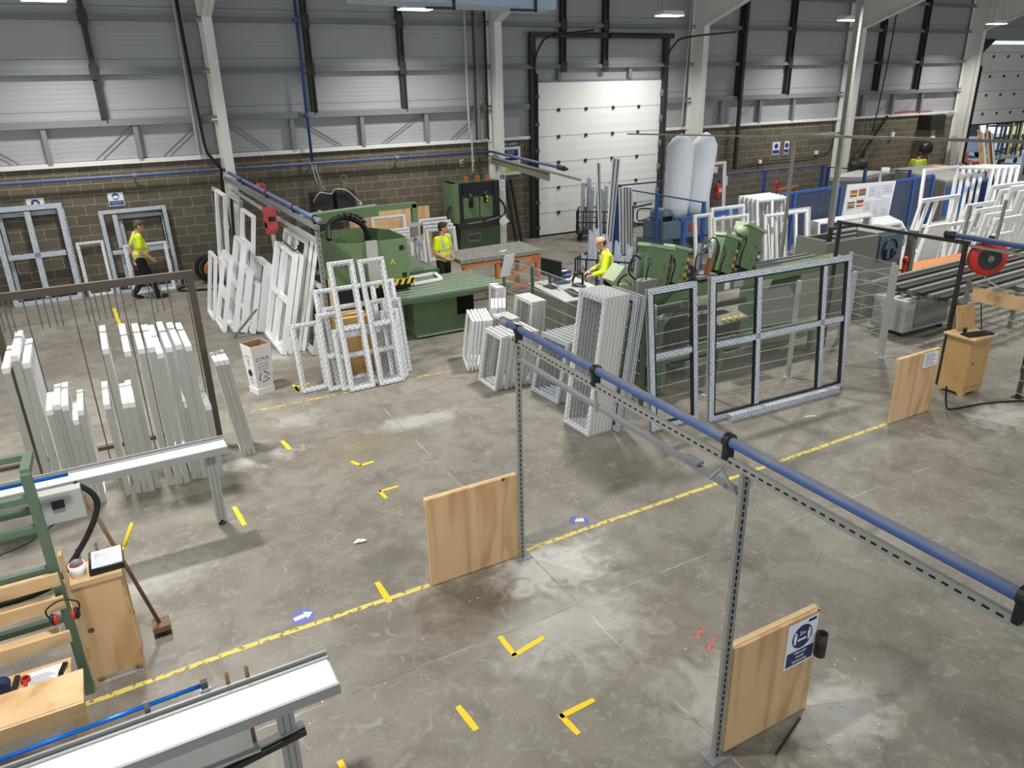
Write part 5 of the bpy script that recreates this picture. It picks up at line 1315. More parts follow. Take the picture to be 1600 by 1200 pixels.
# ================================================================== green double-mitre machine behind the fence
t = thing('profile_saw', 'long green profile machine with tilted heads behind the wire fence', 'machine', (8.6, 8.8, 0))
mb = MB()
mb.prism([(7.05, 8.62, 1.16), (11.3, 8.62, 1.22), (11.3, 8.62, 1.42), (7.05, 8.62, 1.36)], (0, 0.22, 0)); mb.build('main_beam', 'green', t)
mb = MB(); mb.box(7.0, 10.9, 8.84, 8.9, 1.4, 1.44); mb.box(7.0, 10.8, 8.94, 8.98, 1.42, 1.46); mb.build('guide_rails', 'galv', t)
mb = MB(); mb.box(7.3, 9.2, 8.78, 9.2, 1.38, 1.42); mb.build('rail_bed', 'dark', t)
for i, (x0, x1) in enumerate(((6.7, 7.9), (9.6, 10.4))):
    mb = MB(); mb.box(x0, x1, 8.7, 9.3, 0.0, 1.16); mb.build('pedestal', 'greend', t)
mb = MB(); mb.box(6.65, 10.45, 8.1, 8.22, 0.42, 0.56); mb.prism([(7.9, 8.12, 0.42), (9.9, 8.12, 0.42), (9.9, 8.12, 0.3)], (0, 0.08, 0)); mb.build('lower_beam', 'green', t)
mb = MB(); mb.box(6.9, 8.6, 8.25, 8.65, 0.56, 0.86); mb.build('drive_housing', 'dark', t)
mb = MB(); mb.prism([(7.9, 8.0, 0.86), (8.5, 8.0, 0.9), (8.5, 8.24, 0.94), (7.9, 8.24, 0.9)], (0, 0, 0.025)); mb.build('chip_tray', 'mgrey', t)
mb = MB()
for k in range(4): mb.box(8.0 + 0.12 * k, 8.06 + 0.12 * k, 8.02, 8.08, 0.92, 0.945)
mb.build('tray_slots', 'yellow', t)
mb = MB(); mb.cyl((7.0, 8.5, 0.98), (8.9, 8.5, 1.02), 0.05, n=10); mb.cyl((7.1, 8.45, 0.3), (8.8, 8.45, 0.3), 0.09, n=12); mb.build('cylinder_bank', 'black', t, True)
mb = MB(); mb.prism([(8.9, 8.3, 0.56), (10.2, 8.3, 0.56), (9.9, 8.5, 1.1), (9.2, 8.5, 1.1)], (0, 0.04, 0)); mb.build('chute', 'mgrey', t)
for x in (6.95, 8.1, 10.2):
    mb = MB(); mb.bar((x, 8.16, 0), (x, 8.16, 0.45), 0.1, 0.1); mb.box(x - 0.09, x + 0.09, 8.07, 8.25, 0, 0.02); mb.build('foot', 'green', t)
mb = MB(); mb.bar((6.72, 8.0, 0.0), (6.72, 8.0, 1.2), 0.12, 0.1); mb.box(6.6, 6.84, 7.9, 8.1, 0, 0.015); mb.build('front_column', 'greend', t)
mb = MB(); mb.bar((6.72, 8.1, 1.0), (7.6, 8.6, 1.25), 0.1, 0.2); mb.bar((6.9, 8.2, 0.5), (7.5, 8.5, 0.15), 0.06, 0.06); mb.build('bracing', 'green', t)
def head(name, x, y, z, w, d, l, tilt, mat, motor):
    """tilted cutting head: slab leaning to the right, cap on top, motor on its back"""
    c = math.cos(R(tilt)); s = math.sin(R(tilt))
    U = Vector((s, 0.1, c)).normalized(); A = Vector((c, -0.0, -s)); V = U.cross(A).normalized()
    o = Vector((x, y, z))
    def slab(mb, u0, u1, a0, a1, v0, v1, m=None):
        cs = []
        for uu in (u0, u1):
            cs += [o + U * uu + A * aa + V * vv for aa, vv in ((a0, v0), (a1, v0), (a1, v1), (a0, v1))]
        mb.hexa(cs, 1, 1, 1, m)
    mb = MB(); slab(mb, 0, l, -w / 2, w / 2, -d / 2, d / 2); h = mb.build('cutting_head', mat, t, bevel=0.008)
    mb = MB(); slab(mb, l, l + 0.05, -w / 2 - 0.02, w / 2 + 0.05, -d / 2 - 0.02, d / 2 + 0.02); mb.build('cap_plate', 'greenp', h)
    for uu in (0.25, 0.6):
        for aa in (-0.3, 0.3): mb = MB(); q = o + U * (l * uu) + A * (w * aa) - V * (d / 2); mb.cyl(q, q - V * 0.03, 0.02, n=8); mb.build('bolt', 'galv', h)
    mb = MB(); q = o + U * (l * 0.8) + A * (w * 0.1) + V * (d / 2)
    mb.cyl(q, q + V * 0.2, 0.085, n=14); mb.build('motor', motor, h)
    mb = MB(); slab(mb, -0.12, l * 0.8, -w / 2 - 0.1, -w / 2 - 0.03, -0.03, 0.03); mb.build('slide_rail', 'galv', h)
    mb = MB(); slab(mb, 0.05, 0.42, w / 2 + 0.02, w / 2 + 0.1, -0.06, 0.06); mb.build('clamp_block', 'yellow' if w < 0.4 else 'orange', h)
    mb = MB()
    for k in range(3):
        q = o + U * (0.1 + 0.12 * k) + A * (w / 2 + 0.06)
        mb.cyl(q - V * 0.14, q + V * 0.1, 0.028, n=10)
    mb.build('air_cylinder', 'galv', h)
    mb = MB(); q = o + U * (l * .7) - V * (d / 2)
    mb.tube([q - A * w * .4, q - A * (w * .7) - V * 0.15 - U * 0.1, q - A * w * .6 - V * 0.1 - U * 0.35, q - A * w * .2 - U * 0.5], 0.012, 6); mb.build('hose', 'rubber', h, True)
    return h
head('h1', 7.12, 8.75, 1.4, 0.44, 0.24, 0.62, 14, 'green', 'greenp')
head('h2', 7.58, 8.8, 1.42, 0.3, 0.22, 0.52, 16, 'green', 'lgrey')
head('h3', 8.62, 8.85, 1.44, 0.32, 0.22, 0.56, 20, 'green', 'lgrey')
head('h4', 9.1, 8.9, 1.44, 0.42, 0.24, 0.66, 24, 'green', 'greenp')
mb = MB(); mb.cyl((8.98, 8.7, 2.06), (9.06, 8.95, 2.1), 0.07, n=14); mb.cyl((9.06, 8.95, 2.1), (9.4, 8.9, 2.14), 0.035, n=10); mb.build('feed_motor', 'greenp', t, True)
mb = MB(); mb.bar((8.24, 8.72, 1.45), (8.32, 8.74, 1.72), 0.07, 0.06); mb.build('centre_stop', 'orange', t)
mb = MB(); mb.box(8.02, 8.42, 8.66, 8.9, 1.42, 1.47); mb.bar((8.1, 8.8, 1.47), (8.2, 8.85, 1.95), 0.06, 0.08); mb.cyl((8.16, 8.8, 1.8), (8.34, 8.8, 1.98), 0.035, n=10); mb.build('stop_slide', 'galv', t)
mb = MB(); mb.tube([(8.2, 8.75, 1.95), (8.3, 8.7, 2.05), (8.42, 8.7, 1.95), (8.4, 8.7, 1.7)], 0.012, 6); mb.tube([(8.15, 8.7, 1.9), (8.0, 8.7, 1.8), (7.98, 8.7, 1.6)], 0.012, 6); mb.build('stop_hose', 'black', t, True)
mb = MB(); mb.bar((8.05, 8.8, 1.5), (7.8, 8.85, 1.72), 0.05, 0.14); mb.bar((7.95, 8.8, 1.46), (7.72, 8.8, 1.6), 0.05, 0.1); mb.build('gripper', 'dark', t)
mb = MB(); mb.prism([(6.55, 8.45, 1.05), (6.9, 8.45, 1.05), (7.06, 8.45, 1.62), (6.72, 8.45, 1.62)], (0, 0.18, 0)); mb.build('side_guard', 'mgrey', t)
mb = MB(); mb.prism([(6.42, 8.7, 1.62), (6.62, 8.7, 1.82), (6.88, 8.7, 1.58), (6.7, 8.7, 1.4)], (0, 0.3, 0)); mb.build('switch_box', 'greenp', t)
mb = MB()
mb.tube([(6.5 + 0.17 * math.cos(a), 8.6, 1.42 + 0.17 * math.sin(a)) for a in [i * 0.45 for i in range(15)]], 0.012, 6, sub=2)
mb.build('yellow_cable', 'greenp', t, True)
mb = MB()
mb.tube([(6.5, 8.62, 1.1), (6.4, 8.6, 1.35), (6.45, 8.6, 1.65), (6.6, 8.62, 1.72)], 0.015, 6)
mb.tube([(6.9, 8.7, 1.9), (6.7, 8.6, 1.98), (6.62, 8.6, 1.75), (6.85, 8.6, 1.55)], 0.015, 6); mb.tube([(6.5, 8.55, 1.25), (6.65, 8.5, 1.4), (6.75, 8.5, 1.3), (6.6, 8.5, 1.2)], 0.02, 6)
mb.build('black_hose', 'rubber', t, True)
mb = MB(); mb.box(6.75, 7.4, 8.2, 8.35, 1.16, 1.2); mb.cyl((6.85, 8.28, 1.22), (7.3, 8.28, 1.22), 0.05, n=10); mb.build('pneumatic_unit', 'black', t)
mb = MB(); mb.prism([(7.95, 8.6, 1.12), (8.2, 8.6, 1.12), (8.1, 8.6, 0.86)], (0, 0.02, 0)); mb.prism([(9.3, 8.6, 1.24), (9.62, 8.6, 1.24), (9.45, 8.6, 0.95)], (0, 0.03, 0)); mb.build('gusset', 'greenp', t)
mb = MB(); mb.box(8.55, 8.66, 8.615, 8.62, 1.2, 1.34); mb.box(8.75, 8.95, 8.612, 8.62, 1.21, 1.37, 'lgrey'); mb.build('data_plate', 'paper', t)

# desk with monitor inside the fence
t = thing('control_desk', 'grey control desk inside the wire fence, before the bald worker', 'desk', (7.3, 11.0, 0))
mb = MB(); mb.prism([(6.8, 10.55, 0), (6.8, 11.75, 0), (6.8, 11.75, 0.86), (6.8, 10.55, 0.8)], (0.9, 0, 0)); mb.build('cabinet', 'mgrey', t, bevel=0.02)
mb = MB(); mb.prism([(6.75, 10.5, 0.815), (6.75, 11.8, 0.875), (6.75, 11.8, 0.9), (6.75, 10.5, 0.84)], (1.0, 0, 0)); mb.build('top', 'lgrey', t)
t = thing('monitor', 'black computer monitor standing on the control desk', 'monitor', (6.98, 11.35, 0.893), R(-78))
mb = MB(); mb.box(-0.26, 0.26, -0.02, 0.02, 0.18, 0.5); mb.link('casing', 'black', t, bevel=0.006)
mb = MB(); mb.box(-0.24, 0.24, 0.0201, 0.022, 0.2, 0.48); mb.link('screen', 'seal', t)
mb = MB(); mb.box(-0.04, 0.04, -0.04, -0.02, 0.05, 0.3); mb.box(-0.12, 0.12, -0.09, 0.08, 0, 0.015); mb.link('stand', 'black', t)
t = thing('keyboard', 'black keyboard on the control desk beside the monitor', 'keyboard', (7.12, 10.85, 0.869), R(80), None, 0)
mb = MB(); mb.box(-0.23, 0.23, -0.08, 0.08, 0, 0.02); mb.link('base', 'black', t)
mb = MB()
for i in range(12):
    for j in range(4): mb.box(-0.21 + i * 0.035, -0.183 + i * 0.035, -0.065 + j * 0.034, -0.04 + j * 0.034, 0.02, 0.026)
mb.link('keys', 'dark', t)
t = thing('letter_trays', 'blue and white paper tray pile right of the monitor', 'paper tray', (7.3, 11.5, 0.896))
for k in range(3):
    mb = MB(); mb.box(-0.14, 0.14, -0.1, 0.1, 0.09 * k, 0.09 * k + 0.012); mb.box(-0.14, 0.14, -0.1, -0.09, 0.09 * k, 0.09 * k + 0.05); mb.box(-0.14, 0.14, 0.09, 0.1, 0.09 * k, 0.09 * k + 0.07); mb.link('tray', 'blue', t)
    mb = MB(); mb.box(-0.12, 0.13, -0.085, 0.085, 0.09 * k + 0.013, 0.09 * k + 0.025); mb.link('papers', 'paper', t)
t = thing('label_scanner', 'black hand scanner in its holder at the right end of the control desk', 'scanner', (7.45, 11.2, 0.883))
mb = MB(); mb.tube([(-0.08, 0, 0.0), (-0.1, 0, 0.12), (0, 0, 0.24), (0.1, 0, 0.2), (0.12, 0, 0.02)], 0.022, 8); mb.link('arm', 'black', t, True)
mb = MB(); mb.sphere((-0.02, 0, 0.22), 0.06, 0.04, 0.04); mb.lathe((0.02, 0, 0), [(0.12, 0), (0.11, 0.02)], 16); mb.link('head', 'black', t, True)
mb = MB(); mb.bar((6.06, 11.4, 1.2), (6.06, 11.2, 1.62), 0.004, 0.2, (1, 0, 0)); single('paper_sheet', mb, 'paper', 'white paper sheet pinned at the corner of the wire fence', 'paper')

# ================================================================== green corner-cleaning machine, roller tables
t = thing('corner_machine', 'green frame-cleaning machine with tub-shaped guard and overhead arm', 'machine', (4.1, 13.2, 0))
mb = MB(); mb.box(3.45, 4.25, 12.75, 14.3, 0.0, 1.0); mb.box(4.25, 4.8, 13.54, 14.3, 0.0, 1.0); mb.box(4.25, 4.8, 12.74, 13.54, 0.9, 1.05); mb.build('base', 'black', t)
def tub(mb, z0, z1, th=0.02):
    P = [(3.5, 13.0), (3.75, 12.72), (4.1, 12.7), (4.78, 12.7), (4.82, 12.9), (4.82, 13.7), (4.5, 14.25), (3.7, 14.3), (3.46, 13.9)]
    n = len(P); cx = sum(p[0] for p in P) / n; cy = sum(p[1] for p in P) / n
    Q = [(p[0] + (cx - p[0]) * 0.04, p[1] + (cy - p[1]) * 0.04) for p in P]
    for i in range(n):
        j = (i + 1) % n
        mb.prism([(P[i][0], P[i][1], z0), (P[j][0], P[j][1], z0), (Q[j][0], Q[j][1], z0), (Q[i][0], Q[i][1], z0)], (0, 0, z1 - z0))
mb = MB(); tub(mb, 1.05, 1.82); mb.build('guard_tub', 'green', t)
mb = MB(); mb.box(4.0, 4.2, 12.66, 12.72, 1.0, 1.84); mb.build('grey_post', 'lgrey', t)
mb = MB(); mb.box(4.62, 4.7, 12.69, 12.7, 1.62, 1.7); mb.box(4.64, 4.72, 12.69, 12.7, 1.12, 1.2); mb.build('latch', 'black', t)
mb = MB(); mb.prism([(4.42, 12.695, 1.38), (4.52, 12.695, 1.38), (4.47, 12.695, 1.48)], (0, -0.004, 0)); mb.build('warning_triangle', 'yellow', t)
mb = MB(); mb.box(4.455, 4.485, 12.689, 12.691, 1.395, 1.42); mb.build('warning_mark', 'black', t)
mb = MB(); mb.box(4.0, 4.85, 12.64, 12.67, 1.0, 1.1)
for k in range(7):
    x = 4.02 + 0.12 * k; mb.prism([(x, 12.638, 1.0), (x + 0.06, 12.638, 1.0), (x + 0.11, 12.638, 1.1), (x + 0.05, 12.638, 1.1)], (0, 0.004, 0), 'black')
mb.build('hazard_stripe', 'yellow', t)
mb = MB(); mb.tube([(3.5, 13.2, 1.85), (3.6, 13.4, 2.1), (4.0, 13.7, 2.12), (4.35, 13.8, 1.9), (4.4, 13.8, 1.5)], 0.05, 8)
mb.build('cable_chain', 'black', t)
mb = MB()
for k in range(10):
    a = PI * (0.05 + 0.09 * k); mb.box(3.98 - 0.42 * math.cos(a) - 0.02, 3.98 - 0.42 * math.cos(a) + 0.02, 13.45 + 0.03 * k, 13.62 + 0.03 * k, 1.84 + 0.32 * math.sin(a), 1.88 + 0.33 * math.sin(a))
mb.build('chain_links', 'dark', t)
mb = MB(); mb.prism([(3.3, 14.5, 1.9), (4.9, 14.5, 1.96), (4.9, 14.5, 2.16), (3.3, 14.5, 2.1)], (0, 0.14, 0)); mb.build('arm_beam', 'green', t)
mb = MB(); mb.hexa([(3.3, 14.5, 2.1), (3.3, 14.66, 2.1), (3.3, 14.66, 2.115), (3.3, 14.5, 2.115), (4.88, 14.5, 2.16), (4.88, 14.66, 2.16), (4.88, 14.66, 2.175), (4.88, 14.5, 2.175)]); mb.build('arm_cover', 'greenp', t)
mb = MB(); mb.bar((4.9, 14.57, 2.1), (5.72, 14.57, 2.1), 0.1, 0.11); mb.bar((5.68, 14.57, 2.12), (5.68, 14.57, 1.72), 0.1, 0.12, (1, 0, 0)); mb.build('arm_bracket', 'green', t)
mb = MB(); mb.bar((3.45, 14.57, 0), (3.45, 14.57, 1.9), 0.14, 0.14, (1, 0, 0)); mb.build('arm_column', 'greend', t)
mb = MB(); mb.prism([(5.5, 14.45, 1.38), (5.72, 14.4, 1.36), (5.86, 14.6, 1.36), (5.64, 14.65, 1.38)], (0, 0, 0.38)); p = mb.build('control_panel', 'lgrey', t)
mb = MB(); mb.prism([(5.715, 14.41, 1.5), (5.835, 14.58, 1.5), (5.835, 14.58, 1.68), (5.715, 14.41, 1.68)], (0.012, -0.008, 0)); mb.build('panel_screen', 'seal', p)
mb = MB(); mb.box(5.53, 5.68, 14.41, 14.43, 1.5, 1.68); mb.build('keypad', 'mgrey', p)
mb = MB(); mb.cyl((5.6, 14.42, 1.43), (5.6, 14.38, 1.43), 0.03, n=10); mb.build('stop_button', 'redd', p)
def roller_table(name, label, x0, x1, y0, y1, z, cutx=0.0, group=None):
    t = thing(name, label, 'roller table', ((x0 + x1) / 2, (y0 + y1) / 2, 0), 0, group)
    P = [(x0, y0), (x1 - cutx * 0.1, y0), (x1, y0 + 0.15), (x1 - cutx, y1), (x0, y1)]
    mb = MB(); mb.prism([(x, y, z - 0.1) for x, y in P], (0, 0, 0.07)); mb.build('bed', 'greend', t)
    n = int((y1 - y0) / 0.17)
    for i in range(n):
        y = y0 + (i + 0.5) * (y1 - y0) / n; xe = x1 - cutx * (y - y0) / (y1 - y0)
        mb = MB(); mb.box(x0, xe, y - 0.055, y + 0.055, z - 0.03, z); mb.build('slat', 'greenm', t)
        mb = MB(); mb.box(x0, xe, y + 0.055, y + 0.07, z - 0.03, z + 0.008); mb.build('support_strip', 'greenp', t)
    for x, y in ((x0 + 0.1, y0 + 0.08), (x1 - 0.35, y0 + 0.08), (x0 + 0.1, y1 - 0.08), (x1 - cutx - 0.2, y1 - 0.08)):
        mb = MB(); mb.box(x - 0.03, x + 0.03, y - 0.03, y + 0.03, 0, z - 0.1); mb.build('leg', 'greend', t)
    return t
roller_table('roller_table', 'green slatted table in front of the worker, nearer the camera', 4.3, 6.6, 12.12, 13.5, 0.86, 0.35)
roller_table('roller_table', 'green slatted table behind the cleaning machine, beside the worker', 4.86, 5.92, 13.98, 15.5, 0.86)
t = thing('machine_cabinet', 'green cabinet with sloped panels under the front slatted table', 'machine', (5.35, 12.8, 0))
mb = MB(); mb.box(4.72, 5.6, 12.5, 13.2, 0.04, 0.74); mb.build('body', 'green', t)
mb = MB(); mb.prism([(4.7, 12.5, 0.3), (4.7, 12.34, 0.04), (4.7, 12.5, 0.04)], (1.3, 0, 0)); mb.build('sloped_skirt', 'green', t)
mb = MB(); mb.box(5.6, 6.0, 12.6, 13.2, 0.1, 0.74); mb.build('open_bay', 'hole', t)
mb = MB()
for k in range(8): mb.cyl((5.62 + 0.05 * k, 12.58, 0.24), (5.62 + 0.05 * k, 12.54, 0.25 + 0.01 * (k % 3)), 0.016, n=8); mb.cyl((5.72 + 0.034 * k, 12.58, 0.64), (5.72 + 0.034 * k, 12.55, 0.64), 0.013, n=8)
mb.build('valve_fittings', 'lgrey', t)
mb = MB(); mb.box(5.52, 5.58, 12.49, 12.5, 0.14, 0.24); mb.build('lock', 'black', t)
t = thing('small_frame', 'small grey and white frame lying on the green slatted table', 'window frame', (4.92, 12.95, 0.875), R(8))
mb = MB()
for a, c in (((0, 0), (0.62, 0)), ((0.62, 0), (0.78, 0.5)), ((0.78, 0.5), (0.16, 0.5)), ((0.16, 0.5), (0, 0))):
    mb.bar((a[0], a[1], 0.02), (c[0], c[1], 0.02), 0.07, 0.04)
mb.link('outer_frame', 'white', t)

# bench with carpet top
t = thing('carpet_bench', 'workbench with speckled carpet top on orange-brown timber legs', 'workbench', (7.4, 14.6, 0))
P = [(6.4, 14.0), (8.4, 14.0), (8.44, 15.12), (6.46, 15.0)]
mb = MB(); mb.prism([(x, y, 0.88) for x, y in P], (0, 0, 0.08)); mb.build('carpet_top', 'chip', t)
mb = MB(); mb.bar((6.45, 14.05, 0.84), (8.35, 14.05, 0.84), 0.05, 0.1); mb.bar((6.5, 14.95, 0.84), (8.35, 15.05, 0.84), 0.05, 0.1); mb.build('apron', 'orange', t)
for x, y in ((6.52, 14.07), (7.3, 14.07), (8.3, 14.07), (6.52, 14.92), (8.3, 15.02)):
    mb = MB(); mb.box(x - 0.045, x + 0.045, y - 0.035, y + 0.035, 0, 0.88); mb.build('leg', 'orange', t)
mb = MB(); mb.bar((6.52, 14.08, 0.2), (8.3, 14.08, 0.22), 0.04, 0.08); mb.bar((7.3, 14.05, 0.25), (8.3, 14.05, 0.78), 0.04, 0.08); mb.bar((7.35, 14.1, 0.75), (8.28, 14.98, 0.25), 0.04, 0.08); mb.build('brace', 'orange', t)
mb = MB(); mb.bar((7.5, 14.3, 0.965), (7.68, 14.38, 0.965), 0.05, 0.008); single('paper_sheet', mb, 'paper', 'small white paper slip lying on the carpet-topped bench', 'paper')

# ================================================================== things against the back wall
def leaning_board(name, label, x0, x1, y, z1, mat, cat, z0=0.0):
    mb = MB(); mb.prism([(x0, y, z0), (x1, y, z0), (x1, y + 0.22, z1), (x0, y + 0.22, z1)], (0, 0.025, 0)); return single(name, mb, mat, label, cat)
leaning_board('chipboard_sheet', 'pale chipboard sheet leaning on the block wall behind the green arm', 5.72, 8.0, 19.2, 1.3, 'ply', 'board')
frame('casement_frame', 'white-filmed frame highest of those leaning on the chipboard sheet', WF, 6.18, 18.75, 1, 0.95, 1.22, 9, 'filmw', 0.08, 0.06, group='white-filmed frames at the chipboard sheet')
for i in range(4):
    frame('casement_frame', ORD[i] + ' from the wall of the low white-filmed frames left of the worker', WF, 5.9 + 0.06 * i, 18.5 - 0.1 * i, 0, 1.3, 0.92 - 0.06 * i, 9, 'filmw', 0.08, 0.06, [0.35, 0.7] if i == 3 else [], group='white-filmed frames at the chipboard sheet')
for i in range(4):
    frame('casement_frame', ORD[i] + ' from the wall of the white-filmed frames right of the worker', WF, 7.28 + 0.06 * i, 18.68 - 0.13 * i, 0, 1.04 - 0.06 * i, 1.06 - 0.07 * i, 9, 'filmw', 0.085, 0.06, group='white-filmed frames at the chipboard sheet')
t = thing('welding_unit', 'two dark box motors on a bracket at the back wall, pale hoses on top', 'machine', (5.3, 19.15, 0))
for x in (4.98, 5.58):
    mb = MB(); mb.box(x - 0.24, x + 0.24, 18.95, 19.35, 1.42, 1.92); m_ = mb.build('motor_box', 'dark', t)
    mb = MB(); mb.cyl((x + 0.02, 19.15, 1.92), (x + 0.02, 19.15, 2.14), 0.07, n=12); mb.tube([(x, 19.1, 2.14), (x - 0.05, 19.1, 2.25), (x + 0.08, 19.1, 2.28), (x + 0.16, 19.1, 1.95)], 0.012, 6); mb.build('hose_head', 'mgrey', m_)
mb = MB()
mb.tube([(4.74, 18.92, 1.75), (4.9, 18.85, 1.95), (5.2, 18.9, 1.9), (5.3, 18.9, 2.0), (5.6, 18.9, 1.95), (5.85, 18.9, 1.7), (5.95, 18.9, 1.62)], 0.018, 6); mb.sphere((4.85, 18.88, 1.48), 0.06); mb.sphere((5.92, 18.9, 1.58), 0.05); mb.build('hoses', 'lgrey', t, True)
mb = MB(); mb.box(4.8, 5.45, 19.0, 19.3, 0, 1.42); mb.build('stand', 'dark', t)
t = thing('milling_cabinet', 'green and dark cabinet machine at the back wall left of the second column', 'machine', (9.15, 18.9, 0))
mb = MB(); mb.box(8.45, 9.85, 18.75, 19.4, 0.85, 1.9); mb.build('housing', 'teal' if False else 'greend', t)
mb = MB(); mb.box(8.44, 8.6, 18.7, 19.4, 0.85, 1.9); mb.build('side_panel', 'green', t)
for x0, x1 in ((8.72, 9.2), (9.24, 9.62)):
    mb = MB(); mb.box(x0, x1, 18.72, 18.75, 0.95, 1.5); mb.build('door_panel', 'green', t)
mb = MB(); mb.box(8.6, 8.72, 18.71, 18.75, 0.85, 1.9); mb.box(9.62, 9.84, 18.71, 18.75, 0.85, 1.9); mb.box(8.7, 9.64, 18.71, 18.75, 1.56, 1.9); mb.build('dark_facing', 'teal' if False else 'seal', t)
mb = MB(); mb.cyl((8.95, 18.7, 1.62), (8.95, 18.7, 1.25), 0.06, n=10); mb.build('air_regulator', 'black', t, True); mb = MB(); mb.cyl((9.4, 18.7, 1.65), (9.4, 18.7, 1.35), 0.05, n=10); mb.build('air_regulator', 'black', t, True)
mb = MB(); mb.cyl((9.42, 18.64, 1.5), (9.42, 18.68, 1.5), 0.035, n=10); mb.build('gauge', 'yellow', t); mb = MB(); mb.cyl((9.42, 18.64, 1.4), (9.42, 18.68, 1.4), 0.03, n=10); mb.build('gauge', 'yellow', t)
mb = MB(); mb.box(8.5, 9.75, 18.6, 19.3, 0.72, 0.85); mb.build('worktable', 'dark', t)
mb = MB(); mb.bar((8.75, 18.55, 0.84), (9.2, 18.55, 0.86), 0.03, 0.03); mb.bar((9.3, 18.55, 0.86), (9.75, 18.6, 0.92), 0.03, 0.03); mb.build('handle', 'galv', t)
mb = MB(); mb.box(8.6, 9.8, 18.7, 19.3, 0, 0.72); mb.build('pedestal', 'greend', t)
mb = MB(); mb.box(8.8, 9.2, 18.69, 18.7, 0.3, 0.55)
for k in range(6): mb.box(8.84 + 0.06 * k, 8.87 + 0.06 * k, 18.685, 18.69, 0.36, 0.5, 'black')
mb.build('socket_panel', 'mgrey', t)
mb = MB(); mb.tube([(9.86, 18.8, 1.4), (10.0, 18.75, 1.2), (9.98, 18.7, 0.98), (9.75, 18.65, 0.9)], 0.03, 8); mb.tube([(8.42, 18.9, 1.3), (8.3, 18.85, 1.1), (8.35, 18.8, 0.8)], 0.03, 8); mb.build('hose', 'rubber', t, True)
for k, x in enumerate((8.95, 9.3, 9.6)):
    mb = MB(); mb.box(x - 0.05, x + 0.05, 18.9, 19.0, 1.9, 2.04); mb.build('timber_block', 'orange', t)
mb = MB(); mb.prism([(9.7, 18.5, 0.8), (9.8, 18.5, 0.68), (10.0, 18.45, 0.8), (9.85, 18.5, 0.98)], (0, 0.02, 0)); single('rag', mb, 'card', 'pale rag hanging at the right side of the green cabinet machine', 'rag')
for x, lb in ((10.62, 'left'), (10.8, 'right')):
    mb = MB(); mb.bar((x, 19.2, 0), (x - 0.12, 19.58, 1.8), 0.07, 0.05); single('steel_section', mb, 'dark', lb + ' of two dark steel bars leaning on the wall beside the shut door', 'steel bar')

# ================================================================== trolley with profile lengths before the shut door
def cage_trolley(label, x, y, rz, w, d, profs, h=0.62, nv=5, prefix='', grp='', mat='filmg'):
    t = thing('cage_trolley', label, 'trolley', (x, y, 0), R(rz))
    mb = MB(); mb.box(-w / 2, w / 2, -d / 2, d / 2, 0.2, 0.24); mb.link('deck', 'dark', t)
    mb = MB()
    for z in (0.24, 0.24 + h / 2, 0.24 + h):
        for a, c in (((-w / 2, -d / 2), (w / 2, -d / 2)), ((w / 2, -d / 2), (w / 2, d / 2)), ((w / 2, d / 2), (-w / 2, d / 2)), ((-w / 2, d / 2), (-w / 2, -d / 2))):
            mb.bar((a[0], a[1], z), (c[0], c[1], z), 0.03, 0.03)
    for i in range(nv + 1):
        for yy in (-d / 2, d / 2): mb.bar((-w / 2 + w * i / nv, yy, 0.22), (-w / 2 + w * i / nv, yy, 0.24 + h), 0.028, 0.028)
        for xx in (-w / 2, w / 2): mb.bar((xx, -d / 2 + d * i / nv, 0.22), (xx, -d / 2 + d * i / nv, 0.24 + h), 0.02, 0.02)
    mb.link('cage', 'seal', t)
    for sx in (-1, 1):
        for sy in (-1, 1):
            mb = MB(); mb.cyl((sx * (w / 2 - 0.08), sy * (d / 2 - 0.08) - 0.02, 0.07), (sx * (w / 2 - 0.08), sy * (d / 2 - 0.08) + 0.02, 0.07), 0.07, n=14); mb.box(sx * (w / 2 - 0.08) - 0.03, sx * (w / 2 - 0.08) + 0.03, sy * (d / 2 - 0.08) - 0.03, sy * (d / 2 - 0.08) + 0.03, 0.1, 0.2); mb.link('caster', 'rubber', t)
    for i, (px, py, ph, pw) in enumerate(profs):
        mb = MB(); q = Matrix.Translation((x, y, 0)) @ Matrix.Rotation(R(rz), 4, 'Z')
        c0 = q @ Vector((px, py, 0.245)); c1 = q @ Vector((px + 0.02, py + 0.03, 0.245 + ph))
        mb.bar(c0, c1, pw, 0.07, (1, 0, 0)); p = q @ Vector((px + 0.02 - pw / 4, py + 0.03, 0.245 + ph)); mb.bar(p, p + Vector((0, 0, 0.09)), pw / 3, 0.05, (1, 0, 0)); p = q @ Vector((px + 0.02 + pw / 3, py + 0.03, 0.245 + ph)); mb.bar(p, p + Vector((0, 0, 0.06)), pw / 4, 0.05, (1, 0, 0))
        single('profile_length', mb, mat, ORD[i] + prefix, 'profile', grp)
    return t
cage_trolley('dark wire cage trolley with filmed profile ends before the shut white door', 12.86, 18.45, -38, 1.0, 0.9,
             [(-0.36, -0.1, 1.3, 0.12), (-0.2, 0.05, 1.42, 0.12), (-0.1, -0.12, 1.2, 0.13), (0.08, 0.0, 1.3, 0.12), (0.22, -0.1, 1.12, 0.13), (0.3, 0.1, 1.2, 0.1)], prefix=' filmed profile from the left in the cage trolley at the shut door', grp='profiles in the trolley at the shut door')
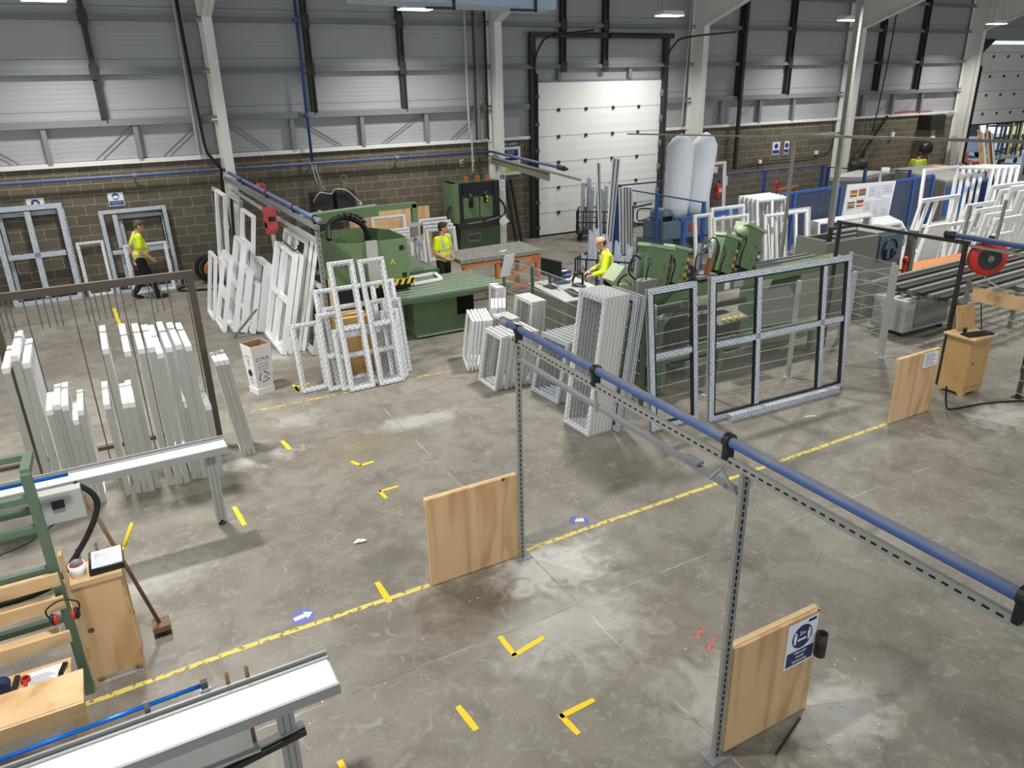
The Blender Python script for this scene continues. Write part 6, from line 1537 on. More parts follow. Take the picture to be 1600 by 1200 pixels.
cage_trolley('dark wire cage trolley with white profile ends behind the bald worker', 9.35, 12.9, -55, 1.2, 0.7,
             [(-0.45, 0.1, 1.05, 0.11), (-0.3, -0.05, 1.15, 0.11), (-0.12, 0.05, 1.0, 0.12), (0.02, -0.1, 0.9, 0.11), (0.15, 0.1, 0.86, 0.12), (0.3, -0.05, 0.62, 0.12), (0.42, 0.08, 0.8, 0.12), (-0.5, -0.2, 0.6, 0.1)], prefix=' white-filmed profile from the left in the trolley behind the bald worker', grp='profiles in the trolley behind the bald worker')
for i, (x0, x1, h) in enumerate(((11.1, 11.02, 2.5), (11.25, 11.5, 2.58), (11.34, 11.62, 2.56), (11.75, 11.72, 1.85), (11.85, 11.84, 1.86), (11.97, 11.92, 1.86), (12.05, 12.02, 1.84))):
    mb = MB(); mb.bar((x0, 15.6, 0), (x1, 15.7, h), 0.07, 0.06, (0, 1, 0)); mb.bar((x0 - 0.02, 15.565, 0), (x1 - 0.02, 15.665, h - 0.01), 0.025, 0.012, (0, 1, 0), 'seal'); mb.bar((x0 + 0.025, 15.565, 0), (x1 + 0.025, 15.665, h - 0.02), 0.02, 0.012, (0, 1, 0), 'filmg')
    single('profile_length', mb, 'white', ORD[i] + ' from the left of the long upright black and white profiles at the blue fence', 'profile', 'long upright profiles at the blue fence')

# ================================================================== blue mesh fences
FH = [0, 0.6, 1.2, 1.66]
fence('blue mesh fence around the dust extractor, side nearest the camera', [(12.1, 16.4), (12.1, 14.7), (12.1, 13.05)], 0.1, 1.75, 'blue', 'teal', None, 0.06, 0.07, FH, rail='blue', name='mesh_fence')
fence('blue mesh fence running along in front of the back wall to the right', [(12.3, 16.5), (14.9, 16.5), (17.6, 16.5), (20.1, 16.5)], 0.1, 1.78, 'blue', 'teal', None, 0.07, 0.08, FH, rail='blue', name='mesh_fence')
fence('blue mesh fence from the fourth column towards the grey cabinets', [(20.25, 16.4), (20.4, 15.2), (21.2, 14.3)], 0.1, 1.72, 'blue', 'teal', None, 0.07, 0.07, FH, rail='dark', name='mesh_fence')
t = thing('tinted_screen', 'tinted blue machine screen with blue top rail behind the middle row of frames', 'screen', (17.0, 14.0, 0))
for x0, x1 in ((14.9, 17.9), (20.05, 21.9)):
    mb = MB(); mb.box(x0, x1, 13.99, 14.01, 0.15, 1.5); mb.build('pane', 'screen', t)
    mb = MB(); mb.bar((x0, 14, 1.52), (x1, 14, 1.56), 0.06, 0.06); mb.build('top_rail', 'bpanel', t)
for x in (14.9, 16.1, 17.9, 20.05, 21.0, 21.9):
    mb = MB(); mb.box(x - 0.04, x + 0.04, 13.96, 14.04, 0, 1.55); mb.build('post', 'bpanel', t)
mb = MB(); mb.bar((12.6, 14.4, 1.12), (15.0, 14.0, 1.3), 0.1, 0.1); mb.bar((12.7, 14.35, 0), (12.7, 14.35, 1.1), 0.1, 0.1); mb.build('blue_beam', 'bpanel', t)
t = thing('notice_board', 'white board with pinned drawings and four striped colour sheets', 'notice board', (18.9, 13.9, 0))
mb = MB(); mb.prism([(17.95, 13.9, 0.55), (19.95, 13.9, 0.4), (20.05, 13.9, 1.55), (18.02, 13.9, 1.6)], (0, 0.03, 0)); mb.build('board', 'paper', t)
mb = MB(); mb.bar((18.1, 13.95, 0), (18.1, 13.95, 0.6), 0.05, 0.05); mb.bar((19.8, 13.95, 0), (19.8, 13.95, 0.6), 0.05, 0.05); mb.build('leg', 'mgrey', t)
for i, (x, z) in enumerate(((18.15, 1.33), (18.5, 1.34), (18.1, 1.02), (18.46, 1.04))):
    mb = MB(); mb.box(x, x + 0.3, 13.89, 13.895, z - 0.12, z + 0.16)
    cs = (('redd', 'orange', 'yellow', 'greend'), ('redd', 'orange', 'orange', 'greend'), ('greend', 'greenp', 'orange', 'broomwood'), ('greend', 'red', 'card', 'red'))[i]
    for k in range(4): mb.box(x + 0.01, x + 0.29, 13.885, 13.89, z + 0.1 - 0.045 * k - 0.04, z + 0.1 - 0.045 * k, cs[k])
    mb.build('colour_sheet', 'card', t)
for i, (x, z, w, h) in enumerate(((18.95, 1.2, 0.3, 0.3), (19.3, 1.15, 0.2, 0.34), (19.55, 1.22, 0.42, 0.28), (18.8, 0.82, 0.32, 0.26), (19.2, 0.62, 0.3, 0.46), (19.55, 0.6, 0.36, 0.52))):
    mb = MB(); mb.box(x, x + w, 13.89, 13.895, z, z + h)
    for k in range(3): mb.box(x + 0.05, x + w - 0.06 - 0.04 * k, 13.887, 13.89, z + 0.06 + 0.07 * k, z + 0.07 + 0.07 * k, 'ink')
    mb.build('drawing_sheet', 'alutop', t)

# dust extractor
t = thing('dust_extractor', 'slate-blue dust extractor with two tall white filter bags', 'dust extractor', (13.6, 15.4, 0))
for i, (xt, xb) in enumerate(((13.36, 13.3), (14.18, 13.95))):
    mb = MB(); prof = [(0.2, 1.0), (0.3, 1.06), (0.33, 1.3), (0.34, 1.9), (0.345, 2.6), (0.335, 2.78), (0.2, 2.98), (0.02, 3.08)]
    base = len(mb.v); mb.lathe((0, 0, 0), prof, 26)
    for k in range(base, len(mb.v)):
        x, y, z = mb.v[k]; f = (z - 1.0) / 2.0; cr = 1 + 0.025 * math.sin(9 * z + 3 * math.atan2(y, x) + i)
        mb.v[k] = (xb + (xt - xb) * f + x * cr, 15.4 + y * cr, z)
    mb.build('filter_bag', 'bag', t, True)
    mb = MB(); mb.lathe((xb, 15.4, 0.95), [(0.31, 0), (0.32, 0.14)], 24); mb.build('bag_collar', 'teal', t, True)
mb = MB(); mb.box(12.6, 14.35, 15.0, 15.85, 0.5, 0.97); mb.build('housing', 'teal', t, bevel=0.03)
mb = MB(); mb.box(13.45, 13.75, 14.97, 15.0, 0.68, 0.85); mb.build('data_plate', 'redd', t)
mb = MB(); mb.cyl((12.8, 15.1, 1.1), (12.8, 15.6, 1.1), 0.18, n=16); mb.box(12.62, 12.98, 15.1, 15.6, 0.95, 1.1); mb.build('fan_motor', 'teal', t, True)
mb = MB(); mb.box(12.45, 12.85, 14.9, 15.9, 0.0, 0.5); mb.box(14.0, 14.3, 15.05, 15.8, 0, 0.5); mb.build('base', 'teal', t)
mb = MB(); mb.cyl((13.5, 15.4, 0.05), (13.5, 15.4, 0.5), 0.26, n=18); mb.build('collection_drum', 'greend', t)
frame('casement_frame', 'tall narrow white frame standing behind the right dust bag', WF, 15.1, 16.05, 0, 0.65, 2.2, 4, 'white', 0.07, 0.06)
t = thing('hose_stand', 'dark steel stand with looped black hose at the corner of the blue fence', 'stand', (12.5, 15.9, 0))
mb = MB(); mb.bar((12.35, 16.0, 0), (12.35, 16.0, 1.3), 0.07, 0.07); mb.bar((12.35, 16.0, 0.75), (13.0, 16.0, 0.8), 0.04, 0.04); mb.bar((12.35, 16.0, 1.25), (13.0, 16.0, 1.3), 0.04, 0.04); mb.bar((12.35, 16, 0.9), (13.0, 16, 0.62), 0.03, 0.03); mb.build('stand_frame', 'dark', t)
mb = MB(); mb.tube([(12.9, 15.9, 1.18), (12.5, 15.88, 1.22), (12.42, 15.88, 1.05), (12.52, 15.88, 0.9), (12.95, 15.88, 1.0)], 0.02, 6); mb.build('hose_loop', 'rubber', t, True)
t = thing('red_stand', 'brown-red wooden trestle in front of the block wall behind the blue fence', 'trestle', (19.6, 17.3, 0))
mb = MB(); mb.bar((19.0, 17.3, 1.0), (20.0, 17.3, 1.05), 0.1, 0.08); mb.build('top', 'orange', t)
for x in (19.1, 19.9):
    mb = MB(); mb.bar((x, 17.3, 0), (x, 17.3, 1.0), 0.09, 0.09); mb.build('leg', 'orange', t)
mb = MB(); mb.box(18.3, 18.9, 17.5, 18.0, 0, 0.9); single('toolbox', mb, 'seal', 'dark cabinet left of the brown-red trestle behind the blue fence', 'cabinet')
mb = MB(); mb.lathe((18.95, 17.2, 1.22), [(0.09, -0.06), (0.09, 0.06)], 16, 'y'); mb.bar((18.95, 17.2, 0), (18.95, 17.2, 1.2), 0.04, 0.04); single('stop_button_post', mb, 'red', 'red button post behind the blue fence left of the trestle', 'switch')

# grey cabinets, blue fronts
t = thing('grey_cabinet', 'long low grey cabinet with pale top behind the blue fence, left one', 'cabinet', (23, 17.0, 0), 0, 'grey cabinets')
P = [(21.7, 16.3), (24.3, 17.0), (23.4, 17.7), (21.0, 17.0)]
mb = MB(); mb.prism([(x, y, 0) for x, y in P], (0, 0, 1.2)); mb.build('body', 'mgrey', t)
mb = MB(); mb.prism([(x, y, 1.2) for x, y in P], (0, 0, 0.12)); mb.build('top', 'lgrey', t)
t = thing('grey_cabinet', 'large grey cabinet with two blue front panels, right one before the crouching worker', 'cabinet', (24.6, 15.9, 0), 0, 'grey cabinets')
P = [(22.95, 14.25), (25.25, 14.72), (26.45, 17.35), (24.8, 17.3)]
mb = MB(); mb.prism([(x, y, 0) for x, y in P], (0, 0, 1.24)); mb.build('body', 'mgrey', t)
mb = MB(); mb.prism([(x, y, 1.24) for x, y in P], (0, 0, 0.06)); mb.build('top', 'lgrey', t)
for k in range(2):
    a, c = 0.06 + 0.48 * k, 0.48 + 0.46 * k
    p0 = Vector((22.95, 14.25, 0)).lerp(Vector((25.25, 14.72, 0)), a); p1 = Vector((22.95, 14.25, 0)).lerp(Vector((25.25, 14.72, 0)), c)
    n = Vector((0.2, -0.98, 0)) * 0.02
    mb = MB(); mb.hexa([p0 + Vector((0, 0, 0.2)), p0 + n + Vector((0, 0, 0.2)), p0 + n + Vector((0, 0, 1.12)), p0 + Vector((0, 0, 1.12)), p1 + Vector((0, 0, 0.2)), p1 + n + Vector((0, 0, 0.2)), p1 + n + Vector((0, 0, 1.12)), p1 + Vector((0, 0, 1.12))]); f = mb.build('blue_panel', 'bpanel', t)
    q = p0.lerp(p1, 0.55) + n * 1.2
    mb = MB(); mb.box(q.x - 0.1, q.x + 0.1, q.y - 0.01, q.y, 0.95, 1.1); mb.build('white_label', 'paper', f)
    mb = MB(); mb.cyl((q.x, q.y, 0.65), (q.x, q.y - 0.02, 0.65), 0.2, n=18); mb.build('fan_grille', 'dark', f)
mb = MB(); mb.lathe((27.2, 15.6, 0), [(0.36, 0), (0.4, 0.85), (0.42, 0.87), (0.3, 0.95)], 20); single('blue_drum', mb, 'blue', 'dark blue plastic drum right of the blue-fronted grey cabinet', 'drum', smooth=True)
mb = MB(); mb.cyl((20.3, 14.6, 1.75), (20.45, 14.45, 1.75), 0.1, n=16); mb.bar((20.3, 14.6, 0), (20.3, 14.6, 1.7), 0.05, 0.05); single('spot_lamp_stand', mb, 'white', 'round white lamp head on a post above the notice board', 'lamp')
t = thing('bench_machine', 'dark drill machine on a timber bench at the right block wall', 'machine', (24.9, 18.4, 0))
mb = MB(); mb.box(24.2, 30.2, 18.6, 19.3, 0.86, 0.939); mb.build('bench_top', 'pine', t)
for x in (24.3, 27.2, 30.1):
    mb = MB(); mb.box(x - 0.05, x + 0.05, 18.65, 19.25, 0, 0.86); mb.build('leg', 'pine', t)
mb = MB(); mb.sphere((24.9, 18.9, 1.3), 0.45, 0.3, 0.26); mb.bar((25.1, 18.9, 1.5), (25.3, 18.9, 2.0), 0.05, 0.05); mb.box(24.75, 25.05, 18.75, 19.05, 0.94, 1.15); mb.build('motor', 'dark', t, True)
t = thing('bench_drill', 'black pillar drill on the timber bench beside the crouching worker', 'machine', (28.9, 18.9, 0.94))
mb = MB(); mb.box(-0.2, 0.2, -0.2, 0.2, 0, 0.05); mb.cyl((0.1, 0, 0.05), (0.1, 0, 0.95), 0.04, n=10); mb.link('column', 'galv', t)
mb = MB(); mb.sphere((-0.12, 0, 0.7), 0.38, 0.18, 0.26); mb.link('head', 'black', t, True)
mb = MB(); mb.lathe((0.15, 0, 0.95), [(0.14, 0), (0.12, 0.15), (0.05, 0.22)], 14); mb.link('motor', 'lgrey', t, True)
t = thing('wall_heater', 'dark heater box high on the right block wall near the last column', 'heater', (29.6, 19.3, 2.55))
mb = MB(); mb.box(29.1, 30.0, 19.1, 19.6, 2.3, 2.85); mb.build('case', 'dark', t); mb = MB(); mb.cyl((30.2, 19.35, 2.75), (30.7, 19.35, 2.8), 0.12, n=12); mb.build('duct', 'mgrey', t)
mb = MB(); mb.tube([(27.6, 19.62, 2.98), (28.3, 19.62, 3.02), (29.0, 19.62, 2.98), (29.8, 19.62, 2.98)], 0.03, 6); single('red_hose', mb, 'redd', 'red hose lying along the sill of the right wall', 'hose')
mb = MB(); mb.bar((26.9, 19.45, 2.9), (25.2, 19.3, 1.2), 0.08, 0.08); single('slanting_strut', mb, 'dark', 'dark strut slanting down the right block wall', 'strut')
mb = MB(); mb.box(27.5, 27.65, 19.55, 19.63, 2.05, 2.3); single('wall_box', mb, 'white', 'small white box high on the right block wall', 'box')
for i in range(6):
    mb = MB(); mb.bar((32.0 + 0.2 * i, 18.3, 0), (32.75 + 0.2 * i, 19.35, 2.15 - 0.1 * (i % 3)), 0.14, 0.04, (0, 1, 0))
    single('timber_length', mb, ('pine', 'pine', 'white', 'plyedge', 'broomwood', 'white')[i], ORD[i] + ' from the left of the long boards leaning beside the half-open door', 'board', 'boards leaning at the half-open door')
for i in range(4):
    mb = MB(); mb.bar((30.9 + 0.14 * i, 19.0, 0), (31.0 + 0.14 * i, 19.3, 2.0), 0.09, 0.05, (0, 1, 0)); single('profile_length', mb, 'lgrey', ORD[i] + ' grey profile from the left leaning on the last column', 'profile', 'grey profiles at the last column')
t = thing('profile_trolley', 'blue-railed trolley of grey profile ends in front of the half-open door', 'trolley', (27.5, 14.3, 0))
mb = MB(); mb.box(27.0, 28.6, 16.3, 17.1, 0.2, 0.25)
for x in (27.0, 28.6):
    for y in (16.3, 17.1): mb.bar((x, y, 0), (x, y, 1.0), 0.04, 0.04)
for z in (0.6, 1.0):
    mb.bar((27.0, 16.3, z), (28.6, 16.3, z), 0.035, 0.035); mb.bar((28.6, 16.3, z), (28.6, 17.1, z), 0.035, 0.035); mb.bar((27.0, 17.1, z), (28.6, 17.1, z), 0.035, 0.035)
mb.build('trolley_frame', 'blue', t)
for i in range(7):
    mb = MB(); mb.bar((27.15 + 0.2 * i, 16.6, 0.275), (27.28 + 0.2 * i, 16.9, 1.35 - 0.08 * (i % 3)), 0.08, 0.06, (0, 1, 0)); single('profile_length', mb, 'lgrey', ORD[i] + ' grey profile from the left in the blue-railed trolley', 'profile', 'profiles in the blue-railed trolley')

# yard outside the half-open door
def car(label, x, y, rz, mat, L=4.4, h=1.9):
    t = thing('van', label, 'van', (x, y, -0.01), R(rz), 'vehicles in the yard')
    mb = MB(); mb.prism([(-L / 2, -0.9, 0.3), (L / 2, -0.9, 0.3), (L / 2, -0.9, 0.95), (L / 2 - 0.9, -0.9, 1.05), (L / 2 - 1.5, -0.9, h), (-L / 2 + 0.1, -0.9, h), (-L / 2, -0.9, 1.0)], (0, 1.8, 0)); mb.link('body', mat, t, bevel=0.06)
    mb = MB(); mb.prism([(L / 2 - 0.93, -0.8, 1.1), (L / 2 - 1.48, -0.8, h - 0.1), (L / 2 - 1.5, 0.8, h - 0.1), (L / 2 - 0.93, 0.8, 1.1)], (0.03, 0, 0.02)); mb.box(L / 2 - 2.6, L / 2 - 1.6, -0.92, -0.9, 1.1, h - 0.15); mb.link('window', 'seal', t)
    for sx in (-L / 2 + 0.8, L / 2 - 0.8):
        for sy in (-0.85, 0.85):
            mb = MB(); mb.cyl((sx, sy - 0.1, 0.32), (sx, sy + 0.1, 0.32), 0.32, n=18); mb.link('wheel', 'rubber', t)
    return t
car('pale blue van parked in the yard seen through the half-open door', 44.0, 27.5, -120, 'curtain', 4.8, 2.1)
car('second pale blue van farther back in the yard', 47.5, 33.0, -110, 'curtain', 4.6, 2.0)
t = thing('pallet_truck', 'red pallet truck parked in the yard outside the half-open door', 'pallet truck', (38.9, 23.4, 0))
mb = MB(); mb.box(38.2, 39.8, 23.0, 23.2, 0.1, 0.22); mb.box(38.2, 39.8, 23.5, 23.7, 0.1, 0.22); mb.box(38.1, 38.5, 23.0, 23.7, 0.1, 0.7); mb.cyl((38.4, 22.98, 0.09), (38.4, 23.72, 0.09), 0.1, n=12, m='rubber'); mb.cyl((39.6, 22.98, 0.09), (39.6, 23.72, 0.09), 0.1, n=12, m='rubber'); mb.build('forks', 'red', t)
mb = MB(); mb.bar((38.2, 23.35, 0.6), (37.9, 23.35, 1.2), 0.05, 0.05); mb.build('handle', 'red', t)
for i in range(3):
    t = thing('yard_stillage', ORD[i] + ' black steel cage from the left in the yard outside', 'stillage', (43.4 + 1.6 * i, 24.4 + 0.4 * i, 0), 0, 'steel cages in the yard')
    mb = MB()
    for x in (-0.7, 0.7):
        for y in (-0.4, 0.4): mb.bar((x, y, 0), (x, y, 2.3), 0.07, 0.07)
    for z in (0.3, 1.0, 1.7, 2.3):
        for y in (-0.4, 0.4): mb.bar((-0.7, y, z), (0.7, y, z), 0.06, 0.06)
        for x in (-0.7, 0.7): mb.bar((x, -0.4, z), (x, 0.4, z), 0.06, 0.06)
    for k in range(5): mb.bar((-0.5 + 0.25 * k, -0.4, 0.3), (-0.5 + 0.25 * k, -0.4, 2.3), 0.02, 0.02)
    mb.link('cage', 'seal', t)
    mb = MB(); mb.bar((0.2, -0.45, 0.1), (0.2, -0.45, 2.2), 0.08, 0.03); mb.link('yellow_strap', 'yellow', t)
t = thing('flat_trolley', 'flat trolley with tall handle in the yard outside', 'trolley', (41.0, 22.8, 0))
mb = MB(); mb.box(40.2, 42.0, 22.4, 23.2, 0.3, 0.36); mb.build('deck', 'mgrey', t)
mb = MB(); mb.tube([(40.2, 22.4, 0.36), (40.15, 22.4, 1.2), (40.15, 23.2, 1.2), (40.2, 23.2, 0.36)], 0.025, 6, sub=1); mb.build('handle', 'seal', t)
mb = MB()
for x in (40.4, 41.8):
    for y in (22.5, 23.1): mb.cyl((x, y - 0.03, 0.14), (x, y + 0.03, 0.14), 0.14, n=12)
mb.build('wheels', 'rubber', t)

# ================================================================== right: grey welding machine, conveyors, cabinet, rails
t = thing('grey_machine', 'grey open-topped machine body with control plate behind the big filmed frame', 'machine', (12.4, 9.5, 0))
mb = MB(); mb.box(11.5, 12.95, 9.14, 9.2, 0, 1.52); mb.box(11.5, 11.56, 9.2, 9.84, 0, 1.56); mb.box(11.56, 12.95, 9.78, 9.84, 0, 1.52); mb.box(11.56, 12.95, 9.2, 9.78, 0, 1.1); mb.build('body', 'mgrey', t)
mb = MB(); mb.box(12.95, 13.8, 9.2, 9.84, 0, 1.54); mb.build('right_body', 'mgrey', t)
mb = MB(); mb.box(13.05, 13.65, 9.16, 9.2, 0.98, 1.48); mb.build('control_plate', 'teal', t)
mb = MB(); mb.tube([(13.33 + 0.2 * math.cos(a), 9.13, 1.2 + 0.2 * math.sin(a)) for a in [i * 0.5 for i in range(13)]], 0.016, 6, sub=2); mb.build('cable_loop', 'black', t, True)
for x in (13.24, 13.42):
    mb = MB(); mb.box(x - 0.02, x + 0.02, 9.13, 9.16, 1.0, 1.2); mb.build('lever', 'seal', t)
mb = MB(); mb.box(11.8, 12.5, 9.3, 9.6, 1.1, 1.4)
for k in range(4): mb.box(11.8, 12.4, 9.23, 9.29, 1.42 + 0.08 * k, 1.46 + 0.08 * k, 'wire')
mb.box(11.75, 12.5, 9.29, 9.35, 1.36, 1.76); mb.build('clamp_unit', 'dark', t)
mb = MB(); mb.bar((13.95, 9.12, 0), (13.95, 9.12, 1.5), 0.16, 0.1, (1, 0, 0)); mb.build('guard_post', 'mgrey', t)
mb = MB(); mb.bar((13.93, 9.05, 1.35), (13.99, 9.05, 1.5), 0.02, 0.05); mb.build('handle', 'white', t)
mb = MB(); mb.lathe((13.8, 9.08, 0.9), [(0.06, 0), (0.05, 0.09), (0.02, 0.11)], 12); mb.bar((13.8, 9.08, 0), (13.8, 9.08, 0.9), 0.05, 0.05); mb.build('emergency_button', 'red', t, True)
t = thing('conveyor', 'long dark slatted conveyor running right from the grey machine', 'conveyor', (14.2, 8.0, 0))
for i in range(9):
    mb = MB(); y = 7.1 + 0.19 * i; mb.bar((12.2, y, 0.8), (17.5, y + 0.3, 0.8), 0.08, 0.06); mb.build('slat', 'dark' if i % 2 else 'mgrey', t)
for x in (12.4, 14.2, 16.2):
    mb = MB(); mb.bar((x, 7.0, 0.73), (x, 8.95, 0.73), 0.06, 0.08); mb.bar((x, 7.1, 0), (x, 7.1, 0.72), 0.07, 0.07); mb.bar((x, 8.9, 0), (x, 8.9, 0.72), 0.07, 0.07); mb.build('cross_frame', 'mgrey', t)
mb = MB(); mb.box(14.1, 16.6, 9.05, 9.6, 0.62, 0.66); mb.build('timber_bed', 'orange', t)
mb = MB(); mb.box(14.15, 14.6, 9.06, 9.14, 0.66, 0.675); mb.box(15.0, 15.5, 9.06, 9.14, 0.66, 0.675); mb.build('yellow_strip', 'yellow', t)
t = thing('grey_cupboard', 'light grey low cupboard on feet under the slatted conveyor', 'cupboard', (12.7, 7.85, 0))
mb = MB(); mb.box(12.05, 13.35, 7.75, 8.4, 0.08, 0.66); mb.build('body', 'lgrey', t, bevel=0.015)
mb = MB(); mb.box(12.3, 13.25, 7.735, 7.75, 0.14, 0.6); mb.build('panel', 'mgrey', t)
for x in (12.15, 13.25):
    mb = MB(); mb.box(x - 0.04, x + 0.04, 7.8, 7.88, 0, 0.08); mb.build('foot', 'dark', t)
t = thing('slat_frame', 'dark metal slatted outfeed at the right picture edge behind the wire fence', 'conveyor', (13.0, 5.0, 0))
for i in range(7):
    mb = MB(); mb.bar((12.0, 4.2 + 0.22 * i, 0.84), (15.5, 4.35 + 0.22 * i, 0.84), 0.07, 0.05); mb.build('slat', 'mgrey', t)
mb = MB(); mb.bar((12.0, 4.1, 0.78), (12.0, 5.8, 0.78), 0.06, 0.08); mb.bar((12.1, 4.2, 0), (12.1, 4.2, 0.76), 0.07, 0.07); mb.bar((12.1, 5.7, 0), (12.1, 5.7, 0.76), 0.07, 0.07); mb.bar((15.3, 5.0, 0), (15.3, 5.0, 0.76), 0.07, 0.07); mb.build('under_frame', 'dark', t)

t = thing('wooden_cabinet', 'narrow varnished wooden pedestal cabinet with curved plinth beside the right board', 'cabinet', (10.6, 5.8, 0), R(-2))
w, d, h = 0.21, 0.19, 0.86
mb = MB(); mb.box(-w, w, -d + 0.012, d, 0.08, h); mb.link('body', 'cabwood', t)
mb = MB(); mb.prism([(-w, -d, 0), (-w + 0.05, -d, 0), (-w + 0.09, -d, 0.05), (w - 0.09, -d, 0.05), (w - 0.05, -d, 0), (w, -d, 0), (w, -d, 0.12), (-w, -d, 0.12)], (0, 0.012, 0))
mb.prism([(-w - 0.004, -d, 0), (-w - 0.004, -d + 0.05, 0), (-w - 0.004, -d + 0.09, 0.05), (-w - 0.004, d - 0.09, 0.05), (-w - 0.004, d - 0.05, 0), (-w - 0.004, d, 0), (-w - 0.004, d, 0.12), (-w - 0.004, -d, 0.12)], (0.012, 0, 0)); mb.link('plinth', 'cabwood', t)
mb = MB(); mb.box(-w, w, -d, -d + 0.01, 0.13, h - 0.01); mb.link('door', 'cabwood', t)
mb = MB(); mb.box(-w - 0.05, w + 0.05, -d - 0.04, d + 0.04, h, h + 0.025); mb.link('top', 'plyedge', t)
t = thing('keyboard', 'black keyboard lying on the wooden cabinet', 'keyboard', (10.6, 5.7, 0.887), R(-12))
mb = MB(); mb.box(-0.22, 0.22, -0.08, 0.08, 0, 0.022); mb.link('base', 'black', t)
mb = MB()
for i in range(12):
    for j in range(4): mb.box(-0.2 + i * 0.034, -0.175 + i * 0.034, -0.065 + j * 0.034, -0.04 + j * 0.034, 0.022, 0.028)
mb.link('keys', 'dark', t)
mb = MB(); mb.prism([(10.5, 5.93, 0.887), (10.86, 5.9, 0.887), (10.9, 5.99, 1.22), (10.53, 6.02, 1.24)], (0, 0.018, 0)); single('plywood_offcut', mb, 'cabwood', 'small plywood piece standing upright on the wooden cabinet', 'board')
mb = MB(); mb.sphere((10.52, 5.84, 0.93), 0.03, 0.03, 0.045); single('black_device', mb, 'black', 'small black device on the cabinet before the plywood piece', 'device', smooth=True)
mb = MB(); mb.tube([(9.75, 5.5, 0.35), (9.77, 5.45, 0.05), (9.9, 5.4, 0.015), (10.4, 5.3, 0.015), (10.9, 5.1, 0.015), (11.6, 4.7, 0.015), (12.5, 4.4, 0.015)], 0.012, 6); single('floor_cable', mb, 'rubber', 'grey cable trailing on the floor right of the wooden cabinet', 'cable', smooth=True)
mb = MB(); mb.tube([(10.885, 5.85, 0.9), (10.9, 5.8, 0.8), (10.89, 5.75, 0.55), (10.89, 5.7, 0.5), (10.9, 5.78, 0.75), (10.9, 5.86, 1.05), (10.9, 5.9, 1.25)], 0.008, 5); single('hanging_cable', mb, 'rubber', 'thin black cable looping from the cabinet top to the wire fence', 'cable', smooth=True)

t = thing('pipe_rail', 'right service rail with blue pipe above the wooden cabinet', 'pipe rail', (10.57, 6.1, 0))
mb = MB(); slotted_bar(mb, (10.57, 8.25, 2.13), (10.57, 6.05, 2.13), 0.05, 0.045, (-1, 0, 0), 0.07); mb.build('slotted_channel', 'dark', t)
mb = MB(); mb.bar((10.57, 6.05, 2.1), (10.6, -1.0, 2.05), 0.04, 0.03); mb.build('lower_conduit', 'slot', t)
mb = MB(); mb.cyl((10.62, 6.35, 2.2), (10.64, -1.0, 2.14), 0.038, n=14); mb.build('air_pipe', 'bluepipe', t, True)
mb = MB(); mb.cyl((10.62, 6.45, 2.2), (10.62, 6.3, 2.2), 0.05, n=14); mb.build('pipe_end_cap', 'dark', t, True)
for y in (8.2, 6.1):
    mb = MB(); slotted_bar(mb, (10.57, y, 0), (10.57, y, 2.12), 0.05, 0.05, (-0.5, -1, 0), 0.06); mb.build('slotted_post', 'dark', t)
t = hose_reel(10.8, 5.9, 1.93, 0.25, 'large red hose reel with dark disc hanging at the end of the right rail', 'red', None, tilt=R(-35))
mb = MB(); mb.tube([(0.0, 0, -0.2), (0.06, 0, -0.32), (0.3, 0.05, -0.42), (0.7, 0.1, -0.3)], 0.012, 6); mb.link('hose', 'lgrey', t, True)
mb = MB(); mb.box(-0.02, 0.02, -0.05, 0.05, 0.22, 0.3); mb.link('bracket', 'dark', t)
t = thing('hanging_post', 'tall slotted steel post rising out of the picture among the white frames', 'post', (13.5, 10.7, 0))
mb = MB(); slotted_bar(mb, (13.5, 10.7, 0), (13.5, 10.7, 7.9), 0.13, 0.09, (0.3, -1, 0), 0.09); mb.build('slotted_channel', 'slot', t)
t = thing('cable_rail', 'thin horizontal steel rail crossing high over the right-hand frames', 'rail', (13.2, 10.8, 3.3))
mb = MB(); slotted_bar(mb, (12.3, 10.85, 3.28), (12.9, 3.0, 3.4), 0.05, 0.05, (0, 0, 1), 0.3); mb.bar((12.3, 10.85, 3.25), (11.2, 14.8, 3.2), 0.03, 0.03); mb.build('rail_channel', 'slot', t)
mb = MB(); mb.bar((12.4, 10.62, 3.28), (13.42, 10.7, 3.28), 0.04, 0.04); mb.build('rail_bracket', 'slot', t)
mb = MB(); mb.bar((12.3, 10.85, 0), (12.3, 10.85, 3.25), 0.05, 0.05, (1, 0, 0)); mb.build('support_post', 'slot', t)
# suspended pale duct at the top of the picture
t = thing('air_duct', 'pale blue-grey suspended sheet-metal duct at the top edge of the picture', 'duct', (3.5, 10.0, 5.4))
mb = MB(); mb.prism([(3.4, 10.0, 5.36), (6.25, 10.0, 5.3), (6.25, 10.0, 5.9), (3.4, 10.0, 5.9)], (0, 0.6, 0)); mb.build('duct_body', 'curtain', t)
for x in (4.65, 5.9):
    mb = MB(); mb.bar((x, 9.98, 5.26), (x, 9.98, 8.0), 0.03, 0.03); mb.bar((x - 0.4, 9.98, 5.28), (x, 9.98, 5.28), 0.03, 0.03); mb.build('hanger', 'seal', t)

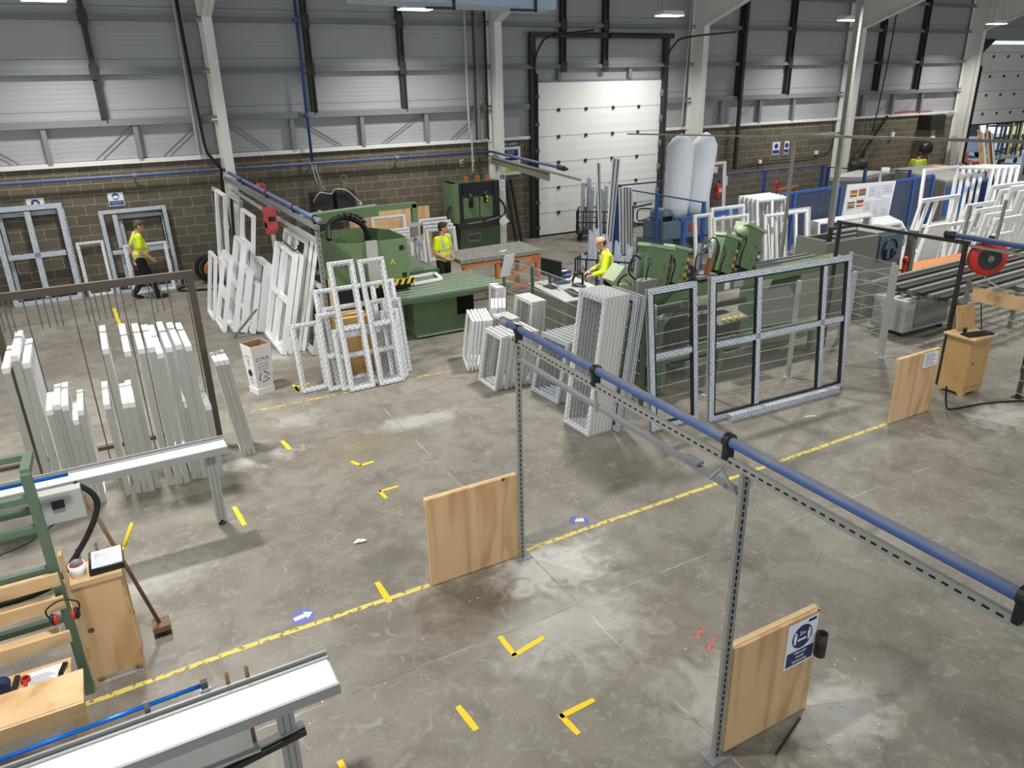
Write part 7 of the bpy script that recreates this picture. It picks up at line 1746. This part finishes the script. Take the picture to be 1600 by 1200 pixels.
# ================================================================== people
def remesh(mb, voxel, mat, name, parent, smooth_it=6, remat=None):
    me = mb.mesh(name, mat)
    o = bpy.data.objects.new(name, me); COL.objects.link(o)
    m = o.modifiers.new('r', 'REMESH'); m.mode = 'VOXEL'; m.voxel_size = voxel; m.use_smooth_shade = True
    s = o.modifiers.new('s', 'SMOOTH'); s.iterations = smooth_it; s.factor = 0.5
    dg = bpy.context.evaluated_depsgraph_get(); dg.update()
    new = bpy.data.meshes.new_from_object(o.evaluated_get(dg))
    bpy.data.objects.remove(o); bpy.data.meshes.remove(me)
    new.materials.clear(); new.materials.append(M[mat] if isinstance(mat, str) else mat)
    new.name = name
    ob = bpy.data.objects.new(name, new); COL.objects.link(ob); ob.parent = parent
    return ob

def capsule(mb, a, c, ra, rc, fl=1.0):
    a = Vector(a); c = Vector(c)
    mb.cyl(a, c, ra, rc, n=14); mb.sphere(a, ra, n=14); mb.sphere(c, rc, n=14)

def hivis_mat(name, braces=True, z0=0.0):
    """yellow cloth with two grey bands round the body and braces over the shoulders"""
    m, nt, b = newmat(name)
    L = nt.links.new
    tc = nt.nodes.new('ShaderNodeTexCoord'); sp = nt.nodes.new('ShaderNodeSeparateXYZ'); L(tc.outputs['Object'], sp.inputs[0])
    def mth(op, a, c=None):
        n = nt.nodes.new('ShaderNodeMath'); n.operation = op
        for i, x in enumerate((a, c)):
            if x is None: continue
            if isinstance(x, (int, float)): n.inputs[i].default_value = x
            else: L(x, n.inputs[i])
        return n.outputs[0]
    Z = sp.outputs[2]; Yc = sp.outputs[1]
    def band(v, c, w): return mth('LESS_THAN', mth('ABSOLUTE', mth('SUBTRACT', v, c)), w)
    g = mth('MAXIMUM', band(Z, 1.02 + z0, 0.028), band(Z, 1.15 + z0, 0.028))
    inner = mth('LESS_THAN', mth('ABSOLUTE', Yc), 0.2)
    g = mth('MULTIPLY', g, inner)
    br = mth('MULTIPLY', band(mth('ABSOLUTE', Yc), 0.115, 0.026), mth('GREATER_THAN', Z, 1.15 + z0))
    g = mth('MAXIMUM', g, br)
    nz = nt.nodes.new('ShaderNodeTexNoise'); nz.inputs['Scale'].default_value = 9; L(tc.outputs['Object'], nz.inputs['Vector'])
    y = nt.nodes.new('ShaderNodeMixRGB'); y.inputs[1].default_value = sr(208, 228, 20); y.inputs[2].default_value = sr(232, 248, 40); L(nz.outputs['Fac'], y.inputs[0])
    mx = nt.nodes.new('ShaderNodeMixRGB'); L(g, mx.inputs[0]); L(y.outputs[0], mx.inputs[1]); mx.inputs[2].default_value = sr(176, 178, 170)
    L(mx.outputs[0], b.inputs['Base Color']); b.inputs['Roughness'].default_value = 0.8
    bp = nt.nodes.new('ShaderNodeBump'); bp.inputs['Strength'].default_value = 0.25; bp.inputs['Distance'].default_value = 0.02
    L(nz.outputs['Fac'], bp.inputs['Height']); L(bp.outputs[0], b.inputs['Normal'])
    return m
M['hivis'] = hivis_mat('hi_vis_cloth')

def hand(mb, wrist, d, palm_n, side, curl=0.5, s=1.0):
    """palm, four fingers of different lengths and a thumb; d points along the hand, palm_n out of the palm, side to the thumb"""
    w = Vector(wrist); d = Vector(d).normalized(); n = Vector(palm_n); n = (n - d * n.dot(d)).normalized(); sd = Vector(side); sd = (sd - d * sd.dot(d) - n * sd.dot(n)).normalized()
    c = w + d * 0.05 * s
    for k in (-0.026, -0.009, 0.009, 0.026):
        capsule(mb, w + d * 0.012 + sd * k * 0.7, w + d * 0.092 * s + sd * k, 0.014, 0.0125)
    for k, l in ((0.029, 0.068), (0.0095, 0.078), (-0.0095, 0.073), (-0.028, 0.056)):
        p = w + d * 0.092 * s + sd * k; dd = d
        for j, f in enumerate((0.45, 0.32, 0.23)):
            dd = (dd * math.cos(curl * 0.75) + n * math.sin(curl * 0.75)).normalized()
            q = p + dd * l * f * s; capsule(mb, p, q, 0.0098 - 0.0009 * j, 0.0092 - 0.001 * j); p = q
    p = w + d * 0.03 + sd * 0.026; q = p + (d * 0.6 + sd * 0.6 + n * 0.35).normalized() * 0.042; capsule(mb, p, q, 0.013, 0.0115)
    r = q + (d * 0.9 + sd * 0.1 + n * 0.35).normalized() * 0.034; capsule(mb, q, r, 0.011, 0.009)

def person(label, loc, rz, J, H=1.75, hair='hairb', bald=False, belly=0.0, sleeve=0.62, extra=None, headturn=(1, 0, 0)):
    """local frame: faces +x, left is +y. J: joints. All clothes follow the same skeleton."""
    t = thing('person', label, 'person', loc, rz)
    k = H / 1.75
    V = {n: Vector(p) * k for n, p in J.items()}
    body = MB()
    pel, che, nec, hd = V['pelvis'], V['chest'], V['neck'], V['head']
    f = Vector(headturn).normalized(); up = (hd - nec).normalized(); f = (f - up * f.dot(up)).normalized(); lf = up.cross(f)
    # skull, jaw, brow, nose, ears: one skin
    def hp(a, b_, c): return hd + f * a * k + lf * b_ * k + up * c * k
    hm = Matrix((f, lf, up)).transposed()
    def ell(c, rx, ry, rz_):
        i0 = len(body.v); body.sphere((0, 0, 0), rx * k, ry * k, rz_ * k, 18)
        for i in range(i0, len(body.v)): body.v[i] = tuple(c + hm @ Vector(body.v[i]))
    ell(hp(-0.008, 0, 0.028), 0.097, 0.075, 0.094)
    ell(hp(0.022, 0, -0.035), 0.066, 0.06, 0.075)
    ell(hp(0.05, 0, -0.082), 0.034, 0.036, 0.026)
    ell(hp(0.078, 0, 0.022), 0.018, 0.05, 0.014)
    for s in (-1, 1):
        ell(hp(0.056, s * 0.036, -0.018), 0.026, 0.022, 0.02)
        ell(hp(-0.008, s * 0.077, -0.012), 0.02, 0.011, 0.032)
    capsule(body, hp(0.086, 0, 0.012), hp(0.104, 0, -0.026), 0.009 * k, 0.0145 * k)
    ell(hp(0.084, 0, -0.058), 0.012, 0.024, 0.009)
    capsule(body, nec - up * 0.05 * k, hp(-0.012, 0, -0.06), 0.058 * k, 0.055 * k)
    # trunk
    capsule(body, pel, pel.lerp(che, 0.5) + Vector((belly * 0.6, 0, 0)), 0.12 * k, 0.115 * k); capsule(body, pel.lerp(che, 0.5), che, 0.115 * k, 0.12 * k)
    for s in ('l', 'r'):
        sh, el, wr = V['sh_' + s], V['el_' + s], V['wr_' + s]
        capsule(body, che, sh, 0.1 * k, 0.062 * k); capsule(body, sh, el, 0.052 * k, 0.041 * k); capsule(body, el, el.lerp(wr, 0.35), 0.042 * k, 0.043 * k); capsule(body, el.lerp(wr, 0.35), wr, 0.043 * k, 0.027 * k)
        hv = V.get('hd_' + s)
        dd = (hv - wr) if hv is not None else (wr - el)
        pn = V.get('pn_' + s) or Vector((0, -1 if s == 'l' else 1, 0)); sdv = V.get('ts_' + s) or Vector((1, 0, 0))
        hand(body, wr, dd, pn, sdv, 0.55, 1.0)
        hip, kn, an = V['hip_' + s], V['kn_' + s], V['an_' + s]
        capsule(body, hip, kn, 0.078 * k, 0.052 * k); capsule(body, kn, an, 0.052 * k, 0.036 * k)
    remesh(body, 0.0075, 'skin', 'body', t, 4)
    # hair
    hb = MB()
    def hell(c, rx, ry, rz_, cut=None):
        i0 = len(hb.v); hb.sphere((0, 0, 0), rx * k, ry * k, rz_ * k, 22)
        for i in range(i0, len(hb.v)): hb.v[i] = tuple(c + hm @ Vector(hb.v[i]))
    if bald:
        hell(hp(-0.045, 0, -0.005), 0.068, 0.081, 0.062)
        for s in (-1, 1): hell(hp(0.0, s * 0.066, 0.018), 0.04, 0.014, 0.028)
    else:
        hell(hp(-0.018, 0, 0.052), 0.098, 0.083, 0.084); hell(hp(-0.052, 0, -0.002), 0.058, 0.076, 0.066); hell(hp(0.05, 0, 0.1), 0.042, 0.05, 0.024)
    remesh(hb, 0.008, hair, 'hair', t, 3)
    mb = MB()
    for s in (-1, 1): mb.sphere(hp(0.078, s * 0.033, -0.006), 0.009 * k, n=10)
    mb.link('eyes', 'eye', t, True)
    mb = MB()
    for s in (-1, 1): mb.bar(hp(0.094, s * 0.018, 0.019), hp(0.084, s * 0.048, 0.02), 0.005, 0.005)
    mb.link('eyebrows', hair, t)
    mb = MB(); mb.bar(hp(0.095, -0.022, -0.058), hp(0.095, 0.022, -0.058), 0.006, 0.007); mb.link('lips', 'lip', t)
    # shirt
    sb = MB(); e = 0.022 * k
    waist = pel + Vector((0, 0, 0.02))
    for yy in (-0.055, 0.055):
        o = Vector((0, yy * k, 0))
        capsule(sb, waist + o, pel.lerp(che, 0.45) + o + Vector((belly, 0, 0)), 0.125 * k + e * .5, 0.115 * k + e + belly * 0.25); capsule(sb, pel.lerp(che, 0.45) + o + Vector((belly, 0, 0)), che + o, 0.115 * k + e + belly * 0.25, 0.118 * k + e * .6)
    for s in ('l', 'r'):
        sh, el = V['sh_' + s], V['el_' + s]
        capsule(sb, che, sh, 0.115 * k, 0.075 * k); capsule(sb, nec - Vector((0, 0, 0.055 * k)), sh, 0.06 * k, 0.07 * k)
        cuff = sh.lerp(el, sleeve + 0.1); capsule(sb, sh, cuff, 0.072 * k, 0.066 * k)
        if sleeve > 0.9: capsule(sb, el, el.lerp(V['wr_' + s], 0.85), 0.062 * k, 0.042 * k)
    remesh(sb, 0.013, 'hivis', 'hi_vis_shirt', t, 6)
    # trousers
    tb = MB()
    for s in ('l', 'r'):
        hip, kn, an = V['hip_' + s], V['kn_' + s], V['an_' + s]
        capsule(tb, pel - Vector((0, 0, 0.0)), hip, 0.128 * k, 0.105 * k); capsule(tb, hip, kn, 0.102 * k, 0.075 * k); capsule(tb, kn, an + (kn - an) * 0.12, 0.075 * k, 0.062 * k)
    remesh(tb, 0.014, 'trouser', 'trousers', t, 5)
    for s in ('l', 'r'):
        an = V['an_' + s]; to = V.get('to_' + s) or an + Vector((0.17, 0, -0.05))
        bb = MB(); capsule(bb, an + Vector((0, 0, 0.03)), an + Vector((-0.025, 0, -0.045)), 0.05 * k, 0.045 * k); capsule(bb, an + Vector((-0.025, 0, -0.045)), to, 0.045 * k, 0.036 * k)
        for i, v in enumerate(bb.v):
            if v[2] < 0.0: bb.v[i] = (v[0], v[1], 0.0)
        remesh(bb, 0.012, 'boot', 'boot', t, 3)
    return t

ST = dict(pelvis=(0, 0, 0.97), chest=(0.0, 0, 1.3), neck=(0.0, 0, 1.47), head=(0.025, 0, 1.625),
          sh_l=(0, 0.2, 1.41), sh_r=(0, -0.2, 1.41), el_l=(-0.03, 0.25, 1.12), el_r=(-0.03, -0.25, 1.12), wr_l=(0.08, 0.24, 0.88), wr_r=(0.08, -0.24, 0.88),
          hip_l=(0, 0.1, 0.92), hip_r=(0, -0.1, 0.92), kn_l=(0.02, 0.11, 0.5), kn_r=(0.02, -0.11, 0.5), an_l=(-0.02, 0.11, 0.09), an_r=(-0.02, -0.11, 0.09))
# 1: walking right past the leaning frames, right arm swinging forward
W = dict(ST); W.update(pelvis=(0, 0, 0.95), chest=(0.03, 0, 1.29), neck=(0.06, 0, 1.46), head=(0.11, 0, 1.6),
    sh_r=(0.04, -0.2, 1.4), el_r=(0.02, -0.27, 1.11), wr_r=(0.2, -0.24, 0.93), sh_l=(0.02, 0.2, 1.4), el_l=(-0.12, 0.25, 1.13), wr_l=(-0.1, 0.25, 0.88),
    kn_r=(0.1, -0.1, 0.5), an_r=(0.22, -0.1, 0.1), kn_l=(0.02, 0.1, 0.49), an_l=(-0.24, 0.1, 0.14), to_l=(-0.1, 0.1, 0.035), to_r=(0.4, -0.1, 0.05))
person('person in yellow hi-vis top and black trousers walking right past the leaning frames', (0.62, 18.45, 0), R(2), W, 1.78, 'hairg', belly=0.06)
# 2: standing between the green tables, hands together in front
S2 = dict(ST); S2.update(head=(0.03, 0, 1.625), el_l=(0.0, 0.27, 1.13), wr_l=(0.2, 0.1, 0.98), el_r=(0.0, -0.27, 1.13), wr_r=(0.2, -0.1, 0.98),
    hd_l=(0.27, 0.01, 0.95), hd_r=(0.27, -0.01, 0.95), pn_l=(0, -1, 0), pn_r=(0, 1, 0), ts_l=(0, 0, 1), ts_r=(0, 0, 1))
person('young person in yellow hi-vis top standing between the green slatted tables, hands together', (6.2, 14.42, 0), R(-58), S2, 1.72, 'hairb', headturn=(0.8, 0.6, 0))
# 3: bald man at the control desk, facing left, a little stooped
S3 = dict(ST); S3.update(chest=(0.06, 0, 1.28), neck=(0.11, 0, 1.44), head=(0.17, 0, 1.58), sh_l=(0.07, 0.2, 1.38), sh_r=(0.07, -0.2, 1.38),
    el_l=(0.12, 0.25, 1.1), wr_l=(0.34, 0.2, 1.02), el_r=(0.12, -0.25, 1.1), wr_r=(0.34, -0.18, 1.02), pn_l=(0, 0, -1), pn_r=(0, 0, -1), ts_l=(0, -1, 0), ts_r=(0, 1, 0))
person('balding person in long yellow hi-vis jacket at the control desk, seen from the side', (8.2, 11.25, 0), R(150), S3, 1.74, 'hairb', bald=True, belly=0.03, sleeve=0.95)
# 4: bending worker at the far bench
S4 = dict(ST); S4.update(chest=(0.12, 0, 1.28), neck=(0.22, 0, 1.42), head=(0.31, 0, 1.54), sh_l=(0.15, 0.2, 1.37), sh_r=(0.15, -0.2, 1.37), el_l=(0.28, 0.26, 1.12), el_r=(0.28, -0.26, 1.12), wr_l=(0.5, 0.18, 1.06), wr_r=(0.5, -0.18, 1.06), pn_l=(0, 0, -1), pn_r=(0, 0, -1), ts_l=(0, -1, 0), ts_r=(0, 1, 0))
p4 = person('person in yellow hi-vis bending over the bench beyond the grey cabinets, orange cloth', (27.0, 17.95, 0), R(35), S4, 1.74, 'hairb')
mb = MB(); mb.sphere((0.42, -0.2, 1.16), 0.08, 0.1, 0.16); mb.link('orange_cloth', 'orange', p4, True)
